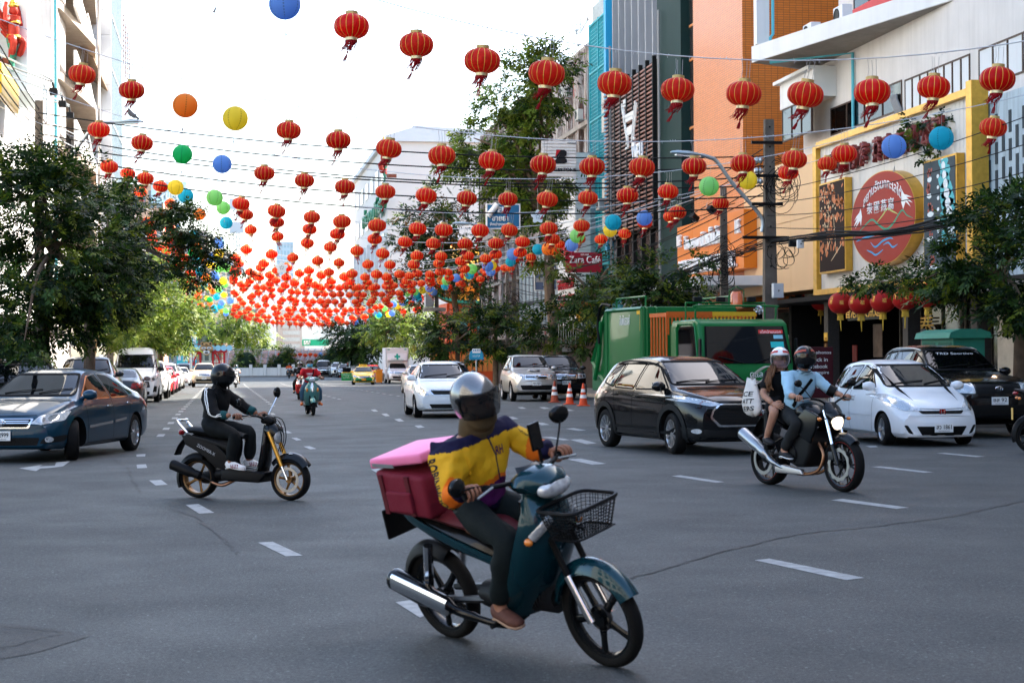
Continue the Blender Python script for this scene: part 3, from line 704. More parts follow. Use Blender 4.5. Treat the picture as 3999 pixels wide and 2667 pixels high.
for tx,py,hh in(('Firestone',970,.8),('จานเบรค',1110,.55),('อ.ศุภนัน',1160,.35),('ศูนย์บริการ',1190,.4),('ช่วงล่าง',1225,.4)):text('lettering',tx,RSIG,t,(XP-.01,(pa.y+pb_.y)/2,onx(2212,py,XP).z),UXR,UZ,width=(pa.y-pb_.y)*.9,height=hh,ext=.08,bold=.01)
Y=80
t=signY('cafe_sign','dark red cafe sign with white script above the tree',(2209,986),(2352,1064),Y,mat('cafe red',(.25,.008,.02),.4),.15)
lett(t,'Zara Café',(2223,1000),(2345,1028),Y,WLET,bold=.004);lett(t,'ซาร่า คาเฟ่',(2268,990),(2298,998),Y,WLET)
t=signY('shop_sign','orange-yellow Thai sign behind the tree leaves',(2252,1168),(2322,1256),82,mat('sign yellow',(.75,.36,.03),.5),.15);lett(t,'ร้านยา',(2262,1176),(2315,1200),82,REDS);lett(t,'วัฒนยนต์',(2256,1205),(2318,1230),82,REDS)
Y=81
SBLUE=mat('sign deep blue',(.02,.12,.25),.45)
t=signY('pharmacy_sign','blue pharmacy sign with white pill and Thai letters',(1903,800),(2028,892),Y,SBLUE,.2,WCLEAN)
lett(t,'ยา',(1943,808),(1985,834),Y,WLET,bold=.03);lett(t,'ขายยา',(1922,845),(1985,864),Y,WLET,bold=.02);lett(t,'จำหน่ายแพมเพิส',(1913,868),(2000,882),Y,WLET)
p=ony(1923,822,Y);MB().tube([(p.x-.22,Y-.06,p.z-.28),(p.x+.22,Y-.06,p.z+.28)],.14,10).build('pill_emblem',WLET,t,True)
for i,(a,c_,tx)in enumerate((((2090,1038),(2124,1132),'DRUG STORE'),((2126,1032),(2172,1130),'ยา'))):
 t=signY('drugstore_sign','faded blue drug store board with a white frame' if i==0 else 'faded blue board right beside the drug store board',a,c_,86.5,mat('faded blue',(.11,.16,.30),.6,streak=.2,dirt=(.3,.3,.32)),.1,WCLEAN)
 lett(t,'เยาวราช' if i==0 else 'ยา',(a[0]+4,a[1]+12),(c_[0]-4,a[1]+34),86.5,WLET);lett(t,tx,(a[0]+4,a[1]+48),(c_[0]-4,a[1]+64),86.5,WLET)
Y=78
t=signY('shop_banner','white hanging shop board with Thai and red Chinese writing',(2196,1330),(2286,1373),Y,WCLEAN,.08)
lett(t,'สมบูรณ์เวชภัณฑ์',(2203,1333),(2280,1347),Y,BLET);lett(t,'汶縣山客',(2205,1352),(2276,1361),Y,RSIG);lett(t,'藥大西中客客',(2215,1364),(2268,1370),Y,BLET)
for i in range(13):
 a=onx(2182+i*9.5,1322+(i%3)*3,18.3)if False else ony(2182+i*9.5,(1324,1348)[i%2]+(i%3)*3,76)
 st=thing('star_garland','%s small metal star from the left by the white shop board'%['first','second','third','fourth','fifth','sixth','seventh','eighth','ninth','tenth','eleventh','twelfth','thirteenth'][i],'star',a,0,'metal stars over the shop');mb=MB()
 pts=[(.11*(1 if k_%2==0 else .42)*math.sin(math.pi*k_/5),.11*(1 if k_%2==0 else .42)*math.cos(math.pi*k_/5))for k_ in range(10)]
 mb.prism(pts,lambda u,v,t_:(u,-.01+.02*t_,v)).build('star',CHROME,st);MB().tube([(0,0,.1),(0,0,.7)],.006,4).build('wire',STEEL,st)
Y=72
p=ony(1860,1385,Y);t=thing('bus_stop_sign','blue round-topped bus stop sign','sign',(p.x,Y,0));z0=ony(1860,1405,Y).z;z1=ony(1860,1362,Y).z;w=.30
arc=[(-w,z0),(w,z0)]+[(w*math.cos(a),z1-w+w*math.sin(a))for a in np.linspace(0,math.pi,13)]
MB().prism(arc,lambda u,v,t_:(u,.03-.06*t_,v)).build('board',mat('bus blue',(.02,.22,.40),.4),t)
mb=MB().prism([(u*.86,z0+.05+(v-z0)*.9)for u,v in arc],lambda u,v,t_:(u,-.033-.002*t_,v));mb.build('inner_border',mat('bus blue 2',(.03,.30,.48),.4),t)
b_=MB().box((-.17,-.045,z0+.28),(.17,-.036,z0+.46),ch=.004).build('bus_symbol',WLET,t)
for i in range(4):MB().box((-.14+i*.075,-.048,z0+.36),(-.09+i*.075,-.0455,z0+.43)).build('bus_window',mat('bus blue',(0,0,0)),b_)
text('lettering','BUS STOP',WLET,t,(0,-.036,z0+.16),(1,0,0),UZ,width=.3,height=.07,ext=.002)
MB().tube([(0,0,-.3),(0,0,z0)],.035,8).build('post',STEEL,t)
for px,py in((2778,820),(2712,850)):
 q=onx(px,py,17.6);t=thing('flood_light','black flood light over the hotel sign, nearer' if px>2750 else 'black flood light over the hotel sign, farther','lamp',q)
 o=MB().box((-.16,-.12,-.1),(.16,.12,.1),ch=.03).build('lamp_head',BLACK,t);o.rotation_euler=(0,R(35),.4);MB().tube([(0,0,0),(.9,0,.25)],.02,6).build('arm',BLACK,t)
# ------------------------------------------------------------------ lattice wall building at the right edge
r8=thing('perforated_building','stained pale blue wall with vertical slots at the right edge','building')
BLW=mat('stained pale blue wall',(.42,.50,.54),.8,var=.15,scale=.8,streak=.75,dirt=(.03,.03,.028))
XL=19.6;ye=yz(3795,700,XL)[0];zt=onx(3900,372,XL).z
MB().box((XL,26,3.3),(30,ye-.4,zt)).build('wall',BLW,r8)
slot=MB().box((-.02,-.07,-.28),(.03,.07,.28)).mesh('slot',mat('slot dark',(.05,.06,.065),.9))
for i in range(9):
 for j in range(7):
  q=onx(3838+i*27,500,XL);z=4.6+j*.72+(.3 if i%2 else 0)
  if z<zt-.5:o=link('slot',slot,r8);o.location=(XL,q.y,z)
MB().box((XL+.5,26,.14),(30,ye-.4,3.3)).build('shopfront',mat('lit cream shopfront',(.5,.42,.32),.5,var=.3,scale=1.5),r8)  # shop light is put into the cream colour, nothing glows
MB().box((XL-1.5,26,3.15),(XL+.5,ye-.4,3.3)).build('awning',CONC,r8)
for i,(x0,y0,x1,y1,hh,lb,col_)in enumerate(((20.5,-45,44,24,30,'unseen cream block added right of the crossing to cast shade',(.45,.38,.32)),(-10,-62,22,-40,16,'pink striped arcade block behind the crossing',(.42,.16,.13)),(30,4,50,76,44,'unseen grey tower added behind the corner shop to cast shade',(.4,.4,.42)),(-40,-50,-16,10,14,'pale shop block left of the crossing',(.5,.47,.42)))):  # cream block and grey tower are unseen, added to shade the crossing
 o=thing('city_block',lb,'building');wm=mat('block wall %d'%i,col_,.8,var=.1,scale=.5)
 MB().box((x0,y0,0),(x1,y1,hh)).build('wall',wm,o)
 s_={0:('x',x0,y0,y1),1:('y',y1,x0,x1),2:('x',x0,y0,y1),3:('x',x1,y0,y1)}[i];n_=int((s_[3]-s_[2])/3.4)
 for k_ in range(n_):
  for z in np.arange(1.2,hh-2.4,3.3):
   a,c_=s_[2]+k_*3.4+.7,s_[2]+k_*3.4+2.7;sg_=-1 if i==0 else 1
   lo,hi=((s_[1]-.03,a,z),(s_[1]+.03,c_,z+2))if s_[0]=='x' else((a,s_[1]-.03,z),(c_,s_[1]+.03,z+2))
   MB().box(lo,hi).build('window',GLASS,o)
# ------------------------------------------------------------------ left side (facades face +x)
XLF=-7.6
SUNW=mat('bright white wall',(.80,.79,.77),.8,var=.05,scale=.6,streak=.1,dirt=(.55,.52,.48))
def yl(px,X=XLF):return onx(px,700,X).y
l1=thing('white_gable_building','plain bright white building with a sloping edge and red figure','building')
y0,y1=yl(0)-14,yl(208)
zz=lambda px,py,X=XLF:onx(px,py,X).z
prof=[(y0,3),(y1,3),(y1,zz(208,205)),(yl(92),zz(92,0)),(yl(92)-2,zz(92,0)+7),(y0,zz(92,0)+14)]
MB().prism(prof,lambda u,v,t:(XLF-8+8*t,u,v)).build('wall',SUNW,l1)
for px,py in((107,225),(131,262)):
 q=onx(px,py,XLF);s=.55;MB().prism([(0,0),(1.0*s,0),(0,1.5*s)],lambda u,v,t:(XLF-.02+.05*t,q.y+u*1.6,q.z+v)).build('shade_triangle',mat('painted shade grey',(.42,.40,.38),.9),l1)  # flat grey triangles with shade put into their colour, nothing is recessed
winX(l1,XLF,yl(182),yl(168),zz(175,480),zz(175,340),1,face=1)
MB().box((XLF-8,y0,.14),(XLF-1.2,y1,3)).build('shopfront',DARKIN,l1)
MB().box((XLF-1.3,y0,2.7),(XLF+.9,y1,3.0)).build('awning',CONC,l1)
for i in range(9):
 y=y0+.5+i*(y1-y0)/9;MB().box((XLF-1.1,y,.2),(XLF-1.05,y+2.2,2.6)).build('roller_shutter',mat('grey shutter',(.16,.15,.145),.6,bump=.8,bscale=4,stretch=(1,1,30)),l1)if i%3 else MB().box((XLF-1.1,y,.2),(XLF-1.05,y+2.4,2.5)).build('pale_doorway',mat('pale doorway',(.5,.4,.33),.6,var=.4,scale=2),l1)  # some bays get a plain pale panel instead of a shutter
def guardian(loc,sc,face,label):
 t=thing('guardian_figure',label,'statue',loc,face,None,sc)
 RD,GD,GN=mat('lacquer red',(.38,.035,.02),.45,var=.2,scale=8),GOLD,mat('lacquer green',(.05,.25,.16),.5)
 mb=MB();mb.tube(catmull([(0,0,0),(.02,0,.55),(.05,0,1.0),(.04,0,1.35),(.05,0,1.62)],5),[(.16,.14)]*5+[(.24,.2)]*5+[(.22,.22)]*5+[(.28,.26)]*5+[(.13,.13)],12)
 mb.tube(catmull([(.05,0,1.65),(.07,0,1.8),(.07,0,1.98)],4),[.12,.15,.16,.17,.17,.16,.15,.13,.08],12)
 for s in(1,-1):
  mb.tube(catmull([(.05,s*.25,1.5),(.05,s*.45,1.35),(.0,s*.42,1.75),(.0,s*.35,2.05)],4),[.10]*5+[.085]*5+[.06]*3,8)
  mb.tube(catmull([(.05,s*.14,.75),(.28,s*.3,.62),(.15,s*.2,.1)],4),[.15]*4+[.13]*4+[.08],8)
 mb.build('body',RD,t,True)
 MB().lathe([(.17,1.92),(.19,1.98),(.13,2.05),(.14,2.09),(.08,2.2),(.05,2.32),(.005,2.5)],14,0,(.06,0,0)).build('crown',GD,t,True)
 MB().lathe([(.25,.72),(.29,.78),(.27,.86)],14,0,(.05,0,0)).build('belt',GD,t,True);MB().lathe([(.27,1.3),(.26,1.38),(.24,1.42)],14,0,(.05,0,0)).build('collar',GD,t,True)
 for s in(1,-1):
  wg=MB()
  for k_ in range(5):wg.tube([(-.1,s*.2,1.35-k_*.14),(-.16,s*(.6-k_*.05),1.75-k_*.2),(-.18,s*(.72-k_*.07),2.1-k_*.28)],[.07,.06,.015],6)
  wg.build('wing',RD,t,True)
 MB().tube(catmull([(-.05,0,.75),(.05,0,.3),(.0,0,-.15),(.05,0,-.5)],4),[(.24,.16)]*4+[(.17,.12)]*4+[(.10,.08)]*4+[.03],10).build('tail_cloth',GN,t,True)
 for z in(1.25,-.2):MB().box((-.75,-.09,z),(-.12,.09,z+.22)).build('bracket',mat('rust red steel',(.20,.06,.035),.7),t)
 return t
q=onx(66,250,XLF+.9);guardian((XLF+.75,q.y,onx(66,255,XLF+.75).z),.88,R(-30),'red guardian figure with gold crown on the bright white wall')
l2=thing('balcony_building','stained concrete block with angled balconies and wooden shades','building')
y2,y3=y1+.02,yl(362)
OLD=mat('old grey render',(.55,.52,.49),.85,var=.2,scale=.5,streak=.55,dirt=(.20,.18,.16))
ztop=44
MB().box((XLF-9,y2,.14),(XLF-1.3,y3,ztop)).build('wall',OLD,l2)
MB().box((XLF-1.3,y2,3),(XLF-.05,yl(262),ztop)).build('front_pier',OLD,l2)
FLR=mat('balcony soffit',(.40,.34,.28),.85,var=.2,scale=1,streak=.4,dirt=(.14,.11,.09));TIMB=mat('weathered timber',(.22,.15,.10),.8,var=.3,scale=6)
fh=3.35;zf=zz(262,575)%fh
for i in range(1,12):
 z=zf+i*fh-.3
 if z<5 or z>ztop-3:continue
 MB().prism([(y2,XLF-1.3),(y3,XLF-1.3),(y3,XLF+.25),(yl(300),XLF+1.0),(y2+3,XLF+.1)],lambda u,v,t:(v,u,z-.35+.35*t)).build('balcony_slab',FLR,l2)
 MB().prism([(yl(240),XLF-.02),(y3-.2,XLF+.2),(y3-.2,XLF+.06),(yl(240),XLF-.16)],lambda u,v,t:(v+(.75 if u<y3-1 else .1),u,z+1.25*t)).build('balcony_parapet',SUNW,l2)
 MB().box((XLF-1.28,yl(268),z),(XLF-1.2,y3-.5,z+2.7)).build('opening_gloom',mat('balcony gloom',(.02,.017,.014),.9),l2)  # dark sheet paints the gloom inside the balcony, no opening is cut
 if i%2==0:
  MB().prism([(0,0),(.8,-.55),(.8,-.65),(0,-.1)],lambda u,v,t:(XLF+.1+u,yl(300)+(y3-yl(300))*t,z+3.0+v)).build('sun_shade',TIMB,l2)
 MB().tube([(XLF-.6,yl(285),z-.05),(XLF-.6,yl(285),z+3.0)],.14,8).build('column',mat('pink column',(.42,.24,.2),.8),l2)
 MB().tube([(XLF+.9,yl(305),z-.2),(XLF+.2,yl(330),z+2.4)],.05,5).build('strut',SUNW,l2)
for px in(307,214):MB().tube([(XLF+(1.1 if px==307 else .05),yl(px),4),(XLF+(1.1 if px==307 else .05),yl(px),ztop)],.07,7).build('downpipe',mat('cream pipe',(.6,.55,.5),.6)if px==307 else mat('blue pipe',(0,0,0)),l2)
l3=thing('white_tower','tall white tiled tower with pale glass side','building')
xg=ony(436,700,y3).x
TILEW=mat('white wall tile',(.74,.76,.77),.35,var=.03,scale=2)
xa=XLF-5;nrow=30
for j in range(nrow):
 z=3+j*1.5;MB().box((xa,y3+.02,z+.01),(xg,y3+.1,z+1.49),ch=.004).build('tile_course',TILEW,l3)
MB().box((xa,y3+.09,2.5),(xg-.03,yl(480,xg),48)).build('core',mat('pale glazing',(.42,.52,.56),.1,spec=.8),l3)
for i in range(9):y=y3+.1+i*(yl(480,xg)-y3)/9;MB().box((xg-.03,y,2.5),(xg+.03,y+.07,48)).build('glazing_bar',STEEL,l3)
for i in range(14):MB().box((xg-.03,y3+.1,3+i*3.2),(xg+.025,yl(480,xg),3.12+i*3.2)).build('spandrel',STEEL,l3)
gr=thing('steel_billboard_frame','rusty lattice frame projecting from the white tower','frame');mb=MB();yq=yl(480,xg)
xq0,xq1=ony(481,100,yq).x,ony(502,100,yq).x;za,zb_=ony(490,300,yq).z,ony(490,60,yq).z
for i in range(4):x=xq0+(xq1-xq0)*i/3;mb.tube([(x,yq+i*.5,za+(0 if i else .8)),(x,yq+i*.5,zb_-i*.5)],.035,5)
for j in range(13):z=za+(zb_-za)*j/12;mb.tube([(xq0,yq,z),(xq1,yq+1.5,z)],.03,5);mb.tube([(xq0,yq,z),(xq1,yq+1.5,z+.6)],.025,4)
mb.build('lattice',mat('rusty steel',(.14,.08,.07),.7),gr)
for i,(px,py)in enumerate(((150,322),(185,372),(215,418))):
 q=onx(px+55,py,XLF+2.2);t=thing('arm_light',('top','middle','lowest')[i]+' of three lights on long brackets from the white wall','lamp')
 mb=MB();mb.tube([(XLF,q.y-6,q.z+.5),(q.x,q.y,q.z+.06)],.035,5);mb.tube([(XLF,q.y-6,q.z+.1),(q.x,q.y,q.z)],.03,5);mb.build('bracket',STEEL,t);o=MB().box((q.x-.1,q.y-.16,q.z-.42),(q.x+.16,q.y+.16,q.z-.2),ch=.04).build('lamp_head',DARKP,t)
 MB().tube([(q.x,q.y,q.z),(q.x+.05,q.y,q.z-.3)],.04,5).build('stem',DARKP,t)
q=onx(0,1400,-6.8)
MB().box((-7.4,60,10.6),(-6.4,64.2,15.2)).build('blank_board',mat('pale blue board',(.6,.68,.70),.6),l1)
y_=thing('yellow_rooftop_sign','small yellow block sign above the left tree','sign');q=onx(25,345,-6.4);MB().box((-6.5,q.y-2,q.z-.45),(-6.3,q.y+2.4,q.z+.45),ch=.03).build('board',mat('sign amber',(.8,.5,.03),.4),y_)
# ------------------------------------------------------------------ farther left blocks
def block(name,label,a,c_,Y,d,m,floors=0,cols=0,wm=None,roof=None):
 """a building front facing the camera between photo corners a, c_ at street distance Y"""
 t=thing(name,label,'building');p,q=ony(*a,Y),ony(*c_,Y);x0,x1,z1=min(p.x,q.x),max(p.x,q.x),max(p.z,q.z)
 MB().box((x0,Y,0),(x1,Y+d,z1)).build('wall',m,t)
 if floors:
  for j in range(floors):
   for i in range(cols):
    wx,wz=(x1-x0)/cols,(z1-1)/floors;MB().box((x0+wx*(i+.18),Y-.05,1+wz*(j+.22)),(x0+wx*(i+.82),Y-.02,1+wz*(j+.8))).build('window',wm or GLASS,t)
 if roof:MB().box((x0-.4,Y-.5,z1),(x1+.4,Y+d,z1+.5)).build('cornice',roof,t)
 return t,x0,x1,z1
PEACH=mat('peach wall',(.62,.40,.28),.8,var=.1,scale=.3);GREYB=mat('grey block wall',(.40,.38,.37),.85,var=.15,scale=.3,streak=.3);PALE=mat('pale far wall',(.66,.67,.67),.8,var=.06,scale=.2)
pgl=mat('far window',(.16,.20,.22),.15)
block('peach_building','peach building behind the left tree crown',(480,720),(640,1400),128,10,PEACH,6,5,pgl)
block('grey_apartment_block','grey apartment block with dark windows left of the mast',(640,925),(800,1400),228,12,GREYB,7,4,pgl,CONC)
block('beige_office_block','beige office block with tall window grid below the mast',(800,985),(905,1400),232,12,mat('beige wall',(.55,.44,.34),.8),7,5,pgl)
block('low_stepped_building','small stepped rooftop behind the hanging lanterns',(765,900),(810,1400),238,10,CONC,0)
t,x0,x1,z1=block('teal_shophouse','bright teal shophouse behind the tiger gate',(690,1290),(770,1440),216,8,mat('teal render',(.05,.45,.48),.7),2,4,WCLEAN)
t,x0,x1,z1=block('far_temple_house','low far house with tiled roof behind the gate',(770,1310),(870,1440),220,8,WCLEAN,2,4,pgl)
MB().prism([(x0-1.2,z1),(x1+1.2,z1),(x1-1.5,z1+2.2),(x0+1.5,z1+2.2)],lambda u,v,s:(u,219+9*s,v)).build('roof',mat('grey roof tile',(.20,.18,.17),.8,bump=.5,bscale=3),t)
bt=thing('roof_billboard','pale blue rooftop billboard behind the nearest coloured lanterns','sign');boxY('board',121,(590,708),(728,795),.3,mat('billboard pale',(.50,.68,.78),.5,var=.25,scale=.8),bt);lett(bt,'สินทอง',(630,742),(722,780),121,WLET,bold=.02)
bt=thing('blue_shop_sign','blue Thai sign among the left branches','sign');boxY('board',108,(632,862),(702,888),.2,mat('sign sky blue',(.02,.28,.55),.45),bt);lett(bt,'ห้างทองเส่ง',(638,866),(700,880),108,WLET,bold=.02)
mt=thing('radio_mast','grey lattice radio mast far down the street','mast');p=ony(925,1100,224);mb=MB();zt=ony(925,790,224).z
for sx_,sy_ in((-1,-1),(1,-1),(0,1)):mb.tube([(p.x+.5*sx_,224+.5*sy_,0),(p.x+.3*sx_,224+.3*sy_,zt)],.09,5)
for j in range(36):z=zt*j/36;s_=-1 if j%2 else 1;mb.tube([(p.x-.5*s_,223.5,z),(p.x+.5*s_,223.5,z+zt/36)],.05,4);mb.tube([(p.x+.5*s_,223.5,z),(p.x,224.5,z+zt/36)],.05,4)
mb.build('lattice',STEEL,mt)
for z in(zt-1,zt-4,zt-9):MB().box((p.x-.9,223.2,z),(p.x+.9,223.5,z+1.4)).build('panel_antenna',PALE,mt)
block('glass_tower','faint blue glass tower on the horizon',(1080,945),(1148,1400),620,30,mat('haze tinted glass',(.38,.50,.56),.3,var=.1,scale=.05),16,5,mat('haze tinted glass 2',(.30,.43,.50),.2))  # distance haze is put into the pale tower colours
block('white_mall','large white block with round roof sign at the street end',(1000,1115),(1420,1440),268,20,PALE,0,0,None,PALE)
block('white_far_block','plain white far block behind the pergola',(880,1195),(1010,1440),258,14,PALE,3,4,pgl)
block('grey_louvre_building','grey louvred building beside the green billboard',(1085,1210),(1190,1440),248,10,GREYB,8,1,STEEL)
block('balcony_far_block','pale block with balconies right of the green billboard',(1280,1290),(1460,1440),246,12,PALE,4,6,pgl)
bt=thing('bank_billboard','green and white bank billboard at the street end','sign');boxY('board',240,(1180,1272),(1285,1350),.5,mat('bill white',(.6,.68,.68),.5,var=.4,scale=.6),bt);boxY('green_band',239.8,(1180,1326),(1285,1350),.15,mat('bank green',(.01,.30,.16),.5),bt);lett(bt,'ธกส',(1186,1329),(1212,1346),239.8,WLET,.1,bold=.02)
wb_=thing('white_corner_building','big cream white building with green letters down the street','building');Xq=16.5;yn=yz(1512,700,Xq)[0];zt=onx(1512,552,Xq).z;yfar=yz(1385,900,Xq)[0]
CREAM=mat('cream far wall',(.72,.66,.60),.8,var=.05,scale=.2)
MB().box((Xq,yn,0),(Xq+16,yfar,zt)).build('wall',CREAM,wb_)
MB().prism([(Xq-.4,zt),(Xq+16,zt),(Xq+16,zt+1),(Xq+3,zt+1.6),(Xq-.4,zt+.5)],lambda u,v,s:(u,yn-.4+(yfar-yn)*s,v)).build('roof',PALE,wb_)
for i in range(6):
 for j in range(4):y=yn+3+i*(yfar-yn-4)/6;MB().box((Xq-.08,y,9+j*3.6),(Xq-.02,y+3.2,10.8+j*3.6)).build('window',pgl,wb_)
for i in range(9):y=yn+1+i*(yfar-yn)/9;MB().box((Xq-.8,y,4),(Xq-.1,y+.8,14 if i<8 else 10)).build('pilaster',PALE,wb_)
for i in range(4):
 for j in range(5):MB().box((Xq+10.5+i*.02+i*1.4,yn-.08,9.5+j*2.2),(Xq+11.6+i*1.4,yn-.02,11.2+j*2.2)).build('window',mat('green glass',(.10,.20,.19),.1),wb_)
text('raised_letters','ท่องเที่ยว',mat('green letters',(.02,.20,.10),.5),wb_,(Xq-.3,(yz(1445,780,Xq)[0]+yz(1530,780,Xq)[0])/2+3,onx(1500,800,Xq).z),UXR,UZ,width=28,height=1.9,ext=.3,bold=.02)
q=onx(1497,640,Xq-1);guardian((q.x,q.y-1.5,q.z-1.2),1.5,R(180),'red guardian figure high on the far cream building')
tm=thing('chinese_temple','red Chinese temple with yellow tiled roofs behind the trees','temple');Yt=140
p0,p1=ony(1745,1250,Yt),ony(1875,1250,Yt);TR=mat('temple red',(.55,.08,.02),.5,var=.1);TY=mat('temple yellow tile',(.75,.38,.04),.4,bump=.8,bscale=3,var=.2);TG=mat('temple green',(.04,.30,.22),.5)
MB().box((p0.x,Yt,0),(p1.x+4,Yt+8,6)).build('wall',TR,tm)
def eave(z,x0,x1,hgt,ov,name='roof'):
 n_=24;mb=MB();rows=[]
 for r_ in range(5):
  f=r_/4;row=[]
  for i in range(n_+1):
   u=i/n_;e_=abs(2*u-1)**5;row.append((x0-ov*(1-f)+(x1-x0+2*ov*(1-f))*u,Yt-ov*(1-f)+4*f,z+hgt*f**1.4+e_*1.1*(1-f*.6)))
  rows.append(row)
 mb.rings(rows,False,False);mb.rings([[(a,b2,c2-.25)for a,b2,c2 in r_]for r_ in rows],False,False);mb.build(name,TY,tm,True)
 MB().tube([(a,b2,c2+.05)for a,b2,c2 in rows[0]],.14,6).build('eave_edge',TG,tm,True);MB().tube([(a,b2,c2+.1)for a,b2,c2 in rows[-1]],.22,6).build('ridge',TR,tm,True)
eave(6,p0.x,p1.x+4,1.6,1.4);eave(8.8,p0.x+.8,p1.x+3,1.8,1.3);MB().box((p0.x+1,Yt+1.5,7),(p1.x+3,Yt+6,9)).build('upper_wall',mat('temple orange',(.7,.25,.03),.5),tm)
for i in range(5):x=p0.x+.4+i*(p1.x+3-p0.x)/4;MB().tube([(x,Yt-.6,0),(x,Yt-.6,6)],.25,10).build('column',TR,tm,True)
for i in range(4):x=p0.x+.9+i*(p1.x+3-p0.x)/4;MB().lathe([(.001,0),(.55,0),(.55,.06),(.001,.06)],16,0,(0,0,0),'y').build('roundel',mat('temple teal',(.10,.40,.42),.5),tm,False,None,Matrix.Translation((x+.6,Yt-.15,4.2)))
fe=thing('temple_fence','orange-red balustrade wall in front of the temple','fence');Yf=112
pa,pb_=ony(1690,1400,Yf),ony(1935,1400,Yf);z1=ony(1800,1366,Yf).z;n_=12
MB().box((pa.x,Yf,-.5),(pb_.x,Yf+.4,.7)).build('base',TR,fe);MB().box((pa.x,Yf-.1,z1-.25),(pb_.x,Yf+.5,z1)).build('coping',TR,fe)
for i in range(n_+1):
 x=pa.x+(pb_.x-pa.x)*i/n_;MB().box((x-.14,Yf-.05,.7),(x+.14,Yf+.45,z1-.25)).build('pier',mat('orange render',(.62,.20,.05),.6),fe)
 if i<n_:
  for k_ in range(3):MB().lathe([(.07,.72),(.10,.9),(.06,1.1),(.09,1.35),(.07,z1-.27)],8,0,(x+.3+k_*.35*(pb_.x-pa.x)/n_,Yf+.2,0)).build('baluster',mat('green glazed baluster',(.30,.32,.16),.4),fe,True)
# ------------------------------------------------------------------ roundabout: gate, pergola, walls, hedges
Yg=204.6
gt=thing('tiger_gate','red festival gate crowned by a tiger face cut-out','gate');RG=mat('gate red',(.50,.02,.02),.5)
p0,p1=ony(738,1430,Yg),ony(876,1430,Yg);zt=ony(800,1378,Yg).z
for x in(p0.x,p0.x+1.3,p1.x-1.3,p1.x):MB().box((x-.12,Yg-.12,-.4),(x+.12,Yg+.12,zt+.6),ch=.02).build('post',RG,gt)
MB().box((p0.x-.3,Yg-.14,zt),(p1.x+.3,Yg+.14,zt+.35)).build('beam',RG,gt)
for s_ in(p0.x,p1.x-1.3):
 for j in range(6):MB().box((s_+.12,Yg-.04,.5+j*.55),(s_+1.18,Yg+.04,.58+j*.55)).build('lattice_bar',RG,gt)
 for j in range(3):MB().box((s_+.35+j*.28,Yg-.03,.3),(s_+.41+j*.28,Yg+.03,zt)).build('lattice_bar',RG,gt)
arc=[((p0.x+p1.x)/2+1.5*math.cos(a),Yg,.8+1.9*math.sin(a))for a in np.linspace(0,math.pi,17)];MB().tube(arc,.10,6).build('arch',RG,gt,True)
c=ony(806,1362,Yg-.4);rf=.5*(ony(830,1362,Yg).x-ony(780,1362,Yg).x)
TO=mat('tiger orange',(.55,.30,.12),.6);DK=mat('tiger black',(.02,.015,.012),.6);TW=mat('tiger white',(.75,.72,.68),.6)
def disc(cx,cz,rx,rz2,m,name,dy,n_=26,fn=None):
 P=[(c.x+cx*rf+rx*rf*math.cos(a)*(fn(a)if fn else 1),c.z+cz*rf+rz2*rf*math.sin(a)*(fn(a)if fn else 1))for a in np.linspace(0,2*math.pi,n_+1)[:-1]]
 MB().prism(P,lambda u,v,t:(u,Yg-.4-dy-.06*t,v)).build(name,m,gt)
disc(-.62,.78,.3,.3,TO,'ear',0);disc(.62,.78,.3,.3,TO,'ear',0);disc(-.62,.78,.16,.16,DK,'inner_ear',.07);disc(.62,.78,.16,.16,DK,'inner_ear',.07)
disc(0,0,1,1,TO,'tiger_face',.02,30,lambda a:1+.07*math.cos(4*a));disc(0,-.52,.52,.34,TW,'muzzle',.09);disc(0,-.2,.2,.13,DK,'nose',.16);disc(0,-.62,.3,.12,DK,'mouth',.16)
for s_ in(1,-1):
 disc(s_*.42,.12,.36,.18,TW,'eye_patch',.09);disc(s_*.42,.1,.2,.06,DK,'eye',.16);disc(s_*.78,-.25,.3,.05,DK,'stripe',.09);disc(s_*.74,-.45,.26,.05,DK,'stripe',.09);disc(s_*.45,.42,.32,.05,DK,'stripe',.09)
for j in range(3):disc(0,.45+j*.16,.3-j*.07,.035,DK,'stripe',.09)
for i in range(9):x=p0.x-.6+i*(p1.x-p0.x+1.2)/8;MB().lathe([(.001,0),(.34,0),(.34,.05),(.001,.05)],14,0,(0,0,0),'y').build('medallion',mat('medallion blue',(.35,.60,.68),.5),gt,False,None,Matrix.Translation((x,Yg-.25,zt+.55)))
pg=thing('wire_pergola','long arched wire tunnel hung with tiny lanterns','pergola');mb=MB();pa,pb_=ony(880,1400,212),ony(1520,1400,212);zt=ony(1100,1362,212).z
for i in range(26):
 x=pa.x+(pb_.x-pa.x)*i/25;mb.tube([(x+.5*math.sin(a),212-2.2*math.cos(a),-.3+(zt+.3)*math.sin(a))for a in np.linspace(0,math.pi,11)],.035,4)
for a in np.linspace(.3,math.pi-.3,8):mb.tube([(pa.x,212-2.2*math.cos(a),-.3+(zt+.3)*math.sin(a)),(pb_.x,212-2.2*math.cos(a),-.3+(zt+.3)*math.sin(a))],.025,4)
mb.build('wire_frame',STEEL,pg)['kind']='stuff'
MB().box((pa.x,214.4,-.3),(pb_.x,214.5,2.6)).build('banner_wall',mat('pale red banner',(.62,.38,.34),.7,var=.35,scale=1.2),pg)
gw=thing('planter_wall','low white planter wall round the island','wall');pa,pb_=ony(868,1462,203),ony(1420,1462,203);GW=mat('planter white',(.66,.62,.57),.8,streak=.2)
n_=10
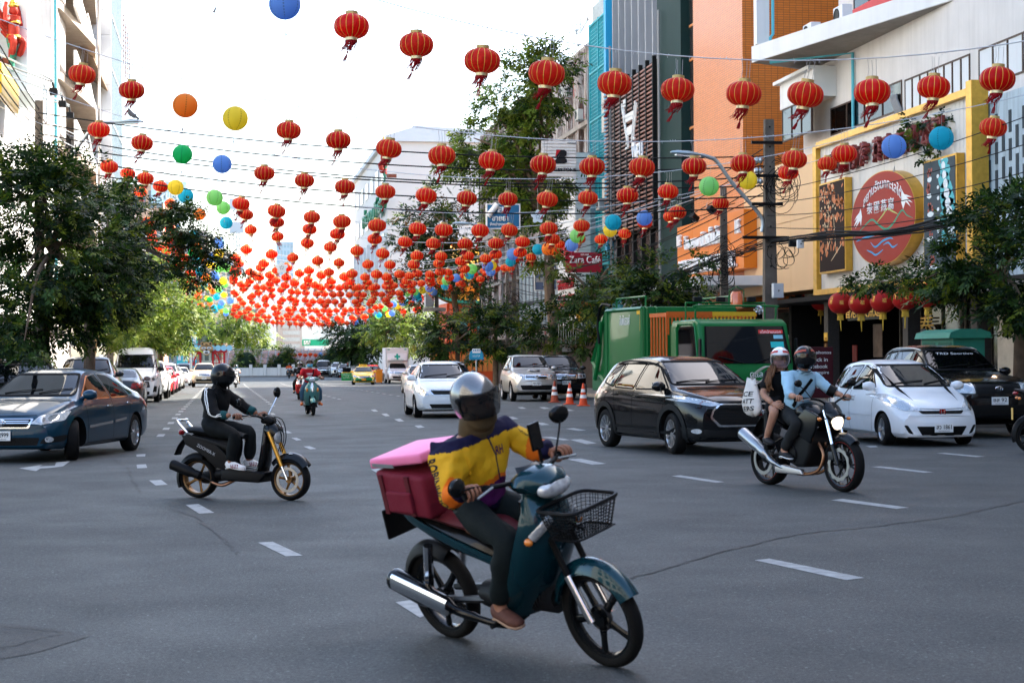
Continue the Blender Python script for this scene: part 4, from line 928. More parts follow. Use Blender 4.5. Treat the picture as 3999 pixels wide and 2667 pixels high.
for i in range(n_):x0,x1=pa.x+(pb_.x-pa.x)*i/n_,pa.x+(pb_.x-pa.x)*(i+1)/n_;MB().box((x0+.2,203.3,-.45),(x1-.2,203.6,.55)).build('wall_panel',GW,gw);MB().box((x0-.18,203.2,-.45),(x0+.18,203.7,.9),ch=.03).build('pier',GW,gw)
mb=MB()
for i in range(150):x=pa.x+(pb_.x-pa.x)*i/150;mb.tube([(x,203.45,.5),(x,203.45,1.05)],.018,4)
mb.build('railing',DARKP,gw)['kind']='stuff'
lm=thing('street_lamp','tall grey far lamp post by the teal house','street lamp');p=ony(745,1440,150);MB().tube([(p.x,150,-.5),(p.x,150,9.5)],[.1,.07],8).build('pole',STEEL,lm,True);MB().tube([(p.x-1.2,150,9.4),(p.x+1.2,150,9.4)],.05,6).build('cross_arm',STEEL,lm)
for s_ in(1,-1):MB().box((p.x+s_*1.1-.35,149.8,9.1),(p.x+s_*1.1+.35,150.2,9.3),ch=.04).build('lamp_head',DARKP,lm)
# ------------------------------------------------------------------ trees
def leafm(name,c,tr=.35):return mat('leaf '+name,c,.5,var=.25,scale=1.7,trans=tr,spec=.22)
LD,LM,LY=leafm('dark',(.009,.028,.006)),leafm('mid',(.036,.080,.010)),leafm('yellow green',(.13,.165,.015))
LS,LS2,LB=leafm('sunny',(.15,.23,.03)),leafm('sunny pale',(.24,.30,.05)),leafm('brown',(.16,.08,.02))  # sunny tones put sunlight into the leaf colour
BARK=mat('bark',(.13,.09,.06),.9,var=.35,scale=6,bump=.8,bscale=18)
def leaves(blobs,size,mats,dens=1.,seed=1,nl=9,spread=.5,droop=.35,ratio=.36,shell=.62,weights=None):
 g=np.random.default_rng(seed);PP,DD=[],[]
 for c,r in blobs:
  rv=np.array(r if hasattr(r,'__len__')else(r,r,r*.85));n=max(8,int(dens*4*math.pi*np.mean(rv)**2*1.7/(nl*size*size*ratio*.55)))
  nc=max(6,int(9*np.mean(rv)**1.6));d=g.normal(size=(nc,3));d/=np.linalg.norm(d,axis=1)[:,None];rad=shell+(1.12-shell)*g.random(nc)**.8
  cl=d*rad[:,None]*rv;k_=g.integers(0,nc,n);off=g.normal(size=(n,3))*(.19+.12*g.random(nc)[k_])[:,None]*rv*np.array((1,1,.62))
  p=cl[k_]+off;PP.append(p+np.array(c));o=p/np.linalg.norm(p,axis=1)[:,None];DD.append(o+g.normal(size=(n,3))*spread+np.array((0,0,-droop)))
 P,D=np.concatenate(PP),np.concatenate(DD);D/=np.linalg.norm(D,axis=1)[:,None];n=len(P)
 S=np.cross(D,g.normal(size=(n,3))*.35+np.array((0,0,1)));S/=np.linalg.norm(S,axis=1)[:,None];U=np.cross(S,D)
 V,MI=[],[];w=weights or[1/len(mats)]*len(mats);mi=g.choice(len(mats),n,p=w)
 for j in range(nl):
  f=j/max(1,nl-1);s=(1 if j%2 else-1)if j<nl-1 else 0
  base=P+D*(size*1.75*f);l=size*g.uniform(.75,1.2,n)
  dr=D*(.55 if s else 1)+S*(.85*s)+g.normal(size=(n,3))*.16+np.array((0,0,-.18));dr/=np.linalg.norm(dr,axis=1)[:,None]
  pr=np.cross(dr,U+g.normal(size=(n,3))*.3);pr/=np.linalg.norm(pr,axis=1)[:,None]
  mid=base+dr*(l*.45)[:,None]-U*(l*.05)[:,None];tip=base+dr*l[:,None]
  V.append(np.stack([base,mid+pr*(l*ratio/2)[:,None],tip,mid-pr*(l*ratio/2)[:,None]],1));MI.append(mi)
 V=np.concatenate(V).reshape(-1,3);nf=len(V)//4
 me=bpy.data.meshes.new('crown');me.vertices.add(len(V));me.vertices.foreach_set('co',V.ravel().astype(np.float32));me.loops.add(nf*4);me.loops.foreach_set('vertex_index',np.arange(nf*4,dtype=np.int32))
 me.polygons.add(nf);me.polygons.foreach_set('loop_start',np.arange(0,nf*4,4,dtype=np.int32))
 for m in mats:me.materials.append(m)
 me.polygons.foreach_set('material_index',np.concatenate(MI).astype(np.int32));me.update(calc_edges=True);return me
def tree(name,label,base,trunk,limbs,blobs,size,mats,dens=1.,seed=1,cat='tree',tr=.14,**k_):
 t=thing(name,label,cat,(base[0],base[1],0));I=Matrix.Translation((-base[0],-base[1],0));q=random.Random(seed)
 pts=catmull([base]+trunk,5);n=len(pts)
 MB().tube([p+Vector((q.gauss(0,tr*.12),q.gauss(0,tr*.12),0))for p in pts],[tr*(1.25-.75*i/(n-1))for i in range(n)],9).build('trunk',BARK,t,True,None,I)
 hub=Vector(trunk[-1]);low=Vector(trunk[len(trunk)//2])if len(trunk)>1 else hub
 for i,(c,r)in enumerate(blobs if limbs is None else limbs):
  c=Vector(c);s=(hub if i%2 else low.lerp(hub,.7));m_=s.lerp(c,.55)+Vector((0,0,.12*(c-s).length));MB().tube(catmull([s,m_,c],4),[tr*.5,tr*.46,tr*.42,tr*.36,tr*.3,tr*.25,tr*.2,tr*.15,tr*.08][:9],6).build('branch',BARK,t,True,None,I)
 o=link('crown',leaves(blobs,size,mats,dens,seed,**k_),t,I);o['kind']='stuff';return t
def B(*rows):return[(atd(px,py,Z),r)for px,py,Z,r in rows]
def gp(px,Z,x=None):d=atd(px,1400,Z);return Vector((d.x,d.y,.05+gz(d.y)))
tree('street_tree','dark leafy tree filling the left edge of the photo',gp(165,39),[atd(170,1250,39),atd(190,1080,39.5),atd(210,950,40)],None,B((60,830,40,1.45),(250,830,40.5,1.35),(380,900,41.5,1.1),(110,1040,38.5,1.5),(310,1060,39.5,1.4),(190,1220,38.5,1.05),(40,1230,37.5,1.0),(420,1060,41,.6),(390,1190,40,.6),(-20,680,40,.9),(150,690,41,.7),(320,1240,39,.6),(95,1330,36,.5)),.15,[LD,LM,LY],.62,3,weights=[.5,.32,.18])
tree('street_tree','spreading tree with long leafy branches over the parked van',gp(345,47),[atd(350,1250,47),atd(380,1080,47),atd(430,980,47)],None,B((450,830,47,.7),(530,830,47,.45),(480,940,47,.7),(540,960,46.5,.45),(430,760,48,.5),(510,700,47,.3)),.15,[LD,LM,LY],.5,4,weights=[.5,.35,.15])
lb=thing('tree_branch','thin leafy branches reaching right among the coloured lanterns','branch');hub=atd(500,930,46.5);bl=[]
for(px,py),(qx,qy)in(((600,850),(770,835)),((620,880),(735,815)),((620,930),(870,945)),((640,930),(800,965)),((650,1000),(955,1055)),((640,1010),(840,1100)),((620,1040),(760,1120)),((560,870),(720,900)),((680,960),(905,1020))):
 a,c_=atd(px,py,46.5),atd(qx,qy,45.5);m_=a.lerp(c_,.5)+Vector((0,0,.15));MB().tube(catmull([hub,a,m_,c_],5),[.045-.0025*i for i in range(16)],5).build('twig',BARK,lb,True)
 for i in range(14):f=.15+.85*i/13;bl.append((a.lerp(c_,f)+Vector((0,0,.15*math.sin(math.pi*f))),.11+.05*(i%3)))
o=link('foliage',leaves(bl,.12,[LD,LM,LY,LB],.13,5,weights=[.42,.38,.18,.02]),lb);o['kind']='stuff'
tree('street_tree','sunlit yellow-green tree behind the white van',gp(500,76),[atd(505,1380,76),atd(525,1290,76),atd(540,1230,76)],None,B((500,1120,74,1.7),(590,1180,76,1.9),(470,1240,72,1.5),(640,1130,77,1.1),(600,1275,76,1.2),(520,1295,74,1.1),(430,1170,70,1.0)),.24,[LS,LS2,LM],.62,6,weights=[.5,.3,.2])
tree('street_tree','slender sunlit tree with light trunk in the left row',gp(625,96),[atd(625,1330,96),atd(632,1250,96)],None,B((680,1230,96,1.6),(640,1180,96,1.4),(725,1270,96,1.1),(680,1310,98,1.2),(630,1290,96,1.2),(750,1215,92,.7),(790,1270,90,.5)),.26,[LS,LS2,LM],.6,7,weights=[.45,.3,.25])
tree('drooping_tree','pale drooping tree behind the roundabout gate',gp(930,215),[atd(925,1380,215),atd(930,1320,215)],None,B((900,1270,215,2.4),(960,1260,215,2.6),(1000,1310,215,1.8),(880,1310,215,1.8),(1015,1350,215,1.2),(930,1220,215,1.6)),.5,[LS,LS2,LM],.5,8,droop=.9,weights=[.4,.4,.2])
tree('street_tree','tall tree in front of the stained shophouse',gp(2172,84),[atd(2165,1300,84),atd(2150,1150,84),atd(2140,960,84),atd(2110,760,85)],None,B((2110,330,84,1.7),(2010,350,84,1.25),(2160,260,83,1.1),(2110,450,84,1.2),(1930,440,85,.8),(1790,590,86,1.0),(1890,640,86,1.35),(2000,660,86,1.6),(2110,700,85,1.5),(2050,530,86,1.4),(1960,790,86,1.4),(2070,860,85,1.4),(2140,960,84,1.0),(1850,540,86,.8)),.27,[LM,LY,LD,LS],.75,9,tr=.3,weights=[.3,.3,.1,.3])
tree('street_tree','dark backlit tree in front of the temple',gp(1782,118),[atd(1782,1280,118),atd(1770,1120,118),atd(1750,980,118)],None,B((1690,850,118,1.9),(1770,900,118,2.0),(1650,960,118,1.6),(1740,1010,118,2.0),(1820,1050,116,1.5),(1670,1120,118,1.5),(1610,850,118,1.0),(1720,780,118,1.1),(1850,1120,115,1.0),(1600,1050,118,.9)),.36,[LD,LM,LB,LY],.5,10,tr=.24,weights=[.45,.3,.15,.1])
tree('street_tree','small dark tree over the bus stop sign',gp(1788,96),[atd(1788,1370,96),atd(1790,1330,96)],None,B((1790,1295,96,1.4),(1720,1320,97,1.1),(1850,1290,96,1.1),(1760,1350,96,.9),(1690,1300,97,.7)),.28,[LD,LM,LY],.62,11,weights=[.55,.3,.15])
tree('street_tree','round dark green tree beyond the taxi',gp(1400,168),[atd(1400,1400,168),atd(1400,1350,168)],None,B((1400,1290,168,2.5),(1345,1315,168,1.7),(1450,1305,168,2.0),(1385,1345,168,1.7),(1440,1350,168,1.5)),.42,[LD,LM],.65,12,weights=[.65,.35])
tree('street_tree','light green tree above the box truck',gp(1500,156),[atd(1500,1390,156),atd(1510,1300,156)],None,B((1500,1235,156,1.8),(1560,1255,156,1.9),(1610,1290,152,1.9),(1530,1300,156,1.8),(1460,1265,157,1.4),(1640,1240,152,1.3),(1590,1325,154,1.4)),.38,[LS,LS2,LM,LD],.55,13,weights=[.35,.25,.25,.15])
tree('street_tree','broad-leaved young tree behind the far poles',gp(1935,88),[atd(1935,1370,88),atd(1935,1290,88)],None,B((1905,1290,88,1.0),(1960,1230,88,1.0),(1965,1320,88,1.15),(1900,1200,88,.7),(2035,1260,87,.8),(1880,1350,88,.7)),.27,[LD,LM,LY],.6,14,weights=[.5,.32,.18])
tree('street_tree','low bushy tree above the two off-roaders',gp(2190,80),[atd(2180,1360,80),atd(2190,1300,80)],None,B((2120,1270,80,.85),(2200,1245,80,.9),(2280,1265,79,.95),(2070,1300,80,.7),(2310,1320,78,.7),(2160,1310,80,.7),(2240,1300,79,.7)),.26,[LD,LM,LY],.6,15,weights=[.4,.38,.22])
tree('street_tree','airy tree in front of the cafe sign',gp(2350,63),[atd(2350,1330,63),atd(2335,1200,63),atd(2300,1130,63)],None,B((2235,1110,63,.6),(2345,1090,63,.65),(2420,1020,62,.5),(2290,1160,63,.8),(2380,1130,62,.75),(2200,1060,63,.4),(2350,1210,62,.7),(2430,1080,62,.5),(2260,1220,63,.5)),.19,[LD,LM,LY],.5,16,weights=[.4,.38,.22])
tree('street_tree','leafy tree rising behind the green truck',gp(2590,49),[atd(2590,1330,49),atd(2590,1180,49)],None,B((2500,1120,49,.75),(2580,1070,49,.7),(2650,1130,48.5,.75),(2550,1170,48.5,.7),(2690,1180,48,.6),(2460,1190,49,.6),(2700,1050,48,.4),(2620,1200,48,.6)),.19,[LD,LM,LY],.62,17,weights=[.5,.32,.18])
tree('street_tree','glossy green tree at the right edge above the parked off-roader',gp(3985,37),[atd(3985,1300,37),atd(3950,1180,36.5),atd(3900,1080,36.5)],None,B((3900,880,36.5,.85),(3800,960,36.5,.8),(3960,1010,35.5,.95),(3700,1040,37,.6),(3850,1110,36,.8),(3990,1160,35.5,.7),(3980,800,36,.6),(3620,1085,37.5,.35),(3750,1120,36.5,.5),(3940,1230,35.5,.5)),.15,[LD,LM,LY],.62,18,weights=[.5,.3,.2])
vb=thing('trailing_branch','thin leafy branch trailing along the gold sign edge','branch');bl=[(atd(3620-i*20,1092+4*math.sin(i)+i*.6,38+i*.2),.13+.05*((i*7)%3))for i in range(16)]
MB().tube([b_[0]for b_ in bl],[.03-.0015*i for i in range(16)],5).build('twig',BARK,vb,True);o=link('foliage',leaves(bl,.13,[LD,LM,LY],.7,19),vb);o['kind']='stuff'
vb=thing('climbing_vine','green vine hanging over the top of the gold sign frame','plant');bl=[(onx(px,py,XS-.2),.16)for px,py in((3545,455),(3560,500),(3540,540),(3615,570),(3640,600),(3620,620),(3680,530),(3690,480),(3660,560),(3600,470),(3575,545),(3650,465))]
MB().tube([b_[0]for b_ in bl],.012,4).build('stem',BARK,vb);o=link('foliage',leaves(bl,.11,[LD,LM,LY],.6,20,ratio=.7),vb);o['kind']='stuff'
for i,(px,py,r_,lb_)in enumerate(((948,1428,.95,'round clipped bush beside the far gate'),(965,1415,1.4,'larger sunlit round bush by the far gate'),(1088,1428,1.0,'small round bush at the island middle'),(1112,1412,1.35,'tall round bush at the island middle'),(1290,1418,1.35,'round bush behind the black people carrier'),(1318,1425,.9,'small round bush beside the people carrier'))):
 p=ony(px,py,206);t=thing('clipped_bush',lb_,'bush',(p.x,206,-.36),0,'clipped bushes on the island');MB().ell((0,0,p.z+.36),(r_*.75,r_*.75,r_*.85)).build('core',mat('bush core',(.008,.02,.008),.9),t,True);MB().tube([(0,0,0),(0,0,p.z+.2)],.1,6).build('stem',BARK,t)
 o=link('foliage',leaves([((0,0,p.z+.36),(r_,r_,r_*1.05))],.2,[LM,LD,LY]if i!=1 else[LS,LS2,LM],1.,30+i,shell=.9),t);o['kind']='stuff'
for i,(p0,p1,lb_)in enumerate((((885,1432),(935,1452),'low clipped hedge left of the round bushes'),((995,1428),(1072,1450),'long low clipped hedge between the round bushes'),((1130,1432),(1240,1450),'low dark hedge behind the scooter riders'))):
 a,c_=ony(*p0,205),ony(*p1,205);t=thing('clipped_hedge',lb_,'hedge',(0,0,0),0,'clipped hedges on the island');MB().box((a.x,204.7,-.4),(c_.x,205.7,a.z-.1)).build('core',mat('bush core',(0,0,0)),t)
 bl=[((x,205.2,zz_),(.5,.55,.45))for x in np.arange(a.x+.3,c_.x,.7)for zz_ in(c_.z*.5+.3,a.z-.35)];o=link('foliage',leaves(bl,.18,[LS,LM,LS2],.7,40+i,shell=.9),t);o['kind']='stuff'
# ------------------------------------------------------------------ lanterns on strings across the street
ORD=['first','second','third','fourth','fifth','sixth','seventh','eighth','ninth','tenth','eleventh','twelfth','thirteenth','fourteenth','fifteenth','sixteenth','seventeenth','eighteenth','nineteenth','twentieth','twenty-first','twenty-second','twenty-third','twenty-fourth','twenty-fifth','twenty-sixth']
LRED=mat('red lantern cloth',(.86,.012,.006),.42,var=.10,scale=5,trans=.55,spec=.35)
LRIB=mat('gold rib',(.85,.42,.06),.4,.1);LCAP=mat('lantern cap',(.55,.38,.14),.45,.5,var=.3,scale=30);LFR=mat('red fringe',(.33,.006,.010),.7,trans=.2);LTIN=mat('pale gold band',(.72,.60,.32),.35,.6)
LWIRE=mat('hanger wire',(.35,.33,.33),.5,.5)
def lant_prof(n):
 out=[]
 for j in range(n+1):
  t=-0.94+1.88*j/n;out.append((.278*(1-abs(t)**2.25)**(1/2.25),.197*t))
 return out
def shade_mesh(nv=14,lobes=16,sub=3):
 rings=[]
 for r_,z in lant_prof(nv):
  rings.append([(r_*(1-.035*abs(math.cos(lobes*math.pi*k_/(lobes*sub)))**6)*math.cos(2*math.pi*k_/(lobes*sub)),r_*(1-.035*abs(math.cos(lobes*math.pi*k_/(lobes*sub)))**6)*math.sin(2*math.pi*k_/(lobes*sub)),z)for k_ in range(lobes*sub)])
 return MB().rings(rings,True,False)
def ribs(mb,lobes=16,mi=0,w=.0045):
 P=lant_prof(12)
 for k_ in range(lobes):
  a=2*math.pi*k_/lobes;ca,sa=math.cos(a),math.sin(a)
  V=[]
  for r_,z in P:r2=r_*.972+.004;V+=[(r2*ca-w*sa,r2*sa+w*ca,z),(r2*ca+w*sa,r2*sa-w*ca,z)]
  mb.add(V,[(2*i,2*i+1,2*i+3,2*i+2)for i in range(len(P)-1)],mi)
 return mb
def band(z0,z1,r0,r1,mi=0,mb=None):return(mb or MB()).lathe([(r0*.8,z0+.002),(r0,z0),(r1,z1),(r1*.8,z1-.002)],20,mi)
def fringe(seed,mb=None,mi=0,n=30,wind=(-.10,.02)):
 q=random.Random(seed);mb=mb or MB()
 for k_ in range(n):
  a=2*math.pi*k_/n;x,y=.098*math.cos(a),.098*math.sin(a);L_=q.uniform(.11,.19);w=.011
  P=[(x,y,-.225)]
  for s in range(1,4):f=s/3;P.append((x*(1-.12*f)+wind[0]*f*f*q.uniform(.5,1.5)+q.uniform(-.008,.008),y*(1-.12*f)+wind[1]*f*f+q.uniform(-.008,.008),-.225-L_*f))
  t=(-math.sin(a)*w,math.cos(a)*w);V=[]
  for i,p in enumerate(P):k2=1-.25*i/3;V+=[(p[0]-t[0]*k2,p[1]-t[1]*k2,p[2]),(p[0]+t[0]*k2,p[1]+t[1]*k2,p[2])]
  mb.add(V,[(2*i,2*i+1,2*i+3,2*i+2)for i in range(3)],mi)
 return mb
def tassel(seed,mb=None,mi=0,mi2=0):
 q=random.Random(seed+50);mb=mb or MB();dx,dy=q.uniform(-.09,-.02),q.uniform(-.02,.02)
 mb.tube([(0,0,-.22),(dx*.5,dy*.5,-.36),(dx,dy,-.40)],.003,4,mi);mb.ell((dx,dy,-.41),(.016,.016,.02),mi2,8,6)
 for k_ in range(9):a=2*math.pi*k_/9;mb.tube([(dx,dy,-.42),(dx*1.4+.02*math.cos(a),dy+.02*math.sin(a),-.48),(dx*2+.022*math.cos(a),dy+.022*math.sin(a),-.55)],.005,3,mi)
 return mb
def hanger(mb=None,mi=0):
 mb=mb or MB()
 for x,y in((-.07,0),(.07,0),(.0,.06)):mb.tube([(x,y,.2),(x*.8+.01,y,.36),(x*.9,y,.52)],.004,4,mi)
 return mb
LRED2=mat('faded red lantern cloth',(.82,.03,.014),.5,var=.2,scale=7,trans=.5);LRED3=mat('deep red lantern cloth',(.72,.008,.006),.38,var=.1,scale=4,trans=.45)
shades=[shade_mesh().mesh('shade',m_,True,60)for m_ in(LRED,LRED2,LRED3)];ribm=ribs(MB()).mesh('rib_cage',LRIB)
topc=band(.185,.235,.10,.098).mesh('top_cap',LCAP,True);botc=band(-.23,-.185,.10,.10).mesh('bottom_band',LTIN,True)
frs=[fringe(i).mesh('fringe',LFR)for i in range(5)];tss=[tassel(i).mesh('tassel',LFR)for i in range(4)];hang=hanger().mesh('hanger',LWIRE)
def far_lantern(seed):
 mb=shade_mesh(8,16,1);ribs(mb,16,1,.006);band(.185,.235,.10,.098,2,mb);band(-.23,-.185,.10,.10,2,mb);fringe(seed,mb,3,16);tassel(seed,mb,3,2);hanger(mb,4);return mb.mesh('red_lantern',[LRED,LRIB,LCAP,LFR,LWIRE],True,60)
fars=[far_lantern(i)for i in range(5)]
RCOL={'teal':(.04,.55,.68),'blue':(.26,.45,.80),'orange':(.95,.36,.06),'yellow':(.95,.78,.10),'green':(.04,.62,.22),'pale green':(.42,.80,.32)}
def round_parts(cn):
 c=RCOL[cn];m=mat('paper lantern '+cn,c,.6,trans=.65);md=mat('lantern seam '+cn,tuple(v*.62 for v in c),.7,trans=.25)
 rings=[];nv=44
 for j in range(nv+1):
  t=math.pi*(.03+.94*j/nv)-math.pi/2;r_=.262*math.cos(t)*(1+(.012 if j%2 else-.004));rings.append([(r_*math.cos(2*math.pi*k_/28),r_*math.sin(2*math.pi*k_/28),.255*math.sin(t))for k_ in range(28)])
 sm=MB()
 for k_ in range(6):
  a=math.pi/3*k_+.3
  for j in range(3,nv-3,3):
   V=[]
   for jj in(j,j+2):t=math.pi*(.03+.94*jj/nv)-math.pi/2;r_=.266*math.cos(t);V+=[(r_*math.cos(a-.05),r_*math.sin(a-.05),.257*math.sin(t)),(r_*math.cos(a+.05),r_*math.sin(a+.05),.257*math.sin(t))]
   sm.add(V,[(0,1,3,2)])
 q=random.Random(len(cn));ts=MB();ts.tube([(0,0,-.25),(0,0,-.42)],.002,3)
 for k_ in range(6):ts.tube([(0,0,-.42),(q.uniform(-.05,.0),q.uniform(-.02,.02),-.54)],.006,3)
 hw=MB().tube([(0,0,.25),(.0,0,.52)],.003,4)
 return MB().rings(rings,True,False).mesh('shade',m,True,60),sm.mesh('seams',md),ts.mesh('tassel',mat('pale tassel',(.5,.45,.42),.7)),hw.mesh('hanger',LWIRE)
RND={k_:round_parts(k_)for k_ in RCOL}
STRW=mat('light string',(.55,.58,.60),.5,.2)
ZR=[27.5,36.8,46,55,62,69.5,77,83,88,93,97.5,101,105,109,113,117,121,125,129,134,139,144,149,155,161,167]
CPAL=[('teal','blue'),('orange','yellow'),('green','blue'),('yellow','pale green'),('teal','pale green'),('orange','teal')]
CPAR=[('blue','teal'),('blue','teal'),('pale green','yellow'),('teal','blue'),('pale green','yellow'),('orange','blue')]
lr=random.Random(11);reds=0;extra=MB()
for k_,Zk in enumerate(ZR):
 cc,z0,xc=(.0225,5.75,8.9)if k_==0 else(.0146,5.62,8.7)if k_==1 else(.0148,5.78,8.0)if k_==2 else(.0155+lr.uniform(-.003,.004),5.68+lr.uniform(-.15,.2),8+lr.uniform(-1,1))
 if Zk>104:z0-=(Zk-104)/56*.95
 yk=lambda x:(Zk-.1639*6.7)/.9865-.12*(x-6.7)
 zk=lambda x:z0+cc*(x-xc)**2
 nm=ORD[k_]if k_ else 'nearest'
 st=thing('light_string','thin light string across the street, %s from the camera'%ORD[k_]if k_ else 'nearest light string across the street','string',(0,0,0),0,'light strings over the street')
 pts=[(x,yk(x),zk(x)+.54)for x in np.linspace(-7.4,19.3,40)];mb=MB().tube(pts,.009 if k_<4 else .012,4)
 mb.build('cord',STRW,st)
 if k_<6:
  mb=MB()
  for i in range(240 if k_<3 else 120):x=lr.uniform(-7,19);a=lr.uniform(0,6.28);mb.tube([(x,yk(x),zk(x)+.54),(x+.03*math.cos(a),yk(x)+.01,zk(x)+.54+.045*math.sin(a))],.004,3)
  mb.build('bulbs',STRW,st)['kind']='stuff'
 off=lr.uniform(-.5,.5)if k_>2 else 0;xs0,dx_=((-1.05-1.02,1.022)if k_==0 else(-2.9,1.065)if k_==1 else(-3.15,1.06));nred=0
 for i in range(19 if k_ else 17):
  x=xs0+off+i*dx_+lr.uniform(-.16,.16)*(k_>2)+lr.uniform(-.03,.03);p=(x,yk(x),zk(x))
  col_=None;j=i+(1 if k_==0 else 0)
  if i in(2,3):col_=CPAL[k_%6][i-2]
  if i in(15,16)and k_:col_=CPAR[k_%6][i-15]if k_!=1 else None
  if k_==1 and i in(16,17):col_=CPAR[1][i-16]
  rot=(lr.uniform(-.12,.12),lr.uniform(-.02,.16),lr.uniform(0,6.28));sc=lr.uniform(.93,1.05)
  place='%s from the left on the %s string'%(ORD[i],nm)
  if col_:
   t=thing('round_paper_lantern','%s round paper lantern, %s'%(col_,place),'lantern',p,0,'round paper lanterns over the street',sc);t.rotation_euler=rot
   for nm2,me in zip(('shade','seams','tassel','hanger'),RND[col_]):
    o=link(nm2,me,t)
    if nm2=='seams':o['kind']='stuff'
   continue
  reds+=1
  if reds>300:
   me=fars[0];M4=Matrix.Translation(p)@Matrix.Rotation(rot[2],4,'Z');o_=len(extra.v)
   extra.v+=[tuple(M4@v.co)for v in me.vertices];extra.f+=[tuple(i2+o_ for i2 in pl.vertices)for pl in me.polygons];extra.m+=[pl.material_index for pl in me.polygons];continue
  lb='red lantern, %s'%place
  if k_<5:
   t=thing('red_lantern',lb,'lantern',p,0,'red lanterns over the street',sc);t.rotation_euler=(rot[0],rot[1],lr.uniform(-.5,.5))
   for nm2,me in(('shade',shades[lr.randrange(3)]),('rib_cage',ribm),('top_cap',topc),('bottom_band',botc),('fringe',frs[i%5]),('tassel',tss[i%4]),('hanger',hang)):
    o=link(nm2,me,t)
    if nm2 in('rib_cage','fringe','hanger','tassel'):o['kind']='stuff'
  else:
   t=link('red_lantern',fars[i%5]);t.location=p;t.rotation_euler=(rot[0],rot[1],rot[2]);t.scale=(sc,)*3;tag(t,lb,'lantern','red lanterns over the street')
if extra.f:o=extra.build('red_lantern',[LRED,LRIB,LCAP,LFR,LWIRE],None,True,60);tag(o,'farthest red lanterns crowding the end of the street','lantern');o['kind']='stuff'
SHL=mat('printed red lantern',(.42,.012,.010),.5,trans=.15)
rings=[]
for j in range(21):t=math.pi*(.06+.88*j/20)-math.pi/2;rings.append([(.44*math.cos(t)*(1+.012*(j%2))*math.cos(2*math.pi*q/32),.44*math.cos(t)*(1+.012*(j%2))*math.sin(2*math.pi*q/32),.40*math.sin(t))for q in range(32)])
fat=MB().rings(rings,True,False).mesh('shade',SHL,True,60);fcap=MB().lathe([(.12,-.44),(.14,-.38),(.10,-.36)],16).mesh('base_ring',GOLD,True);ftop=MB().lathe([(.10,.37),(.14,.39),(.12,.46),(.01,.47)],16).mesh('top_cap',GOLD,True)
ftas=MB()
for q in range(12):a=q*math.pi/6;ftas.tube([(.09*math.cos(a),.09*math.sin(a),-.43),(.11*math.cos(a),.11*math.sin(a),-.62)],.02,4)
ftas.tube([(0,0,-.6),(.02,0,-1.0)],[.03,.012],6);ftas=ftas.mesh('tassel',mat('gold tassel',(.65,.42,.05),.6))
for i,(px,py,wd)in enumerate(((3282,1178,60),(3363,1178,64),(3448,1170,64),(3535,1158,68),(3625,1148,68),(3160,1172,48),(3205,1172,44))):
 p=onx(px,py+6,18.6 if i<5 else 20.8)
 t=thing('printed_lantern',('%s of the fat red printed lanterns along the shop canopy'%['leftmost','second','middle','fourth','rightmost'][i])if i<5 else('dim red lantern deep under the canopy, %s'%('farther left' if i==5 else 'nearer the column')),'lantern',p,i*.7,'printed lanterns under the shop canopy',.84 if i<5 else .8)
 for nm2,me in(('shade',fat),('base_ring',fcap),('top_cap',ftop),('tassel',ftas)):
  o=link(nm2,me,t)
  if nm2=='tassel':o['kind']='stuff'
 MB().tube([(0,0,.45),(0,0,.8)],.01,4).build('cord',CABLE,t)
 if i<5:
  bv=BVHTree.FromPolygons([v.co for v in fat.vertices],[pl.vertices for pl in fat.polygons])
  for ang,tx,hh in((R(200),'吉祥',.42),(R(255),'福',.3)):
   me=text_mesh('\n'.join(tx),.16,0);ca,sa=math.cos(ang-i*.7),math.sin(ang-i*.7)
   for v in me.vertices:
    u,w=v.co.x,v.co.y+(.1 if len(tx)>1 else 0);o_=Vector((ca,sa,0))*1+Vector((-sa,ca,0))*u+Vector((0,0,w));h_=bv.ray_cast(o_,Vector((-ca,-sa,0)))
    v.co=(h_[0]+Vector((ca,sa,0))*.006)if h_[0]else o_*.4
   me.materials.clear();me.materials.append(GLET);link('lettering',me,t)
# ------------------------------------------------------------------ poles, lamps, cables
POLEM=mat('pole concrete',(.13,.11,.09),.9,var=.3,scale=4,bump=.5,bscale=40,streak=.3)
def pole(label,x,y,h_,w=.34,holes=True):
 t=thing('utility_pole',label,'utility pole',(x,y,.1+gz(y)))
 MB().prism([(-w/2,-w*.32),(w/2,-w*.32),(w/2,w*.32),(-w/2,w*.32)],lambda u,v,s:(u*(1-.4*s),v*(1-.4*s),(h_-gz(y))*s)).build('shaft',POLEM,t)
 if holes:
  for j in range(int(h_/.6)):MB().lathe([(.001,0),(.028,0),(.028,.012),(.001,.012)],8,0,(0,0,0),'y').build('bolt_hole',mat('hole',(.005,.005,.005),.9),t,False,None,Matrix.Translation((0,-w*.32*(1-.4*(.6+j*.6)/h_)-.013,.6+j*.6)))
 return t
q=onx(3002,468,16.3);PM=q.copy();mp_=pole('tall concrete utility pole tangled in cables by the corner shop',16.3,q.y,q.z-.1,.46)
q2=onx(2825,735,16.3);PB=q2;pole('shorter bare concrete pole in front of the hotel sign',16.3,q2.y,q2.z-.1,.32)
q3=onx(2006,1025,16.3);PC=q3;pole('thick far concrete pole behind the silver off-roader',16.3,q3.y,q3.z,.34);q4=onx(1981,1045,16.3);pole('slimmer far pole left of the thick far one',16.3,q4.y,q4.z,.26)
ql=onx(152,405,-6);PL=ql;pole('concrete pole top sticking out of the left tree',-6,ql.y,ql.z,.40);q5=onx(430,1195,-5.5);pole('sunlit pole between the left trees',-5.5,q5.y,q5.z+2,.36)
q6=onx(1705,1150,15.5);P6=q6;pole('far pole with transformer platform right of the box truck',15.5,q6.y,q6.z+1.5,.4)
bx_=MB()
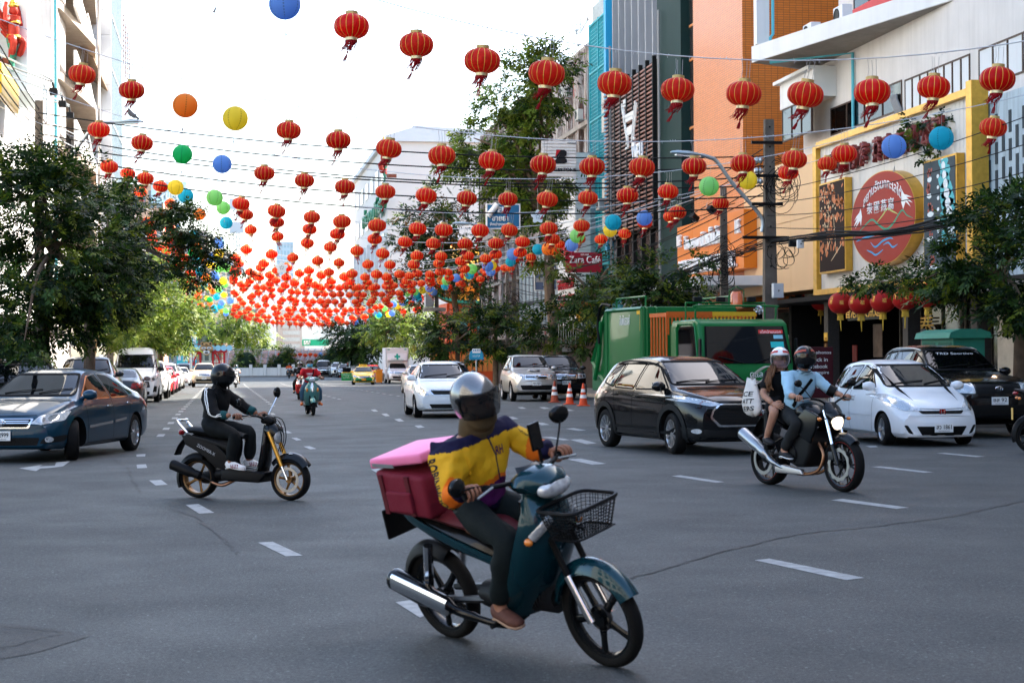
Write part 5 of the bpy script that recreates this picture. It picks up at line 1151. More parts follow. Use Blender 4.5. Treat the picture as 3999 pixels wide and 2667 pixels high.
t=thing('transformer_platform','grey transformer boxes on the far pole','transformer');MB().box((q6.x-1.0,q6.y-.6,5.0),(q6.x+.6,q6.y+.6,5.25)).build('deck',CONC,t)
for i in range(2):MB().box((q6.x-.9+i*.75,q6.y-.5,5.3+i*1.3),(q6.x-.25+i*.75,q6.y+.3,6.5+i*1.2),ch=.05).build('tank',STEEL,t)
def arm_lamp(label,base,pts,head,d,rad=.05):
 t=thing('street_lamp',label,'street lamp');MB().tube(catmull([base]+pts+[head],6),rad,8).build('arm',STEEL,t,True)
 d=Vector(d).normalized();h0=Vector(head);side=d.cross(Z3)
 rings=[]
 for f,w,hh in((0,.06,.05),(.15,.12,.08),(.4,.17,.12),(.75,.16,.11),(.95,.08,.06),(1,.02,.02)):
  c=h0+d*(f*.95);rings.append([c+side*(w*math.cos(a))+Z3*(hh*.8*math.sin(a)*(1 if math.sin(a)>0 else .5))for a in np.linspace(0,2*math.pi,13)[:-1]])
 hd=MB().rings(rings).build('lamp_head',mat('lamp grey',(.30,.38,.42),.4,.3),t,True)
 MB().obox(h0+d*.5-Z3*.055,d,side,Z3,.28,.11,.012).build('lens',CLEAR,hd);return t
yb=onx(235,620,-5.3).y;lh=ony(448,478,yb);b1=ony(378,488,yb);b2=ony(330,540,yb)
arm_lamp('grey street lamp reaching out over the left tree',ony(215,700,yb),[b2,b1],lh,(1,0,.03),.065)
t=arm_lamp('grey street lamp on the tangled utility pole',(16.05,PM.y,onx(2985,905,16.1).z),[ony(2978,870,PM.y),ony(2960,830,PM.y),ony(2860,715,PM.y),ony(2800,632,PM.y),ony(2770,615,PM.y)],ony(2737,606,PM.y),(-1,0,.07),.06)
y9=78;arm_lamp('far grey street lamp below the pharmacy sign',ony(1935,940,y9),[ony(1915,900,y9),ony(1880,882,y9)],ony(1848,876,y9),(-1,0,.03))
pg_=thing('pigeon','dark pigeon perched on the left street lamp','bird',(ony(517,460,yb).x,yb,ony(517,468,yb).z),R(150),None,1.3)
mb=MB();mb.tube(catmull([(-.2,0,.0),(-.08,0,.08),(.03,0,.14),(.08,0,.2),(.10,0,.245),(.13,0,.26)],4),[.01]+[.03]*3+[.06]*4+[.068]*4+[.05]*4+[.035]*4+[.012],10)
mb.tube([(.12,0,.25),(.16,0,.24)],[.012,.003],5);mb.build('body',mat('pigeon grey',(.06,.065,.08),.6,var=.3,scale=20),pg_,True)
for s in(1,-1):MB().tube([(.0,s*.025,.05),(.01,s*.03,0)],.007,4).build('leg',REDL,pg_)
def cable(label,a,c_,d,r_=.012,n=18,m=CABLE,grp='cables over the street'):
 o=MB().tube(sag(a,c_,d,n),r_,4).build('cable',m);return tag(o,label,'cable',grp)
for i in range(6):
 cable('%s of the black cables crossing from the left pole'%(['topmost','second','third','fourth','fifth','lowest'][i]),(-6,PL.y-.3,PL.z-.35-i*.34),(16.3,PM.y,PM.z-1.1-i*.3),.55+.12*(i%3),.021)
for i in range(5):cable('%s cable running from the top left corner to the left pole'%ORD[i],(-5.4+.15*i,18,11.6-i*.55),(-6+.06*i,PL.y,PL.z-.2-.3*i),.5+.1*i,.02)
for i in range(9):cable('%s slanting cable from the tangled pole down the street'%ORD[i],(16.1,PM.y,PM.z-.9-.33*i),(15.9+.1*(i%3),PC.y,7.9-.32*i),.9+.12*(i%4),.018)
for i in range(4):cable('%s thin cable over the shop front'%ORD[i],(16.2,PM.y,PM.z-2.2-.35*i),(16.6,14,8.0-.5*i),.7+.15*i,.011)
cr=random.Random(21)
def bundle(label,pts,n,rr=.012,spread=.07):
 t=thing('cable_bundle',label,'cable');mb=MB();C=catmull(pts,8)
 for i in range(n):
  ox,oz,ph=cr.gauss(0,spread),cr.gauss(0,spread),cr.uniform(0,6);mb.tube([(p.x+ox*(1+.4*math.sin(j*.7+ph)),p.y,p.z+oz*(1+.4*math.cos(j*.6+ph))-abs(cr.gauss(0,.012)))for j,p in enumerate(C)],rr*cr.uniform(.6,1.4),4)
 mb.build('strands',CABLE,t)['kind']='stuff';return t
zb1=onx(3010,945,16.3).z
bundle('heavy black cable bundle across the round sign',[(16.3,PM.y,zb1),(16.3,PM.y-6,onx(3250,925,16.3).z),(16.35,39,onx(3660,880,16.3).z),(16.4,30,4.9),(16.5,16,5.6)],13,.018,.05)
bundle('sagging cable bundle between the two near poles',[(16.3,PM.y,zb1),(16.3,(PM.y+PB.y)/2,zb1-.1),(16.3,PB.y,onx(2815,1005,16.3).z),(16.25,63,onx(2630,1083,16.3).z),(16.25,74,4.2),(16.3,88,4.5),(16.3,PC.y,onx(2006,1195,16.3).z)],12,.014,.08)
bundle('frayed cable bundle beyond the far poles',[(16.3,PC.y,onx(2006,1195,16.3).z),(16,108,4.6),(15.6,118,4.4),(15.5,P6.y,5.0)],9,.016,.09)
def tangle(label,c,n,r0,r1):
 t=thing('cable_tangle',label,'cable');mb=MB()
 for i in range(n):
  r_=cr.uniform(r0,r1);a0=cr.uniform(0,6);o_=Vector(c)+Vector((cr.gauss(0,.12),cr.gauss(0,.12),cr.gauss(0,.28)));tl=cr.uniform(-.5,.5)
  mb.tube([o_+Vector((r_*math.cos(a),tl*r_*math.cos(a)+.1*math.sin(2*a),r_*1.2*math.sin(a)))for a in np.linspace(a0,a0+cr.uniform(2.5,7),18)],.011,4)
 mb.build('loops',CABLE,t)['kind']='stuff';return t
tangle('tangle of black cable loops on the tall utility pole',(16.55,PM.y-.2,onx(3010,720,16.3).z),22,.15,.5);tangle('mess of wires where the near bundles meet',(16.2,PB.y-.4,onx(2880,1030,16.3).z),22,.12,.42)
tangle('hanging wire coils right of the tall pole',(16.4,PM.y-1.2,onx(3060,985,16.3).z),7,.16,.3);tangle('wire knot on the far poles',(16.2,PC.y-.3,onx(1980,1190,16.3).z),16,.15,.45)
for i,(z,w)in enumerate(((zb1+.12,.9),(onx(3005,690,16.3).z,.7),(onx(3005,560,16.3).z,.6),(onx(3005,800,16.3).z,.6))):MB().box((16.3-w,PM.y-.22,z-.04),(16.3+w*.6,PM.y-.14,z+.05)).build('cross_arm',BLACK,mp_,False,None,Matrix.Translation((-16.3,-PM.y,-.1-gz(PM.y))))
for i in range(3):z=onx(2975,640+i*40,16.3).z;MB().lathe([(.0,-.14),(.07,-.12),(.10,-.05),(.06,0),(.10,.05),(.07,.12),(.0,.14)],10,0,(0,0,0),'x').build('insulator',STEEL,mp_,True,None,Matrix.Translation((-.4,-.2,z-.1)))
def pbox(label,px0,py0,px1,py1,X,m,d=.2):
 a,c_=onx(px0,py0,X),onx(px1,py1,X);t=thing('junction_box',label,'box');y=(a.y+c_.y)/2;w=abs(ony(px1,py1,y).x-ony(px0,py1,y).x);x0=ony(px0,py1,y).x
 MB().box((x0,y-d,min(a.z,c_.z)),(x0+w,y,max(a.z,c_.z)),ch=.02).build('case',m,t);MB().tube([(x0+w*.5,y-d-.01,(a.z+c_.z)/2)]*1+[(x0+w*.5,y-d-.03,(a.z+c_.z)/2)],.02,8).build('lock',BLACK,t)
pbox('pale grey metal box on the tall utility pole',3013,1110,3053,1162,16.35,mat('box grey',(.5,.54,.57),.45,.2));pbox('small white box on the cable bundle',3110,940,3135,968,16.2,WCLEAN,.12)
pbox('dark box on the cable bundle',3078,944,3106,962,16.2,DARKP,.12)
for i,(px,py,rr,Zd)in enumerate(((2100,847,27,60),(1100,1046,25,80))):
 p=atd(px,py,Zd);s=rr/(FPX/Zd);t=thing('blossom_ornament','white cut-out plum blossom ornament %s'%('near the pharmacy sign' if i==0 else 'among the dense lantern rows'),'ornament',p)
 P=[(s*(1+.2*math.cos(5*a))*.85*math.sin(a),s*(1+.2*math.cos(5*a))*.85*math.cos(a))for a in np.linspace(0,2*math.pi,51)[:-1]];MB().prism(P,lambda u,v,q_:(u,-.02+.04*q_,v)).build('petals',mat('ornament white',(.68,.74,.76),.5),t)
 for q_ in range(5):a=2*math.pi*q_/5;MB().lathe([(.001,0),(s*.07,0),(s*.07,.01),(.001,.01)],8,0,(0,0,0),'y').build('stamen',BLACK,t,False,None,Matrix.Translation((s*.25*math.sin(a),-.032,s*.25*math.cos(a))))
 MB().tube([(0,0,s*.9),(0,0,s+1.2)],.006,4).build('wire',LWIRE,t)
CONE=mat('cone orange',(.62,.07,.02),.5,var=.1);CWH=mat('cone band',(.75,.75,.75),.4)
def cone(label,p,h_=.75,mm=CONE):
 t=thing('traffic_cone',label,'cone',p,0,'traffic cones',h_/.75)
 MB().box((-.19,-.19,0),(.19,.19,.035),ch=.012).build('base',mm,t);MB().lathe([(.145,.035),(.03,.74),(.02,.75),(.001,.75)],20).build('body',mm,t,True);MB().lathe([(.112,.26),(.094,.37)],20,0).build('reflective_band',CWH,t,True).scale=(1.02,1.02,1);MB().lathe([(.078,.46),(.062,.56)],20,0).build('reflective_band',CWH,t,True).scale=(1.03,1.03,1)
cone('dull orange traffic cone closest to the silver off-roader',onz(2166,1572),.80,mat('dull cone',(.30,.06,.03),.6));cone('orange traffic cone between the other two',onz(2225,1579),.76);cone('orange traffic cone next to the black crossover',onz(2278,1585),.76);cone('orange traffic cone far ahead beside the people carrier',onz(1327,1474),.9)
bn=thing('wheeled_bin','orange wheeled bin behind the taxi','bin',onz(1480,1497));MB().prism([(-.28,-.3),(.28,-.3),(.28,.3),(-.28,.3)],lambda u,v,s:(u*(.85+.15*s),v*(.85+.15*s),.08+1.0*s)).build('tub',mat('bin orange',(.65,.22,.02),.5),bn);MB().box((-.32,-.36,1.08),(.32,.32,1.16),ch=.03).build('lid',mat('bin orange',(0,0,0)),bn)
for s in(1,-1):MB().lathe([(.001,-.03),(.1,-.03),(.1,.03),(.001,.03)],12,0,(s*.25,.3,.1),'x').build('wheel',RUBBER,bn)
gc=thing('switch_cabinet','green street cabinet with pitched lid behind the black off-roader','cabinet');p=onx(3720,1340,17.6);CG=mat('cabinet green',(.03,.22,.15),.5,var=.15)
z1,z0=onx(3720,1322,17.6).z,.14;hw=.95;MB().box((17.2,p.y-hw,z0),(18.0,p.y+hw,z1),ch=.01).build('case',CG,gc)
MB().prism([(-.55,0),(.55,0),(.5,.14),(.25,.22),(-.25,.22),(-.5,.14)],lambda u,v,s:(17.6+u,p.y-hw-.1+(2*hw+.2)*s,z1+v)).build('lid',CG,gc)
for i in range(2):MB().box((17.185,p.y-hw+.1+i*hw,z1-.5),(17.199,p.y-.1+i*hw,z1-.1)).build('louvre',mat('cabinet vent',(.02,.12,.08),.6),gc)
bs=thing('hotel_info_board','dark red hotel board half hidden by the riders','sign');p=onx(3180,1480,16.6);MB().box((p.x-.5,p.y-.05,.4),(p.x+.55,p.y+.05,1.85),ch=.02).build('board',mat('board maroon',(.05,.006,.010),.6),bs)
for i,tx in enumerate(('free photos','check in','facebook','newempire','hotel-','bangkok')):text('lettering',tx,WLET,bs,(p.x+.1,p.y-.056,1.68-i*.19),(1,0,0),UZ,width=.07*len(tx),height=.11,ext=.002)
for s in(-.4,.45):MB().box((p.x+s-.03,p.y-.03,.1),(p.x+s+.03,p.y+.03,.4)).build('leg',STEEL,bs)
# ------------------------------------------------------------------ vehicles
PLATEW=mat('plate white',(.75,.76,.74),.35);INK=mat('plate ink',(.01,.01,.012),.5)
GRILLE=mat('grille black',(.003,.003,.003),.5,bump=.6,bscale=60)
ALLOY=mat('alloy wheel',(.52,.53,.54),.28,.85,var=.1,scale=10)
DALLOY=mat('dark alloy',(.05,.05,.055),.35,.6)
LENS=mat('headlight lens',(.62,.64,.65),.1,.3,var=.45,scale=26,coat=1)
LENSC=mat('headlight reflector',(.42,.44,.45),.12,.8,coat=.5)
SEAM=mat('panel gap',(.004,.004,.004),.9)
def dense(poly,step,closed=True):
 out=[];n=len(poly)
 for i in range(n if closed else n-1):
  a,b=Vector(poly[i]),Vector(poly[(i+1)%n]);k=max(1,int((b-a).length/step))
  out+=[a.lerp(b,j/k)for j in range(k)]
 if not closed:out.append(Vector(poly[-1]))
 return out
def fillet(poly,r,n=4):
 out=[];N=len(poly)
 for i in range(N):
  p0,p1,p2=Vector(poly[i-1]),Vector(poly[i]),Vector(poly[(i+1)%N])
  a,b=p0-p1,p2-p1;q=min(r,a.length*.45,b.length*.45)
  s,e=p1+a.normalized()*q,p1+b.normalized()*q
  for k in range(n+1):
   t=k/n;out.append((1-t)**2*s+2*t*(1-t)*p1+t*t*e)
 return[tuple(p)for p in out]
DIRS={'L':(lambda u,v:Vector((u,4,v)),Vector((0,-1,0))),'R':(lambda u,v:Vector((u,-4,v)),Vector((0,1,0))),'F':(lambda u,v:Vector((9,u,v)),Vector((-1,0,0))),'B':(lambda u,v:Vector((-9,u,v)),Vector((1,0,0))),'T':(lambda u,v:Vector((u,v,9)),Vector((0,0,-1)))}
def cast(bvh,side,u,v,off):
 fo,d=DIRS[side];o=fo(u,v);h=bvh.ray_cast(o,d)
 if h[0]is None:
  q=bvh.find_nearest(o+d*(o.dot(-d)-.6)if False else o+d*3.2)
  h=bvh.find_nearest(Vector((o.x if side in 'LRT' else q[0].x,o.y if side in 'FBT' else q[0].y,o.z if side!='T' else q[0].z)))
  p,n=h[0],h[1]
 else:p,n=h[0],h[1]
 if n.dot(d)>0:n=-n
 return p+n*off
def decal(bvh,side,poly,off=.004,step=.06,inner=True):
 """a thin shaped skin that follows the body: outline (u,v) seen from one side"""
 P=dense(poly,step);n=len(P)
 pts=[Vector((p[0],p[1]))for p in P]
 if inner:
  us,vs=[p.x for p in pts],[p.y for p in pts]
  nu,nv=int((max(us)-min(us))/step)+1,int((max(vs)-min(vs))/step)+1
  for i in range(1,nu):
   for j in range(1,nv):pts.append(Vector((min(us)+i*(max(us)-min(us))/nu,min(vs)+j*(max(vs)-min(vs))/nv)))
 V,E,Fc,*_=delaunay_2d_cdt(pts,[(i,(i+1)%n)for i in range(n)],[],1,1e-5)
 m=MB();m.add([cast(bvh,side,v.x,v.y,off)for v in V],[tuple(f)for f in Fc]);return m
def strip(bvh,side,line,w=.008,off=.0035,closed=False,step=.05):
 P=dense(line,step,closed)
 if closed:P.append(P[0])
 V=[]
 for i,p in enumerate(P):
  t=P[min(i+1,len(P)-1)]-P[max(i-1,0)];n=Vector((-t.y,t.x)).normalized()*(w/2)
  V+=[cast(bvh,side,p.x+n.x,p.y+n.y,off),cast(bvh,side,p.x-n.x,p.y-n.y,off)]
 return MB().add(V,[(2*i,2*i+1,2*i+3,2*i+2)for i in range(len(P)-1)])
def tbl(pairs):
 P=catmull([(a,b,0)for a,b in pairs],8);xs=[p.x for p in P];ys=[p.y for p in P]
 for i in range(1,len(xs)):xs[i]=max(xs[i],xs[i-1]+1e-5)
 return lambda x:float(np.interp(x,xs,ys))
def lin(pairs):
 xs,ys=zip(*pairs);return lambda x:float(np.interp(x,xs,ys))
BODIES={}
def car_shell(S):
 """lofted body: S gives length, width and the curves seen from the side and from above"""
 L,Wd=S['L'],S['W'];hx=L/2
 top,belt,low=tbl(S['top']),tbl(S['belt']),lin(S['low'])
 plan=tbl(S.get('plan')or[(-hx,.84),(-hx+.25,.93),(-hx+.8,.985),(0,1),(hx-.9,.985),(hx-.3,.92),(hx,.80)])
 tum=S.get('tumble',.36);bow=S.get('bow',.16)
 xs=sorted(set([round(-hx+L*i/62,4)for i in range(63)]+[round(p[0],4)for p in S['top']]+[hx-.02,hx-.05,-hx+.02,-hx+.05]))
 rings=[]
 for x in xs:
  e=min(hx-x,x+hx);sh=1-.05*max(0,1-e/.06)**2-.012*max(0,1-e/.2)**2
  w=Wd/2*plan(x)*(1-.02*max(0,1-e/.06));zt,zl=top(x),low(x);zb=min(belt(x),zt-.045)
  dz=.03*max(0,1-e/.06)**2;zt-=dz;zl+=dz*1.5
  g=max(0,zt-zb);wr=w-.035-tum*max(0,g-.05)-.10*min(1,g/.12)
  wr=max(wr,.45);k=(zb-zl);cr=S.get('crown',.03)
  half=[(w*.55,zl),(w-.09,zl+.005),(w-.03,zl+.06),(w-.012,zl+.20*k),(w-.002,zl+.45*k),(w,zl+.66*k),(w-.008,zl+.82*k),(w-.022,zl+.93*k),(w-.045,zb)]
  a=(w-.045-.03*min(1,g/.1),zb+.14*g);b=(wr+.01,zb+.80*g)
  half+=[a,((a[0]+b[0])/2+.018*min(1,g),(a[1]+b[1])/2),b,(wr-.035,zb+.915*g),(wr-.11,zt-cr*.42-.03*g),(wr*.62,zt-cr*.2),(wr*.3,zt-cr*.04)]
  ring=[(y,z)for y,z in half]+[(0,zt)]+[(-y,z)for y,z in reversed(half)]+[(0,zl)]
  out=[]
  for y,z in ring:
   q=(y/(Wd/2))**2;t=max(0,x/hx-.15)/.85;t2=max(0,-x/hx-.3)/.7
   fx=x-bow*q*t*t*(3-2*t)*1.0+bow*.7*q*t2*t2*(3-2*t2)
   out.append((fx,y,z))
  rings.append(out)
 m=MB();n=len(rings[0]);V=[p for r_ in rings for p in r_];F=[]
 for i in range(len(rings)-1):
  for q in range(n):F.append((i*n+q,i*n+(q+1)%n,(i+1)*n+(q+1)%n,(i+1)*n+q))
 for base,sg in((0,-1),((len(rings)-1)*n,1)):
  h=(n-2)//2;x0=rings[0 if sg<0 else-1];prev=None;NC=10
  rows=[]
  for i in range(h):
   a,b=Vector(x0[i]),Vector(x0[n-2-i]);row=[base+i]
   for c in range(1,NC):
    t=c/NC;p=a.lerp(b,t);s_=(1-(2*t-1)**2)
    zz=(p.z-x0[n-1][2])/max(.1,x0[h][2]-x0[n-1][2])
    p.x+=sg*(s_*bow*.8*(abs(a.y)/(Wd/2))**2+S.get('nose',.03)*s_*math.sin(math.pi*min(1,max(0,zz))))
    row.append(len(V));V.append(tuple(p))
   row.append(base+n-2-i);rows.append(row)
  for i in range(h-1):
   for c in range(NC):F.append((rows[i][c],rows[i][c+1],rows[i+1][c+1],rows[i+1][c]))
  F.append(tuple(rows[0])+(base+n-1,));F.append(tuple(rows[-1])+(base+h,))
 m.add(V,F)
 me=m.mesh('shell',[],True,34)
 bm=bmesh.new();bm.from_mesh(me);bmesh.ops.triangulate(bm,faces=[f for f in bm.faces if len(f.verts)>4]);bvh=BVHTree.FromBMesh(bm);bm.free()
 return me,bvh
def cut_arches(me,S):
 o=bpy.data.objects.new('tmp',me)
 m=MB();ra=S['arch'];w=S['W']/2
 for x in S['axles']:
  for s in(1,-1):
   y0,y1=s*(w-.30),s*(w+.3)
   m.lathe([(ra,y0),(ra,y1)],40,0,(x,0,S['r']),'y',True)
 c=bpy.data.objects.new('cutter',m.mesh('cutter',[]));bo=o.modifiers.new('b','BOOLEAN');bo.object=c;bo.operation='DIFFERENCE';bo.solver='EXACT'
 me2=baked(o,c)
 me2.materials.clear();me2.materials.append(None);me2.materials.append(None)
 bm=bmesh.new();bm.from_mesh(me2)
 for f in bm.faces:
  ce=f.calc_center_median();f.smooth=True;f.material_index=0
  for x in S['axles']:
   inn=all(math.hypot(v.co.x-x,v.co.z-S['r'])<ra+.004 for v in f.verts)
   if inn:f.material_index=1;f.smooth=False
  if ce.z<S['low'][1][1]+.012 and abs(f.normal.z)>.8:f.material_index=1
 for e in bm.edges:
  e.smooth=len(e.link_faces)==2 and e.calc_face_angle(3.2)<R(32)and e.link_faces[0].material_index==e.link_faces[1].material_index
 bm.to_mesh(me2);bm.free();return me2
WHEELS={}
def wheel_meshes(r,wd,kind,rim_m):
 key=(r,wd,kind,rim_m.name)
 if key in WHEELS:return WHEELS[key]
 h=wd/2;rr=r*(.70 if kind!='steel' else .66)
 t=MB().lathe([(rr*.96,-h*.7),(rr,-h*.96),(r*.86,-h*1.04),(r*.965,-h*.86),(r,-h*.55),(r,h*.55),(r*.965,h*.86),(r*.86,h*1.04),(rr,h*.96),(rr*.96,h*.7)],40,0,(0,0,0),'y')
 m=MB()
 m.lathe([(rr*.93,-h*.8),(rr*.9,h*.5),(rr*.97,h*.86),(rr*1.0,h*.9),(rr*1.0,h*.8)],40,0,(0,0,0),'y')
 m.lathe([(.001,-h*.25),(rr*.92,-h*.35)],28,1,(0,0,0),'y')
 n={'five':5,'ten':10,'multi':14,'steel':6,'seven':7}[kind];wsp={'five':.19,'ten':.085,'multi':.06,'steel':.26,'seven':.15}[kind]
 for k_ in range(n):
  a=2*math.pi*k_/n;ca,sa=math.cos(a),math.sin(a)
  def fn(u,v,tt):
   y=h*(.62+.22*tt)+(.10*h if u>.6*rr else 0)-(.12*h*(1-u/rr));return(u*ca-v*sa,y,u*sa+v*ca)
  w0,w1=rr*wsp*.75,rr*wsp
  m.prism([(rr*.1,-w0),(rr*.6,-w0*.8),(rr*.95,-w1),(rr*.95,w1),(rr*.6,w0*.8),(rr*.1,w0)],fn,0)
 m.lathe([(.001,h*.86),(rr*.17,h*.84),(rr*.2,h*.55)],16,0,(0,0,0),'y')
 WHEELS[key]=(t.mesh('tyre',RUBBER,True,50),m.mesh('rim',[rim_m,DALLOY],True,30));return WHEELS[key]
def plate(par,x,z,txt,sub='กรุงเทพมหานคร',col=PLATEW,w=.34,h=.15,y=0.,rear=False):
 s=-1 if rear else 1
 p=MB().box((x-.006,y-w/2,z-h/2),(x+.006,y+w/2,z+h/2),ch=.004).build('licence_plate',col,par)
 if txt:
  text('lettering',txt,INK,p,(x+.0085*s,y,z+.02),(0,s,0),(0,0,1),width=w*.82,height=h*.5,ext=.001,bold=.012)
  if sub:text('lettering',sub,INK,p,(x+.0085*s,y,z-h*.36),(0,s,0),(0,0,1),width=w*.6,height=h*.14,ext=.001)
 return p
def make_car(name,S,P,label,cat,loc,heading,group=None):
 """S = body spec, P = paint material, heading = direction the nose points (world angle)"""
 key=id(S)
 if key not in BODIES:
  me,bvh=car_shell(S);BODIES[key]=(cut_arches(me,S),bvh)
 me,bvh=BODIES[key]
 t=thing(name,label,cat,loc,heading,group)
 me=me.copy();me.materials[0]=P;me.materials[1]=SEAM
 link('body',me,t)
 hx=S['L']/2
 seal=SEAM
 for side in 'LR':
  for w in S['side']:
   o=decal(bvh,side,fillet(w,.05),.004).build('window',S.get('glass',GLASS),t,True,60)
   strip(bvh,side,fillet(w,.05),.022,.0055,True).build('window_seal',S.get('sealm',seal),o)
  for d in S.get('seams',[]):strip(bvh,side,d,.009).build('door_gap',SEAM,t)
  for d in S.get('mould',[]):strip(bvh,side,d[0],d[1],.012).build('side_moulding',d[2]or P,t)
  for hxy in S.get('handles',[]):
   c=cast(bvh,side,hxy[0],hxy[1],.022);s=1 if side=='L' else-1
   MB().box((c.x-.10,c.y-.014,c.z-.014),(c.x+.10,c.y+.014,c.z+.016),ch=.012).build('door_handle',S.get('handlem',P),t,True)
  if S.get('clad'):
   for x in S['axles']:
    ra=S['arch'];pts=[(x+math.cos(a)*(ra+.045),S['r']+math.sin(a)*(ra+.045))for a in np.linspace(-.35,math.pi+.35,22)]
    strip(bvh,side,pts,.095,.014).build('arch_cladding',DARKP,t)
   strip(bvh,side,[(S['axles'][1]+S['arch']+.05,S['low'][1][1]+.10),(S['axles'][0]-S['arch']-.05,S['low'][1][1]+.10)],.19,.014).build('sill_cladding',DARKP,t)
  mx,mz=S['mirror'];s=1 if side=='L' else-1;c=cast(bvh,side,mx,mz,0);yy=c.y+s*.13
  mm=MB().ell((c.x,yy,mz+.05),(.085,.125,.085),0,14,8,lambda p:(p[0]if p[0]>c.x-.05 else c.x-.05,p[1],p[2]))
  mm.tube([(c.x+.02,c.y-s*.02,mz-.01),(c.x,yy-s*.05,mz+.02)],.03,8)
  mr=mm.build('wing_mirror',S.get('mirrorm',P),t,True)
  MB().box((c.x-.056,yy-.1,mz-.01),(c.x-.0515,yy+.1,mz+.11)).build('mirror_glass',CHROME,mr)
 ws=decal(bvh,'F',fillet(S['ws'],.06),.004,.07).build('windscreen',S.get('glass',GLASS),t,True,60)
 strip(bvh,'F',fillet(S['ws'],.06),.03,.006,True).build('windscreen_seal',SEAM,ws)
 for q in(S.get('wipers')or[(-.5,.03,.12,.10),(.1,.03,.6,.11)]):
  zz=min(p[1]for p in S['ws']);a,b=cast(bvh,'F',q[0],zz+q[1],.015),cast(bvh,'F',q[2],zz+q[3]*.9,.015)
  MB().tube([a,a.lerp(b,.5)+Vector((.01,0,.01)),b],.009,5).build('wiper',BLACK,ws)
 if S.get('rw'):
  decal(bvh,'B',fillet(S['rw'],.06),.004,.07).build('rear_window',GLASS,t,True,60)
 for hl,hm in S['lights']:
  for s in(1,-1):
   q=decal(bvh,'F',fillet([(s*u,v)for u,v in hl],.025),.008,.035).build('headlight',hm,t,True,60)
   for cu,cv,rr,mm in S.get('bulbs',[]):
    decal(bvh,'F',[(s*cu+rr*math.cos(a),cv+rr*math.sin(a))for a in np.linspace(0,2*math.pi,17)[:-1]],.012,.03).build('reflector',mm,q,True)
 for gp,gm,go in S.get('front',[]):
  decal(bvh,'F',gp if len(gp)>8 else fillet(gp,.025),go,.05).build('grille' if gm is GRILLE else 'front_trim',gm,t,True,60)
 for ln,w,gm,go in S.get('bars',[]):
  strip(bvh,'F',ln,w,go).build('grille_bar',gm,t)
 for gp,gm,go in S.get('rear',[]):
  for s in(1,-1):decal(bvh,'B',fillet([(s*u,v)for u,v in gp],.03),go,.06).build('tail_light',gm,t,True,60)
 for ln,w in S.get('hood',[]):strip(bvh,'F',ln,w).build('bonnet_gap',SEAM,t)
 if S.get('rails'):
  for s in(1,-1):
   pts=[cast(bvh,'T',x,s*S['rails'][2],h)for x,h in zip(np.linspace(S['rails'][0],S['rails'][1],7),(.0,.035,.045,.045,.045,.035,.0))]
   MB().tube(pts,.018,6).build('roof_rail',S['rails'][3],t,True)
 if S.get('antenna'):
  c=cast(bvh,'T',S['antenna'],0,0);MB().tube([c,c+Vector((-.08,0,.16))],[.008,.003],6).build('antenna',BLACK,t)
 tm,rm=wheel_meshes(S['r'],S.get('tw',.205),S['rim'],S.get('rimm',ALLOY))
 for i,x in enumerate(S['axles']):
  for s in(1,-1):
   o=link('wheel',tm,t);o.location=(x,s*(S['W']/2-.125),S['r']);st=S.get('steer',0)if i==0 else 0
   o.rotation_euler=(0,rnd.uniform(0,6),(0 if s>0 else math.pi)+st);o.rotation_mode='XYZ'
   link('rim',rm,o)
 MB().box((S['axles'][1]-.5,-S['W']*.36,S['r']-.12),(S['axles'][0]+.5,S['W']*.36,S['r']+.06)).build('underbody',SEAM,t)
 if S.get('plate'):
  x,z,tx=S['plate'][:3];c=cast(bvh,'F',0,z,.01);plate(t,c.x+.012,z,tx,**(S['plate'][3]if len(S['plate'])>3 else{}))
 return t
def badge(t,S,z,kind,m=CHROME,sc=1.):
 bvh=BODIES[id(S)][1];c=cast(bvh,'F',0,z,.012);mb=MB()
 def el(cx,cz,rx,rz,w=.008):mb.tube([(c.x+.004,cx+rx*math.cos(a),z+cz+rz*math.sin(a))for a in np.linspace(0,2*math.pi,21)],w*sc,5)
 if kind=='ovals':el(0,0,.075*sc,.05*sc);el(0,.005*sc,.03*sc,.045*sc,.006);el(0,.02*sc,.05*sc,.022*sc,.006)
 elif kind=='h':
  for s in(1,-1):mb.tube([(c.x+.008,s*.03,z+.038),(c.x+.008,s*.022,z-.038)],.009,5)
  mb.tube([(c.x+.008,-.024,z),(c.x+.008,.024,z)],.008,5)
 else:el(0,0,.05,.05)
 mb.build('badge',m,t,True)
 if kind=='h':
  MB().box((c.x-.004,-.055,z-.05),(c.x+.004,.055,z+.05),ch=.003).build('badge_plate',REDL,t)
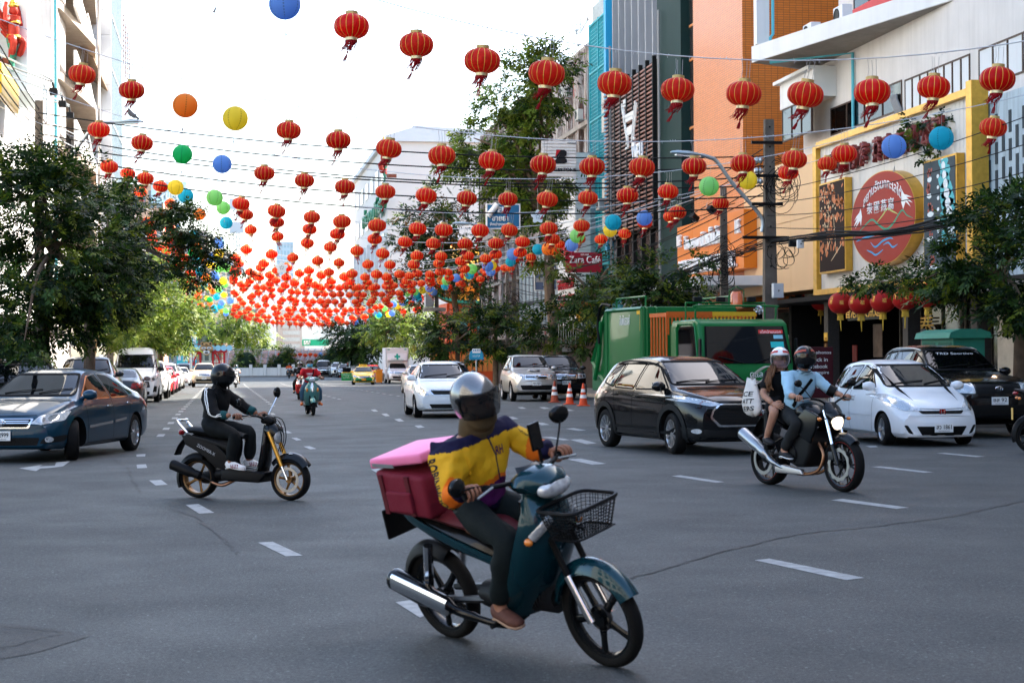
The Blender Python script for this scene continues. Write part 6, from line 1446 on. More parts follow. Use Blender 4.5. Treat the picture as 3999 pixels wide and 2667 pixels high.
def scaled(T,L,W_,H,**ov):
 fx,fy,fz=L/T['L'],W_/T['W'],H/T['H']
 xz=lambda q:[(a*fx,b*fz)for a,b in q];yz=lambda q:[(a*fy,b*fz)for a,b in q]
 S=dict(T);S.update(L=L,W=W_,H=H)
 for k_ in('top','belt','low'):S[k_]=xz(T[k_])
 S['plan']=[(a*fx,b)for a,b in T['plan']]if T.get('plan')else None
 S['side']=[xz(q)for q in T['side']];S['seams']=[xz(q)for q in T.get('seams',[])]
 S['mould']=[(xz(q),w,m)for q,w,m in T.get('mould',[])]
 S['handles']=xz(T.get('handles',[]));S['mirror']=(T['mirror'][0]*fx,T['mirror'][1]*fz)
 S['ws']=yz(T['ws']);S['rw']=yz(T['rw'])if T.get('rw')else None
 S['lights']=[(yz(q),m)for q,m in T['lights']];S['bulbs']=[(a*fy,b*fz,c,m)for a,b,c,m in T.get('bulbs',[])]
 S['front']=[(yz(q),m,o)for q,m,o in T.get('front',[])];S['bars']=[(yz(q),w,m,o)for q,w,m,o in T.get('bars',[])]
 S['hood']=[(yz(q),w)for q,w in T.get('hood',[])];S['rear']=[(yz(q),m,o)for q,m,o in T.get('rear',[])]
 S['axles']=tuple(a*fx for a in T['axles'])
 if T.get('rails'):S['rails']=(T['rails'][0]*fx,T['rails'][1]*fx,T['rails'][2]*fy,T['rails'][3])
 S.update(ov);return S
hbar=lambda z,w,a,b,m,o=.016:[([(-w,q),(w,q)],z,m,o)for q in(a if hasattr(a,'__len__')else[a])]
SEDAN=dict(L=4.83,W=1.82,H=1.47,r=.325,arch=.375,axles=(1.46,-1.32),rim='ten',tumble=.38,bow=.2,top=[(-2.415,.84),(-2.32,1.02),(-1.82,1.08),(-1.5,1.16),(-.95,1.37),(-.45,1.455),(.1,1.465),(.42,1.41),(.85,1.20),(1.28,.995),(1.7,.94),(2.15,.83),(2.34,.74),(2.415,.64)],belt=[(-2.415,.80),(-1.7,.93),(0,.915),(1.2,.885),(1.9,.79),(2.415,.56)],low=[(-2.415,.32),(-1.9,.20),(1.9,.19),(2.415,.22)],side=[[(1.06,.97),(.36,1.33),(-.06,1.375),(-.12,.965)],[(-.2,.965),(-.14,1.375),(-.55,1.355),(-.98,1.20),(-1.1,.975)],[(-1.15,.98),(-1.05,1.155),(-1.42,1.03)]],seams=[[(1.08,.95),(1.02,.5),(1.0,.26)],[(-.16,.95),(-.17,.26)],[(-1.12,.96),(-.98,.72),(-.86,.27)],[(1.0,.26),(-.86,.27)]],handles=[(.06,.83),(-.92,.86)],mirror=(.98,.99),ws=[(-.70,1.035),(.70,1.035),(.54,1.375),(-.54,1.375)],rw=[(-.62,1.12),(.62,1.12),(.5,1.36),(-.5,1.36)],lights=[([(.46,.615),(.64,.60),(.84,.655),(.855,.80),(.58,.74)],LENS)],bulbs=[(.60,.675,.05,LENSC),(.73,.70,.055,LENSC)],front=[([(-.44,.545),(.44,.545),(.5,.70),(-.5,.70)],CHROME,.006),([(-.41,.565),(.41,.565),(.465,.685),(-.465,.685)],GRILLE,.011),([(-.56,.28),(.56,.28),(.6,.40),(-.6,.40)],GRILLE,.006),([(.60,.30),(.84,.33),(.86,.43),(.64,.38)],DARKP,.008),([(-.60,.30),(-.84,.33),(-.86,.43),(-.64,.38)],DARKP,.008)]+[([(s*.72+.045*math.cos(a),.37+.045*math.sin(a))for a in np.linspace(0,6.28,13)[:-1]],LENS,.014)for s in(1,-1)],bars=hbar(.014,.43,(.595,.625,.655),0,CHROME),hood=[([(-.52,.745),(0,.735),(.52,.745)],.008)],rear=[([(.45,.72),(.86,.74),(.86,.93),(.5,.92)],REDL,.006)])
SUV=dict(L=4.46,W=1.825,H=1.62,r=.34,arch=.395,axles=(1.29,-1.35),rim='ten',tumble=.33,bow=.19,clad=True,top=[(-2.23,.98),(-2.17,1.14),(-1.98,1.27),(-1.6,1.51),(-1.0,1.60),(-.3,1.62),(.25,1.575),(.7,1.36),(1.16,1.11),(1.5,1.06),(1.95,.985),(2.15,.90),(2.23,.80)],belt=[(-2.23,.94),(-1.3,1.035),(0,1.0),(1.1,.975),(1.8,.90),(2.23,.72)],low=[(-2.23,.40),(-1.9,.23),(1.9,.21),(2.23,.25)],side=[[(1.02,1.065),(.40,1.43),(-.08,1.505),(-.14,1.055)],[(-.22,1.055),(-.17,1.51),(-.92,1.485),(-1.0,1.075)],[(-1.07,1.085),(-1.0,1.475),(-1.38,1.40),(-1.62,1.16)]],seams=[[(1.06,1.04),(.98,.6),(.95,.44)],[(-.18,1.04),(-.19,.44)],[(-1.03,1.05),(-.93,.8),(-.85,.45)]],handles=[(.0,.92),(-.92,.95)],mirror=(.94,1.06),ws=[(-.72,1.14),(.72,1.14),(.57,1.52),(-.57,1.52)],rw=[(-.62,1.28),(.62,1.28),(.52,1.5),(-.52,1.5)],lights=[([(.38,.815),(.60,.80),(.88,.88),(.895,.985),(.60,.895)],LENSC),([(.42,.845),(.62,.86),(.87,.945),(.885,.975),(.60,.89)],LENS)],front=[([(-.46,.47),(.46,.47),(.60,.62),(.56,.74),(.44,.84),(-.44,.84),(-.56,.74),(-.60,.62)],CHROME,.006),([(-.43,.50),(.43,.50),(.565,.63),(.53,.73),(.42,.82),(-.42,.82),(-.53,.73),(-.565,.63)],GRILLE,.011),([(-.9,.26),(.9,.26),(.88,.46),(.6,.42),(-.6,.42),(-.88,.46)],DARKP,.006)]+[([(s*.76+.045*math.cos(a),.40+.04*math.sin(a))for a in np.linspace(0,6.28,13)[:-1]],LENS,.014)for s in(1,-1)],bars=hbar(.012,.47,(.56,.61,.66,.71,.76),0,DARKP),hood=[([(-.88,.99),(-.46,.875),(.46,.875),(.88,.99)],.01)],rails=(-1.35,.2,.60,BLACK),rear=[([(.5,.95),(.88,.95),(.88,1.08),(.5,1.05)],REDL,.006)])
HATCH=dict(L=3.83,W=1.675,H=1.525,r=.288,arch=.335,axles=(1.125,-1.32),rim='five',tumble=.34,bow=.22,nose=.05,top=[(-1.915,.86),(-1.89,1.06),(-1.82,1.24),(-1.62,1.43),(-1.1,1.51),(-.4,1.525),(.08,1.465),(.55,1.24),(1.02,1.0),(1.35,.91),(1.65,.81),(1.83,.70),(1.915,.58)],belt=[(-1.915,.86),(-1.0,.945),(0,.91),(.9,.86),(1.5,.73),(1.915,.50)],low=[(-1.915,.30),(-1.5,.19),(1.5,.17),(1.915,.15)],side=[[(.64,1.0),(.12,1.335),(-.32,1.42),(-.36,.985)],[(-.44,.985),(-.4,1.425),(-1.0,1.40),(-1.12,1.01)],[(-1.19,1.02),(-1.08,1.39),(-1.42,1.31),(-1.64,1.10)]],seams=[[(.74,.95),(.7,.5),(.66,.25)],[(-.4,.97),(-.41,.25)],[(-1.15,.99),(-1.0,.7),(-.93,.26)]],handles=[(-.22,.86),(-1.0,.9)],mirror=(.62,1.0),mould=[([(.62,.56),(-.36,.56)],.07,None),([(-.44,.56),(-.9,.57)],.07,None)],ws=[(-.62,1.045),(.62,1.045),(.52,1.425),(-.52,1.425)],rw=[(-.6,1.12),(.6,1.12),(.5,1.38),(-.5,1.38)],lights=[([(.34,.63),(.60,.62),(.775,.72),(.80,.90),(.70,.92),(.52,.78)],LENS)],bulbs=[(.60,.715,.085,LENSC),(.70,.80,.05,LENSC)],front=[([(-.36,.575),(.36,.575),(.42,.63),(-.42,.63)],GRILLE,.008),([(-.36,.20),(.36,.20),(.46,.36),(-.46,.36)],GRILLE,.006),([(.5,.22),(.58,.24),(.66,.38),(.60,.38)],GRILLE,.006),([(-.5,.22),(-.58,.24),(-.66,.38),(-.60,.38)],GRILLE,.006)],hood=[([(-.44,.67),(0,.655),(.44,.67)],.008)],antenna=-.8,rear=[([(.5,.9),(.8,.9),(.8,1.15),(.6,1.15)],REDL,.006)])
BIGSUV=dict(L=4.70,W=1.84,H=1.83,r=.375,arch=.44,axles=(1.42,-1.33),rim='six' if False else 'five',tumble=.26,bow=.15,top=[(-2.35,1.05),(-2.3,1.30),(-2.15,1.55),(-1.95,1.72),(-1.3,1.80),(-.5,1.81),(.0,1.76),(.42,1.52),(.82,1.27),(1.3,1.20),(1.85,1.13),(2.2,1.06),(2.32,.95),(2.35,.82)],belt=[(-2.35,1.05),(-1.3,1.14),(0,1.12),(.9,1.10),(1.8,1.06),(2.35,.74)],low=[(-2.35,.48),(-1.9,.33),(1.9,.33),(2.35,.38)],side=[[(.70,1.20),(.30,1.50),(-.20,1.68),(-.24,1.18)],[(-.32,1.18),(-.28,1.69),(-1.05,1.68),(-1.12,1.19)],[(-1.20,1.19),(-1.13,1.68),(-1.75,1.62),(-2.0,1.30)]],seams=[[(.78,1.15),(.74,.6),(.70,.40)],[(-.28,1.16),(-.29,.40)],[(-1.16,1.16),(-1.02,.85),(-.88,.42)]],handles=[(-.1,1.03),(-1.0,1.05)],mirror=(.62,1.22),ws=[(-.70,1.31),(.70,1.31),(.58,1.71),(-.58,1.71)],rw=[(-.62,1.3),(.62,1.3),(.52,1.65),(-.52,1.65)],lights=[([(.46,.86),(.86,.88),(.885,1.03),(.48,1.06)],LENS)],bulbs=[(.58,.96,.065,LENSC),(.74,.955,.06,LENSC)],front=[([(-.44,.85),(.44,.85),(.44,1.04),(-.44,1.04)],CHROME,.006),([(-.40,.88),(.40,.88),(.40,1.015),(-.40,1.015)],GRILLE,.011),([(-.55,.46),(.55,.46),(.62,.64),(-.62,.64)],GRILLE,.006)]+[([(s*.74+.055*math.cos(a),.60+.055*math.sin(a))for a in np.linspace(0,6.28,13)[:-1]],LENS,.012)for s in(1,-1)],bars=hbar(.02,.39,(.915,.98),0,CHROME),hood=[([(-.85,1.12),(-.48,1.075),(.48,1.075),(.85,1.12)],.01)],rails=(-1.7,.0,.60,STEEL),rear=[([(.62,.95),(.86,.95),(.86,1.25),(.66,1.25)],REDL,.006)])
PICKUP=scaled(BIGSUV,5.2,1.83,1.77,rails=None,axles=(1.63,-1.45),top=[(-2.6,1.0),(-2.55,1.06),(-1.5,1.08),(-1.0,1.09),(-.92,1.30),(-.75,1.70),(-.4,1.755),(.0,1.75),(.25,1.70),(.65,1.45),(1.0,1.22),(1.5,1.16),(2.1,1.08),(2.45,1.0),(2.58,.88),(2.6,.80)],belt=[(-2.6,.98),(-1.0,1.06),(0,1.08),(1.0,1.06),(2.0,1.0),(2.6,.72)],side=[[(.80,1.15),(.42,1.45),(.12,1.62),(.08,1.14)],[(0,1.14),(.04,1.63),(-.62,1.62),(-.70,1.15)]],seams=[[(.86,1.1),(.82,.5)],[(.04,1.12),(.03,.5)],[(-.76,1.12),(-.78,.5)]],handles=[(.2,1.0),(-.55,1.0)])
VAN=dict(L=5.3,W=1.95,H=2.25,r=.33,arch=.39,axles=(1.75,-1.4),rim='steel',tumble=.13,bow=.14,crown=.05,top=[(-2.65,1.75),(-2.62,2.0),(-2.5,2.15),(-1.8,2.24),(0,2.25),(.8,2.20),(1.15,2.08),(1.5,1.75),(1.85,1.38),(2.2,1.27),(2.5,1.13),(2.62,1.0),(2.65,.85)],belt=[(-2.65,1.15),(0,1.18),(1.2,1.18),(1.9,1.15),(2.4,1.02),(2.65,.76)],low=[(-2.65,.35),(-2.2,.25),(2.2,.24),(2.65,.27)],side=[[(1.62,1.25),(1.22,1.66),(.75,1.74),(.72,1.24)],[(.6,1.24),(.62,1.76),(-.75,1.78),(-.75,1.24)],[(-.85,1.24),(-.85,1.78),(-2.3,1.76),(-2.35,1.26)]],seams=[[(1.75,1.2),(1.3,.85),(1.25,.35)],[(.66,1.2),(.66,.32)],[(-.8,1.2),(-.8,.32)]],handles=[(.8,1.05),(.5,1.05)],mirror=(1.62,1.32),mirrorm=BLACK,ws=[(-.84,1.42),(.84,1.42),(.75,1.93),(-.75,1.93)],rw=[(-.7,1.35),(.7,1.35),(.66,1.9),(-.66,1.9)],lights=[([(.50,.90),(.70,.84),(.91,.97),(.92,1.16),(.66,1.02)],LENS)],bulbs=[(.74,.96,.06,LENSC)],front=[([(-.5,.88),(.5,.88),(.56,.98),(-.56,.98)],CHROME,.006),([(-.62,.62),(.62,.62),(.58,.86),(-.58,.86)],GRILLE,.006),([(-.6,.33),(.6,.33),(.6,.46),(-.6,.46)],GRILLE,.006),([(.72,.42),(.86,.44),(.88,.66),(.78,.68)],GRILLE,.006),([(-.72,.42),(-.86,.44),(-.88,.66),(-.78,.68)],GRILLE,.006)],bars=hbar(.02,.56,(.70,.78),0,CHROME),rear=[([(.72,.9),(.92,.9),(.92,1.3),(.76,1.3)],REDL,.006)])
MPV=scaled(VAN,4.9,1.85,1.9,rim='ten',r=.34,arch=.39)
def put(front,rear,side,S):
 """wheel contact points read off the photo -> car position and heading"""
 A,B=onz(*front),onz(*rear);d=(A-B).normalized();h=math.atan2(d.y,d.x)
 left=Vector((-d.y,d.x,0));c=(A+B)/2+left*((S['W']/2-.06)*(1 if side=='R' else-1))-d*(sum(S['axles'])/2)
 return(c.x,c.y,gz(c.y)),h
def nose(px,py,heading,S):
 """ground point below the middle of the front bumper"""
 p=onz(px,py);d=Vector((math.cos(heading),math.sin(heading),0));c=p-d*(S['L']/2);return(c.x,c.y,gz(c.y))
P_BLUE=paint('deep teal blue',(.003,.036,.07),.3,.28)
P_BLACK=paint('black',(.003,.0033,.004),.0,.2)
P_WHITE=paint('pearl white',(.74,.76,.77),0,.3)
P_SILVER=paint('silver beige',(.48,.46,.43),.6,.35)
P_GREY=paint('grey',(.03,.033,.036),.4,.3)
P_RED=paint('red',(.5,.02,.02),0,.3);P_PINK=paint('pink red',(.6,.05,.10),0,.3)
P_BEIGE=paint('champagne',(.50,.42,.31),.3,.35);P_YEL=paint('taxi yellow',(.80,.52,.02),0,.3);P_GRN=paint('taxi green',(.01,.22,.07),0,.3)
PAR=-math.pi/2
CAMRY=scaled(SEDAN,4.83,1.82,1.47,steer=R(24),plate=(0,.43,'ภป 2999'),mould=[([(.98,.52),(-.1,.56)],.045,CHROME),([(-.22,.565),(-.78,.60)],.045,CHROME)],handlem=CHROME,sealm=CHROME)
loc,h=put((293,1796),(523,1759),'L',CAMRY)
c=make_car('sedan',CAMRY,P_BLUE,'dark blue saloon turning out at the left edge of the photo','car',loc,h);badge(c,CAMRY,.64,'ovals')
CROSS=scaled(SUV,4.46,1.825,1.62,steer=R(-6),plate=None,wipers=[(-.1,.03,.55,.07),(-.62,.03,.0,.07)])
loc,h=put((2638,1774),(2361,1743),'R',CROSS)
make_car('sport_utility_car',CROSS,P_BLACK,'glossy black crossover with grey arch trim in front of the green truck','car',loc,h)
FIT=scaled(HATCH,3.9,1.69,1.525,plate=(0,.33,'สว 1861'),steer=R(-4))
p=onz(3456,1738);loc=(p.x+FIT['W']/2-.1,p.y+1.12,0)
c=make_car('hatchback',FIT,P_WHITE,'white hatchback with red nose badge behind the black motorcycle','car',loc,PAR);badge(c,FIT,.61,'h')
FORT=scaled(BIGSUV,4.70,1.84,1.83,plate=(0,.72,'ชส 92'),bars=hbar(.02,.39,(.915,.98),0,DARKP),front=[([(-.44,.85),(.44,.85),(.44,1.04),(-.44,1.04)],GRILLE,.006)]+BIGSUV['front'][2:]);FORT2=scaled(BIGSUV,4.7,1.84,1.83,rails=None,plate=(0,.70,'รดธ 62'))
c=make_car('sport_utility_car',FORT,P_BLACK,'big black off-roader with windscreen sticker parked at the right edge','car',nose(3905,1712,PAR,FORT),PAR);badge(c,FORT,.95,'ovals')
bv=BODIES[id(FORT)][1];q=cast(bv,'F',0,1.62,.01)
st=text('windscreen_sticker','TRD Sportivo',WHITE,c,(q.x,.0,q.z),(0,1,0),(-.62,0,.78),width=.8,height=.07,ext=0)
FSIL=scaled(BIGSUV,4.70,1.84,1.83,plate=(0,.70,'ศศ 1660'))
c=make_car('sport_utility_car',FSIL,P_SILVER,'silver off-roader with bonnet scoop parked by the utility poles','car',nose(2105,1568,PAR,FSIL),PAR+R(-2));badge(c,FSIL,.95,'ovals')
bv=BODIES[id(FSIL)][1];q=cast(bv,'T',1.5,0,0);sc_=MB().ell((q.x,0,q.z+.01),(.28,.26,.055),0,16,8).build('bonnet_scoop',P_SILVER,c,True)
for y in(-.15,-.05,.05,.15):MB().box((q.x+.17,y-.04,q.z+.005),(q.x+.262,y+.04,q.z+.03)).build('scoop_slot',GRILLE,sc_)
c=make_car('sport_utility_car',FORT2,P_BLACK,'black off-roader parked behind the traffic cones','car',nose(2225,1562,PAR,FORT2),PAR+R(-3));badge(c,FORT2,.95,'ovals')
ALM=scaled(SEDAN,4.45,1.70,1.51,rim='multi',antenna=-.9,r=.30,arch=.345,plate=None,lights=[([(.50,.62),(.66,.60),(.79,.72),(.80,.88),(.72,.86)],LENSC)],bulbs=[(.68,.72,.05,LENS)],hood=[([(-.45,.76),(.45,.76)],.008)],front=[([(-.40,.62),(.40,.62),(.5,.75),(-.5,.75)],CHROME,.006),([(-.37,.63),(.37,.63),(.46,.735),(-.46,.735)],GRILLE,.011),([(-.42,.26),(.42,.26),(.5,.38),(-.5,.38)],GRILLE,.006)],bars=[([(.52,.36),(.72,.385)],.05,WHITE,.012),([(-.52,.36),(-.72,.385)],.05,WHITE,.012)])
loc,h=put((1627,1632),(1583,1617),'R',ALM)
make_car('sedan',ALM,P_WHITE,'white saloon driving towards the camera behind the silver helmet','car',loc,h)
PK1=scaled(PICKUP,5.1,1.83,1.62);PK2=scaled(PICKUP,5.2,1.83,1.72);PK3=scaled(PICKUP,5.2,1.83,1.75)
make_car('pickup_truck',PK1,P_BLACK,'black pickup parked behind the blue saloon','pickup',(-4.1,37.2,0),PAR)
make_car('pickup_truck',PK2,P_GREY,'dark grey pickup parked in front of the white van','pickup',(-3.9,52.5,0),PAR)
SML=scaled(SEDAN,4.3,1.66,1.40)
make_car('sedan',scaled(SEDAN,4.3,1.68,1.42),P_SILVER,'silver saloon squeezed between the two dark pickups','car',(-4.1,45.2,0),PAR)
VANW=scaled(VAN,5.3,1.95,2.25)
make_car('sedan',SML,P_GREY,'small grey saloon with red tail lamp beside the white van','car',(-3.5,62.5,gz(62)),-PAR)
p=onz(612,1570)
make_car('minibus',VANW,P_WHITE,'white high-roof van parked under the left trees','van',(p.x-.85,p.y+1.75,gz(p.y+1.75)),PAR)
def parked(px,py,S):
 """a car facing the camera whose front wheel on our right touches the road at px, py"""
 p=onz(px,py);y=p.y+S['axles'][0];return(p.x-S['W']/2+.1,y,gz(y))
row=[('pickup_truck',PK3,P_WHITE,'white pickup parked behind the white van','pickup',651,1556),('hatchback',scaled(HATCH,3.7,1.68,1.41),P_RED,'red compact car in the left parked row','car',672,1541),('hatchback',scaled(HATCH,3.8,1.68,1.5),P_PINK,'pink-red small car in the left parked row','car',686,1534),('sport_utility_car',scaled(SUV,4.5,1.82,1.7),P_WHITE,'white sport utility car beyond the pink-red car','car',699,1527),('hatchback',scaled(HATCH,4.2,1.7,1.55),P_SILVER,'silver-beige hatchback in the left parked row','car',714,1518),('sedan',scaled(SEDAN,4.5,1.75,1.48),P_WHITE,'white saloon next to the champagne pickup','car',742,1507),('minivan',scaled(MPV,4.6,1.8,1.75),P_GREY,'grey people carrier at the far end of the left row','car',752,1492),('sedan',scaled(SEDAN,4.5,1.75,1.48),P_WHITE,'white saloon just behind the champagne pickup','car',848,1490)]
for nm,S_,P_,lb,ct,x,y in row:make_car(nm,S_,P_,lb,ct,parked(x,y,S_),PAR,None)
TRI=scaled(PICKUP,5.2,1.85,1.78,plate=(0,.66,'ฌก 4521'))
make_car('pickup_truck',TRI,P_BEIGE,'champagne pickup driving up the left lane','pickup',nose(797,1512,PAR,TRI),PAR)
make_car('sport_utility_car',scaled(SUV,4.5,1.82,1.62),P_GREY,'dark grey crossover half hidden by the silver off-roader','car',(10.4,80,gz(80)),PAR)
make_car('sedan',scaled(SEDAN,4.4,1.72,1.48),P_SILVER,'old silver saloon behind the dark grey crossover','car',(10.0,89,gz(89)),PAR)
ALPH=scaled(MPV,4.9,1.85,1.9)
make_car('minivan',ALPH,P_BLACK,'black people carrier with chrome grille near the roundabout','car',nose(1268,1472,PAR,ALPH),PAR)
make_car('sport_utility_car',scaled(SUV,4.5,1.8,1.65),P_SILVER,'silver car waiting beside the black people carrier','car',nose(1322,1473,PAR,SUV),PAR)
make_car('sedan',scaled(SEDAN,4.5,1.75,1.5),P_BLACK,'black saloon next to the far traffic cone','car',nose(1352,1475,PAR,SEDAN),PAR)
make_car('minibus',scaled(VAN,5.3,1.9,2.25),P_WHITE,'white minibus with roof hatch behind the taxi','van',(nose(1400,1484,PAR,VAN)),PAR)
make_car('sedan',scaled(SEDAN,4.4,1.72,1.48),P_RED,'red car behind the yellow and green taxi','car',nose(1465,1490,PAR,SEDAN),PAR)
TAXI=scaled(SEDAN,4.62,1.775,1.475,plate=(0,.45,'ทฬ 1509',dict(col=mat('taxi plate',(.85,.35,.02),.4),sub='')))
tx=make_car('taxi',TAXI,P_YEL,'yellow and green taxi with its door open','taxi',nose(1427,1503,PAR,TAXI),PAR+R(-3))
bv=BODIES[id(TAXI)][1]
for side in 'LR':
 decal(bv,side,fillet([(-2.3,.30),(2.2,.28),(2.3,.60),(1.9,.70),(0,.66),(-2.3,.72)],.03),.0025,.12).build('green_panel',P_GRN,tx,True)
decal(bv,'F',fillet([(-.84,.26),(.84,.26),(.84,.60),(.5,.62),(-.5,.62),(-.84,.60)],.03),.003,.08).build('green_panel',P_GRN,tx,True)
sg=MB().box((-.10,-.32,1.47),(.06,.32,1.60),ch=.02).build('roof_sign',P_YEL,tx,True)
text('lettering','TAXI-METER',REDL,sg,(.064,0,1.535),(0,1,0),(0,0,1),width=.5,height=.08,ext=.002)
dr=MB().box((.35,-1.72,.32),(.41,-.90,.95),ch=.02).build('open_door',P_GRN,tx,True)
MB().box((.36,-1.70,.955),(.40,-.92,.99),ch=.005).build('door_frame',P_YEL,dr);MB().box((.375,-1.62,.99),(.385,-.95,1.36)).build('door_glass',GLASS,dr)
for i,(tt,hh)in enumerate((('แท็กซี่บุคคล',.07),('1-1661',.05),('รับผู้โดยสารทั่วไป',.06))):text('lettering',tt,WHITE,dr,(.4135,-1.31,.80-i*.14),(0,1,0),(0,0,1),width=.55,height=hh,ext=.002)
# ------------------------------------------------------------------ trucks
TG_=paint('truck green',(.008,.135,.032),0,.4,.35);TOR=mat('truck orange',(.62,.12,.02),.5,var=.1);TYL=mat('truck yellow',(.75,.42,.03),.5)
def bev_prism(poly,y0,y1,ch,mi=0):
 bm=bmesh.new();V0=[bm.verts.new((a,y0,c_))for a,c_ in poly];V1=[bm.verts.new((a,y1,c_))for a,c_ in poly];n=len(poly)
 bm.faces.new(V0);bm.faces.new(V1[::-1])
 for i in range(n):bm.faces.new((V0[i],V0[(i+1)%n],V1[(i+1)%n],V1[i]))
 bmesh.ops.bevel(bm,geom=bm.edges[:],offset=ch,segments=3,affect='EDGES',profile=.6,clamp_overlap=True);return MB().bm(bm,mi)
hd_=PAR+R(7);p=onz(2925,1712)
gt_=thing('garbage_truck','green rubbish truck with orange cage behind the black crossover','truck',(p.x,p.y,0),hd_)
cab=[(-1.75,.55),(-1.75,2.22),(-1.62,2.33),(-.42,2.34),(-.24,2.26),(.0,1.45),(.06,1.3),(.06,.55)]
MBc=bev_prism(cab,-.95,.95,.07);MBc.build('cab',TG_,gt_,True,50)
WSG=mat('truck windscreen',(.003,.003,.0035),.03,spec=.6)
sl0,sl1=Vector((-.215,0,2.19)),Vector((.005,0,1.46));nn_=Vector((.96,0,.28)).normalized()
def slope(y,f,o=.012):q=sl0.lerp(sl1,f)+nn_*o;return(q.x,y,q.z)
wsd=MB().add([slope(-.80,0),slope(.80,0),slope(.87,1),slope(-.87,1)],[(0,1,2,3)]).build('windscreen',WSG,gt_)
for s in(-1,1):
 MB().add([slope(s*.80,0,.014),slope(s*.84,0,.014),slope(s*.92,1,.014),slope(s*.87,1,.014)],[(0,1,2,3)]).build('windscreen_seal',SEAM,wsd)
 MB().tube([slope(s*.1,1,.03),slope(s*.62,.82,.03)],.012,5).build('wiper',BLACK,wsd)
for i,(y,f,w,h_,c_)in enumerate(((.55,.10,.26,.10,(.7,.05,.04)),(.70,.24,.10,.10,(.25,.55,.65)),(.66,.42,.14,.16,(.03,.5,.5)))):
 MB().add([slope(y-w,f,.016),slope(y+w,f,.016),slope(y+w,f+h_,.016),slope(y-w,f+h_,.016)],[(0,1,2,3)]).build('sticker',mat('sticker %d'%i,c_,.5),wsd)
text('lettering','เด็กบ้านนอก',WLET,wsd,slope(.55,.15,.019),(0,1,0),(-.28,0,.96),width=.44,height=.07,ext=0)
for s in(-1,1):
 Y_=s*.956;wnd=MB().add([(-1.28,Y_,1.42),(-.26,Y_,1.42),(-.42,Y_,2.14),(-.50,Y_,2.2),(-1.2,Y_,2.2),(-1.28,Y_,2.12)],[tuple(range(6))]).build('side_window',WSG,gt_)
 fr=[(-1.33,1.37),(-.19,1.37),(-.38,2.18),(-.48,2.25),(-1.24,2.25),(-1.33,2.16)]
 MB().tube([(a,s*.958,c_)for a,c_ in fr+fr[:1]],.028,6).build('window_frame',TG_,wnd,True)
 MB().box((-.05,s*1.02-.02,1.55),(.06,s*1.02+.02,1.95),ch=.02).build('mirror',BLACK,gt_);MB().tube([(-.1,s*.95,1.5),(.0,s*1.02,1.6)],.012,5).build('mirror_arm',BLACK,gt_)
 MB().box((.055,s*.62-.17,.78),(.075,s*.62+.17,.98),ch=.02).build('headlight',LENS,gt_)
 MB().box((-1.4,s*.955-.004,.6),(-1.39,s*.955+.004,2.2)).build('door_gap',SEAM,gt_)
MB().box((.05,-.42,.78),(.072,.42,.98),ch=.02).build('grille',GRILLE,gt_);MB().box((-.05,-.98,.42),(.12,.98,.66),ch=.03).build('bumper',WCLEAN,gt_)
text('lettering','ดูแล ชุมชน',WLET,gt_,(.075,.35,1.22),(0,1,0),UZ,width=.7,height=.14,ext=.003)
MB().box((-6.2,-.42,.5),(-.2,.42,.78)).build('chassis',DARKP,gt_)
tm_,rm_=wheel_meshes(.38,.22,'steel',WCLEAN)
for x in(-.75,-4.2):
 for s in(1,-1):o=link('wheel',tm_,gt_);o.location=(x,s*.82,.38);o.rotation_euler=(0,0,0 if s>0 else math.pi);link('rim',rm_,o)
body=[(-3.0,.85),(-3.0,2.66),(-5.25,2.66),(-5.65,2.5),(-6.3,1.55),(-6.3,.85)]
bev_prism(body,-1.05,1.05,.03).build('container',TG_,gt_,True,40)
for s in(1,-1):
 Y_=s*1.058
 for pts in(((-3.05,.9),(-3.05,2.62)),((-5.28,.9),(-5.28,2.62)),((-5.28,2.62),(-6.25,1.5)),((-3.05,2.62),(-5.28,2.62)),((-5.28,.95),(-6.25,1.5))):MB().tube([(a,Y_,c_)for a,c_ in pts],.045,4).build('container_rib',TG_,gt_)
 MB().box((-3.35,Y_-.008,2.5),(-3.06,Y_+.008,2.6)).build('yellow_corner',TYL,gt_);MB().box((-3.16,Y_-.009,2.15),(-3.06,Y_+.009,2.495)).build('yellow_corner',TYL,gt_)
 MB().tube([(-5.5,Y_+s*.05,2.4),(-5.62,Y_+s*.06,1.6),(-5.9,Y_+s*.06,1.1)],.05,6).build('hydraulic_ram',TG_,gt_)
 MB().tube(catmull([(-4.9,Y_+s*.03,2.72),(-5.3,Y_+s*.1,2.75),(-5.55,Y_+s*.1,2.4),(-5.5,Y_+s*.1,1.9)],5),.035,6).build('hydraulic_hose',BLACK,gt_)
 MB().tube([(-3.1,s*.95,2.68),(-3.1,s*.95,2.88),(-4.9,s*.95,2.88),(-4.9,s*.95,2.68)],.022,6).build('top_rail',TG_,gt_)
text('lettering','สัมพันธวงศ์',WLET,gt_,(-4.1,-1.062,2.4),(1,0,0),UZ,width=.62,height=.22,ext=.002)
for y in(-1.0,-.78):MB().tube([(-2.88,y,.9),(-2.88,y,2.62),(-3.0,y,2.66)],.02,6).build('ladder_rail',TG_,gt_)
for i in range(6):MB().tube([(-2.88,-1.0,1.1+i*.28),(-2.88,-.78,1.1+i*.28)],.016,5).build('ladder_rung',TG_,gt_)
for y in(-.98,.98):
 for i in range(6):x=-1.85-i*.17;MB().box((x-.015,y-.015,.95),(x+.015,y+.015,2.42)).build('cage_bar',TOR,gt_)
 MB().box((-2.75,y-.025,2.42),(-1.8,y+.025,2.5)).build('cage_rail',TOR,gt_);MB().box((-2.78,y-.03,.9),(-1.8,y+.03,1.62)).build('cage_panel',TOR,gt_)
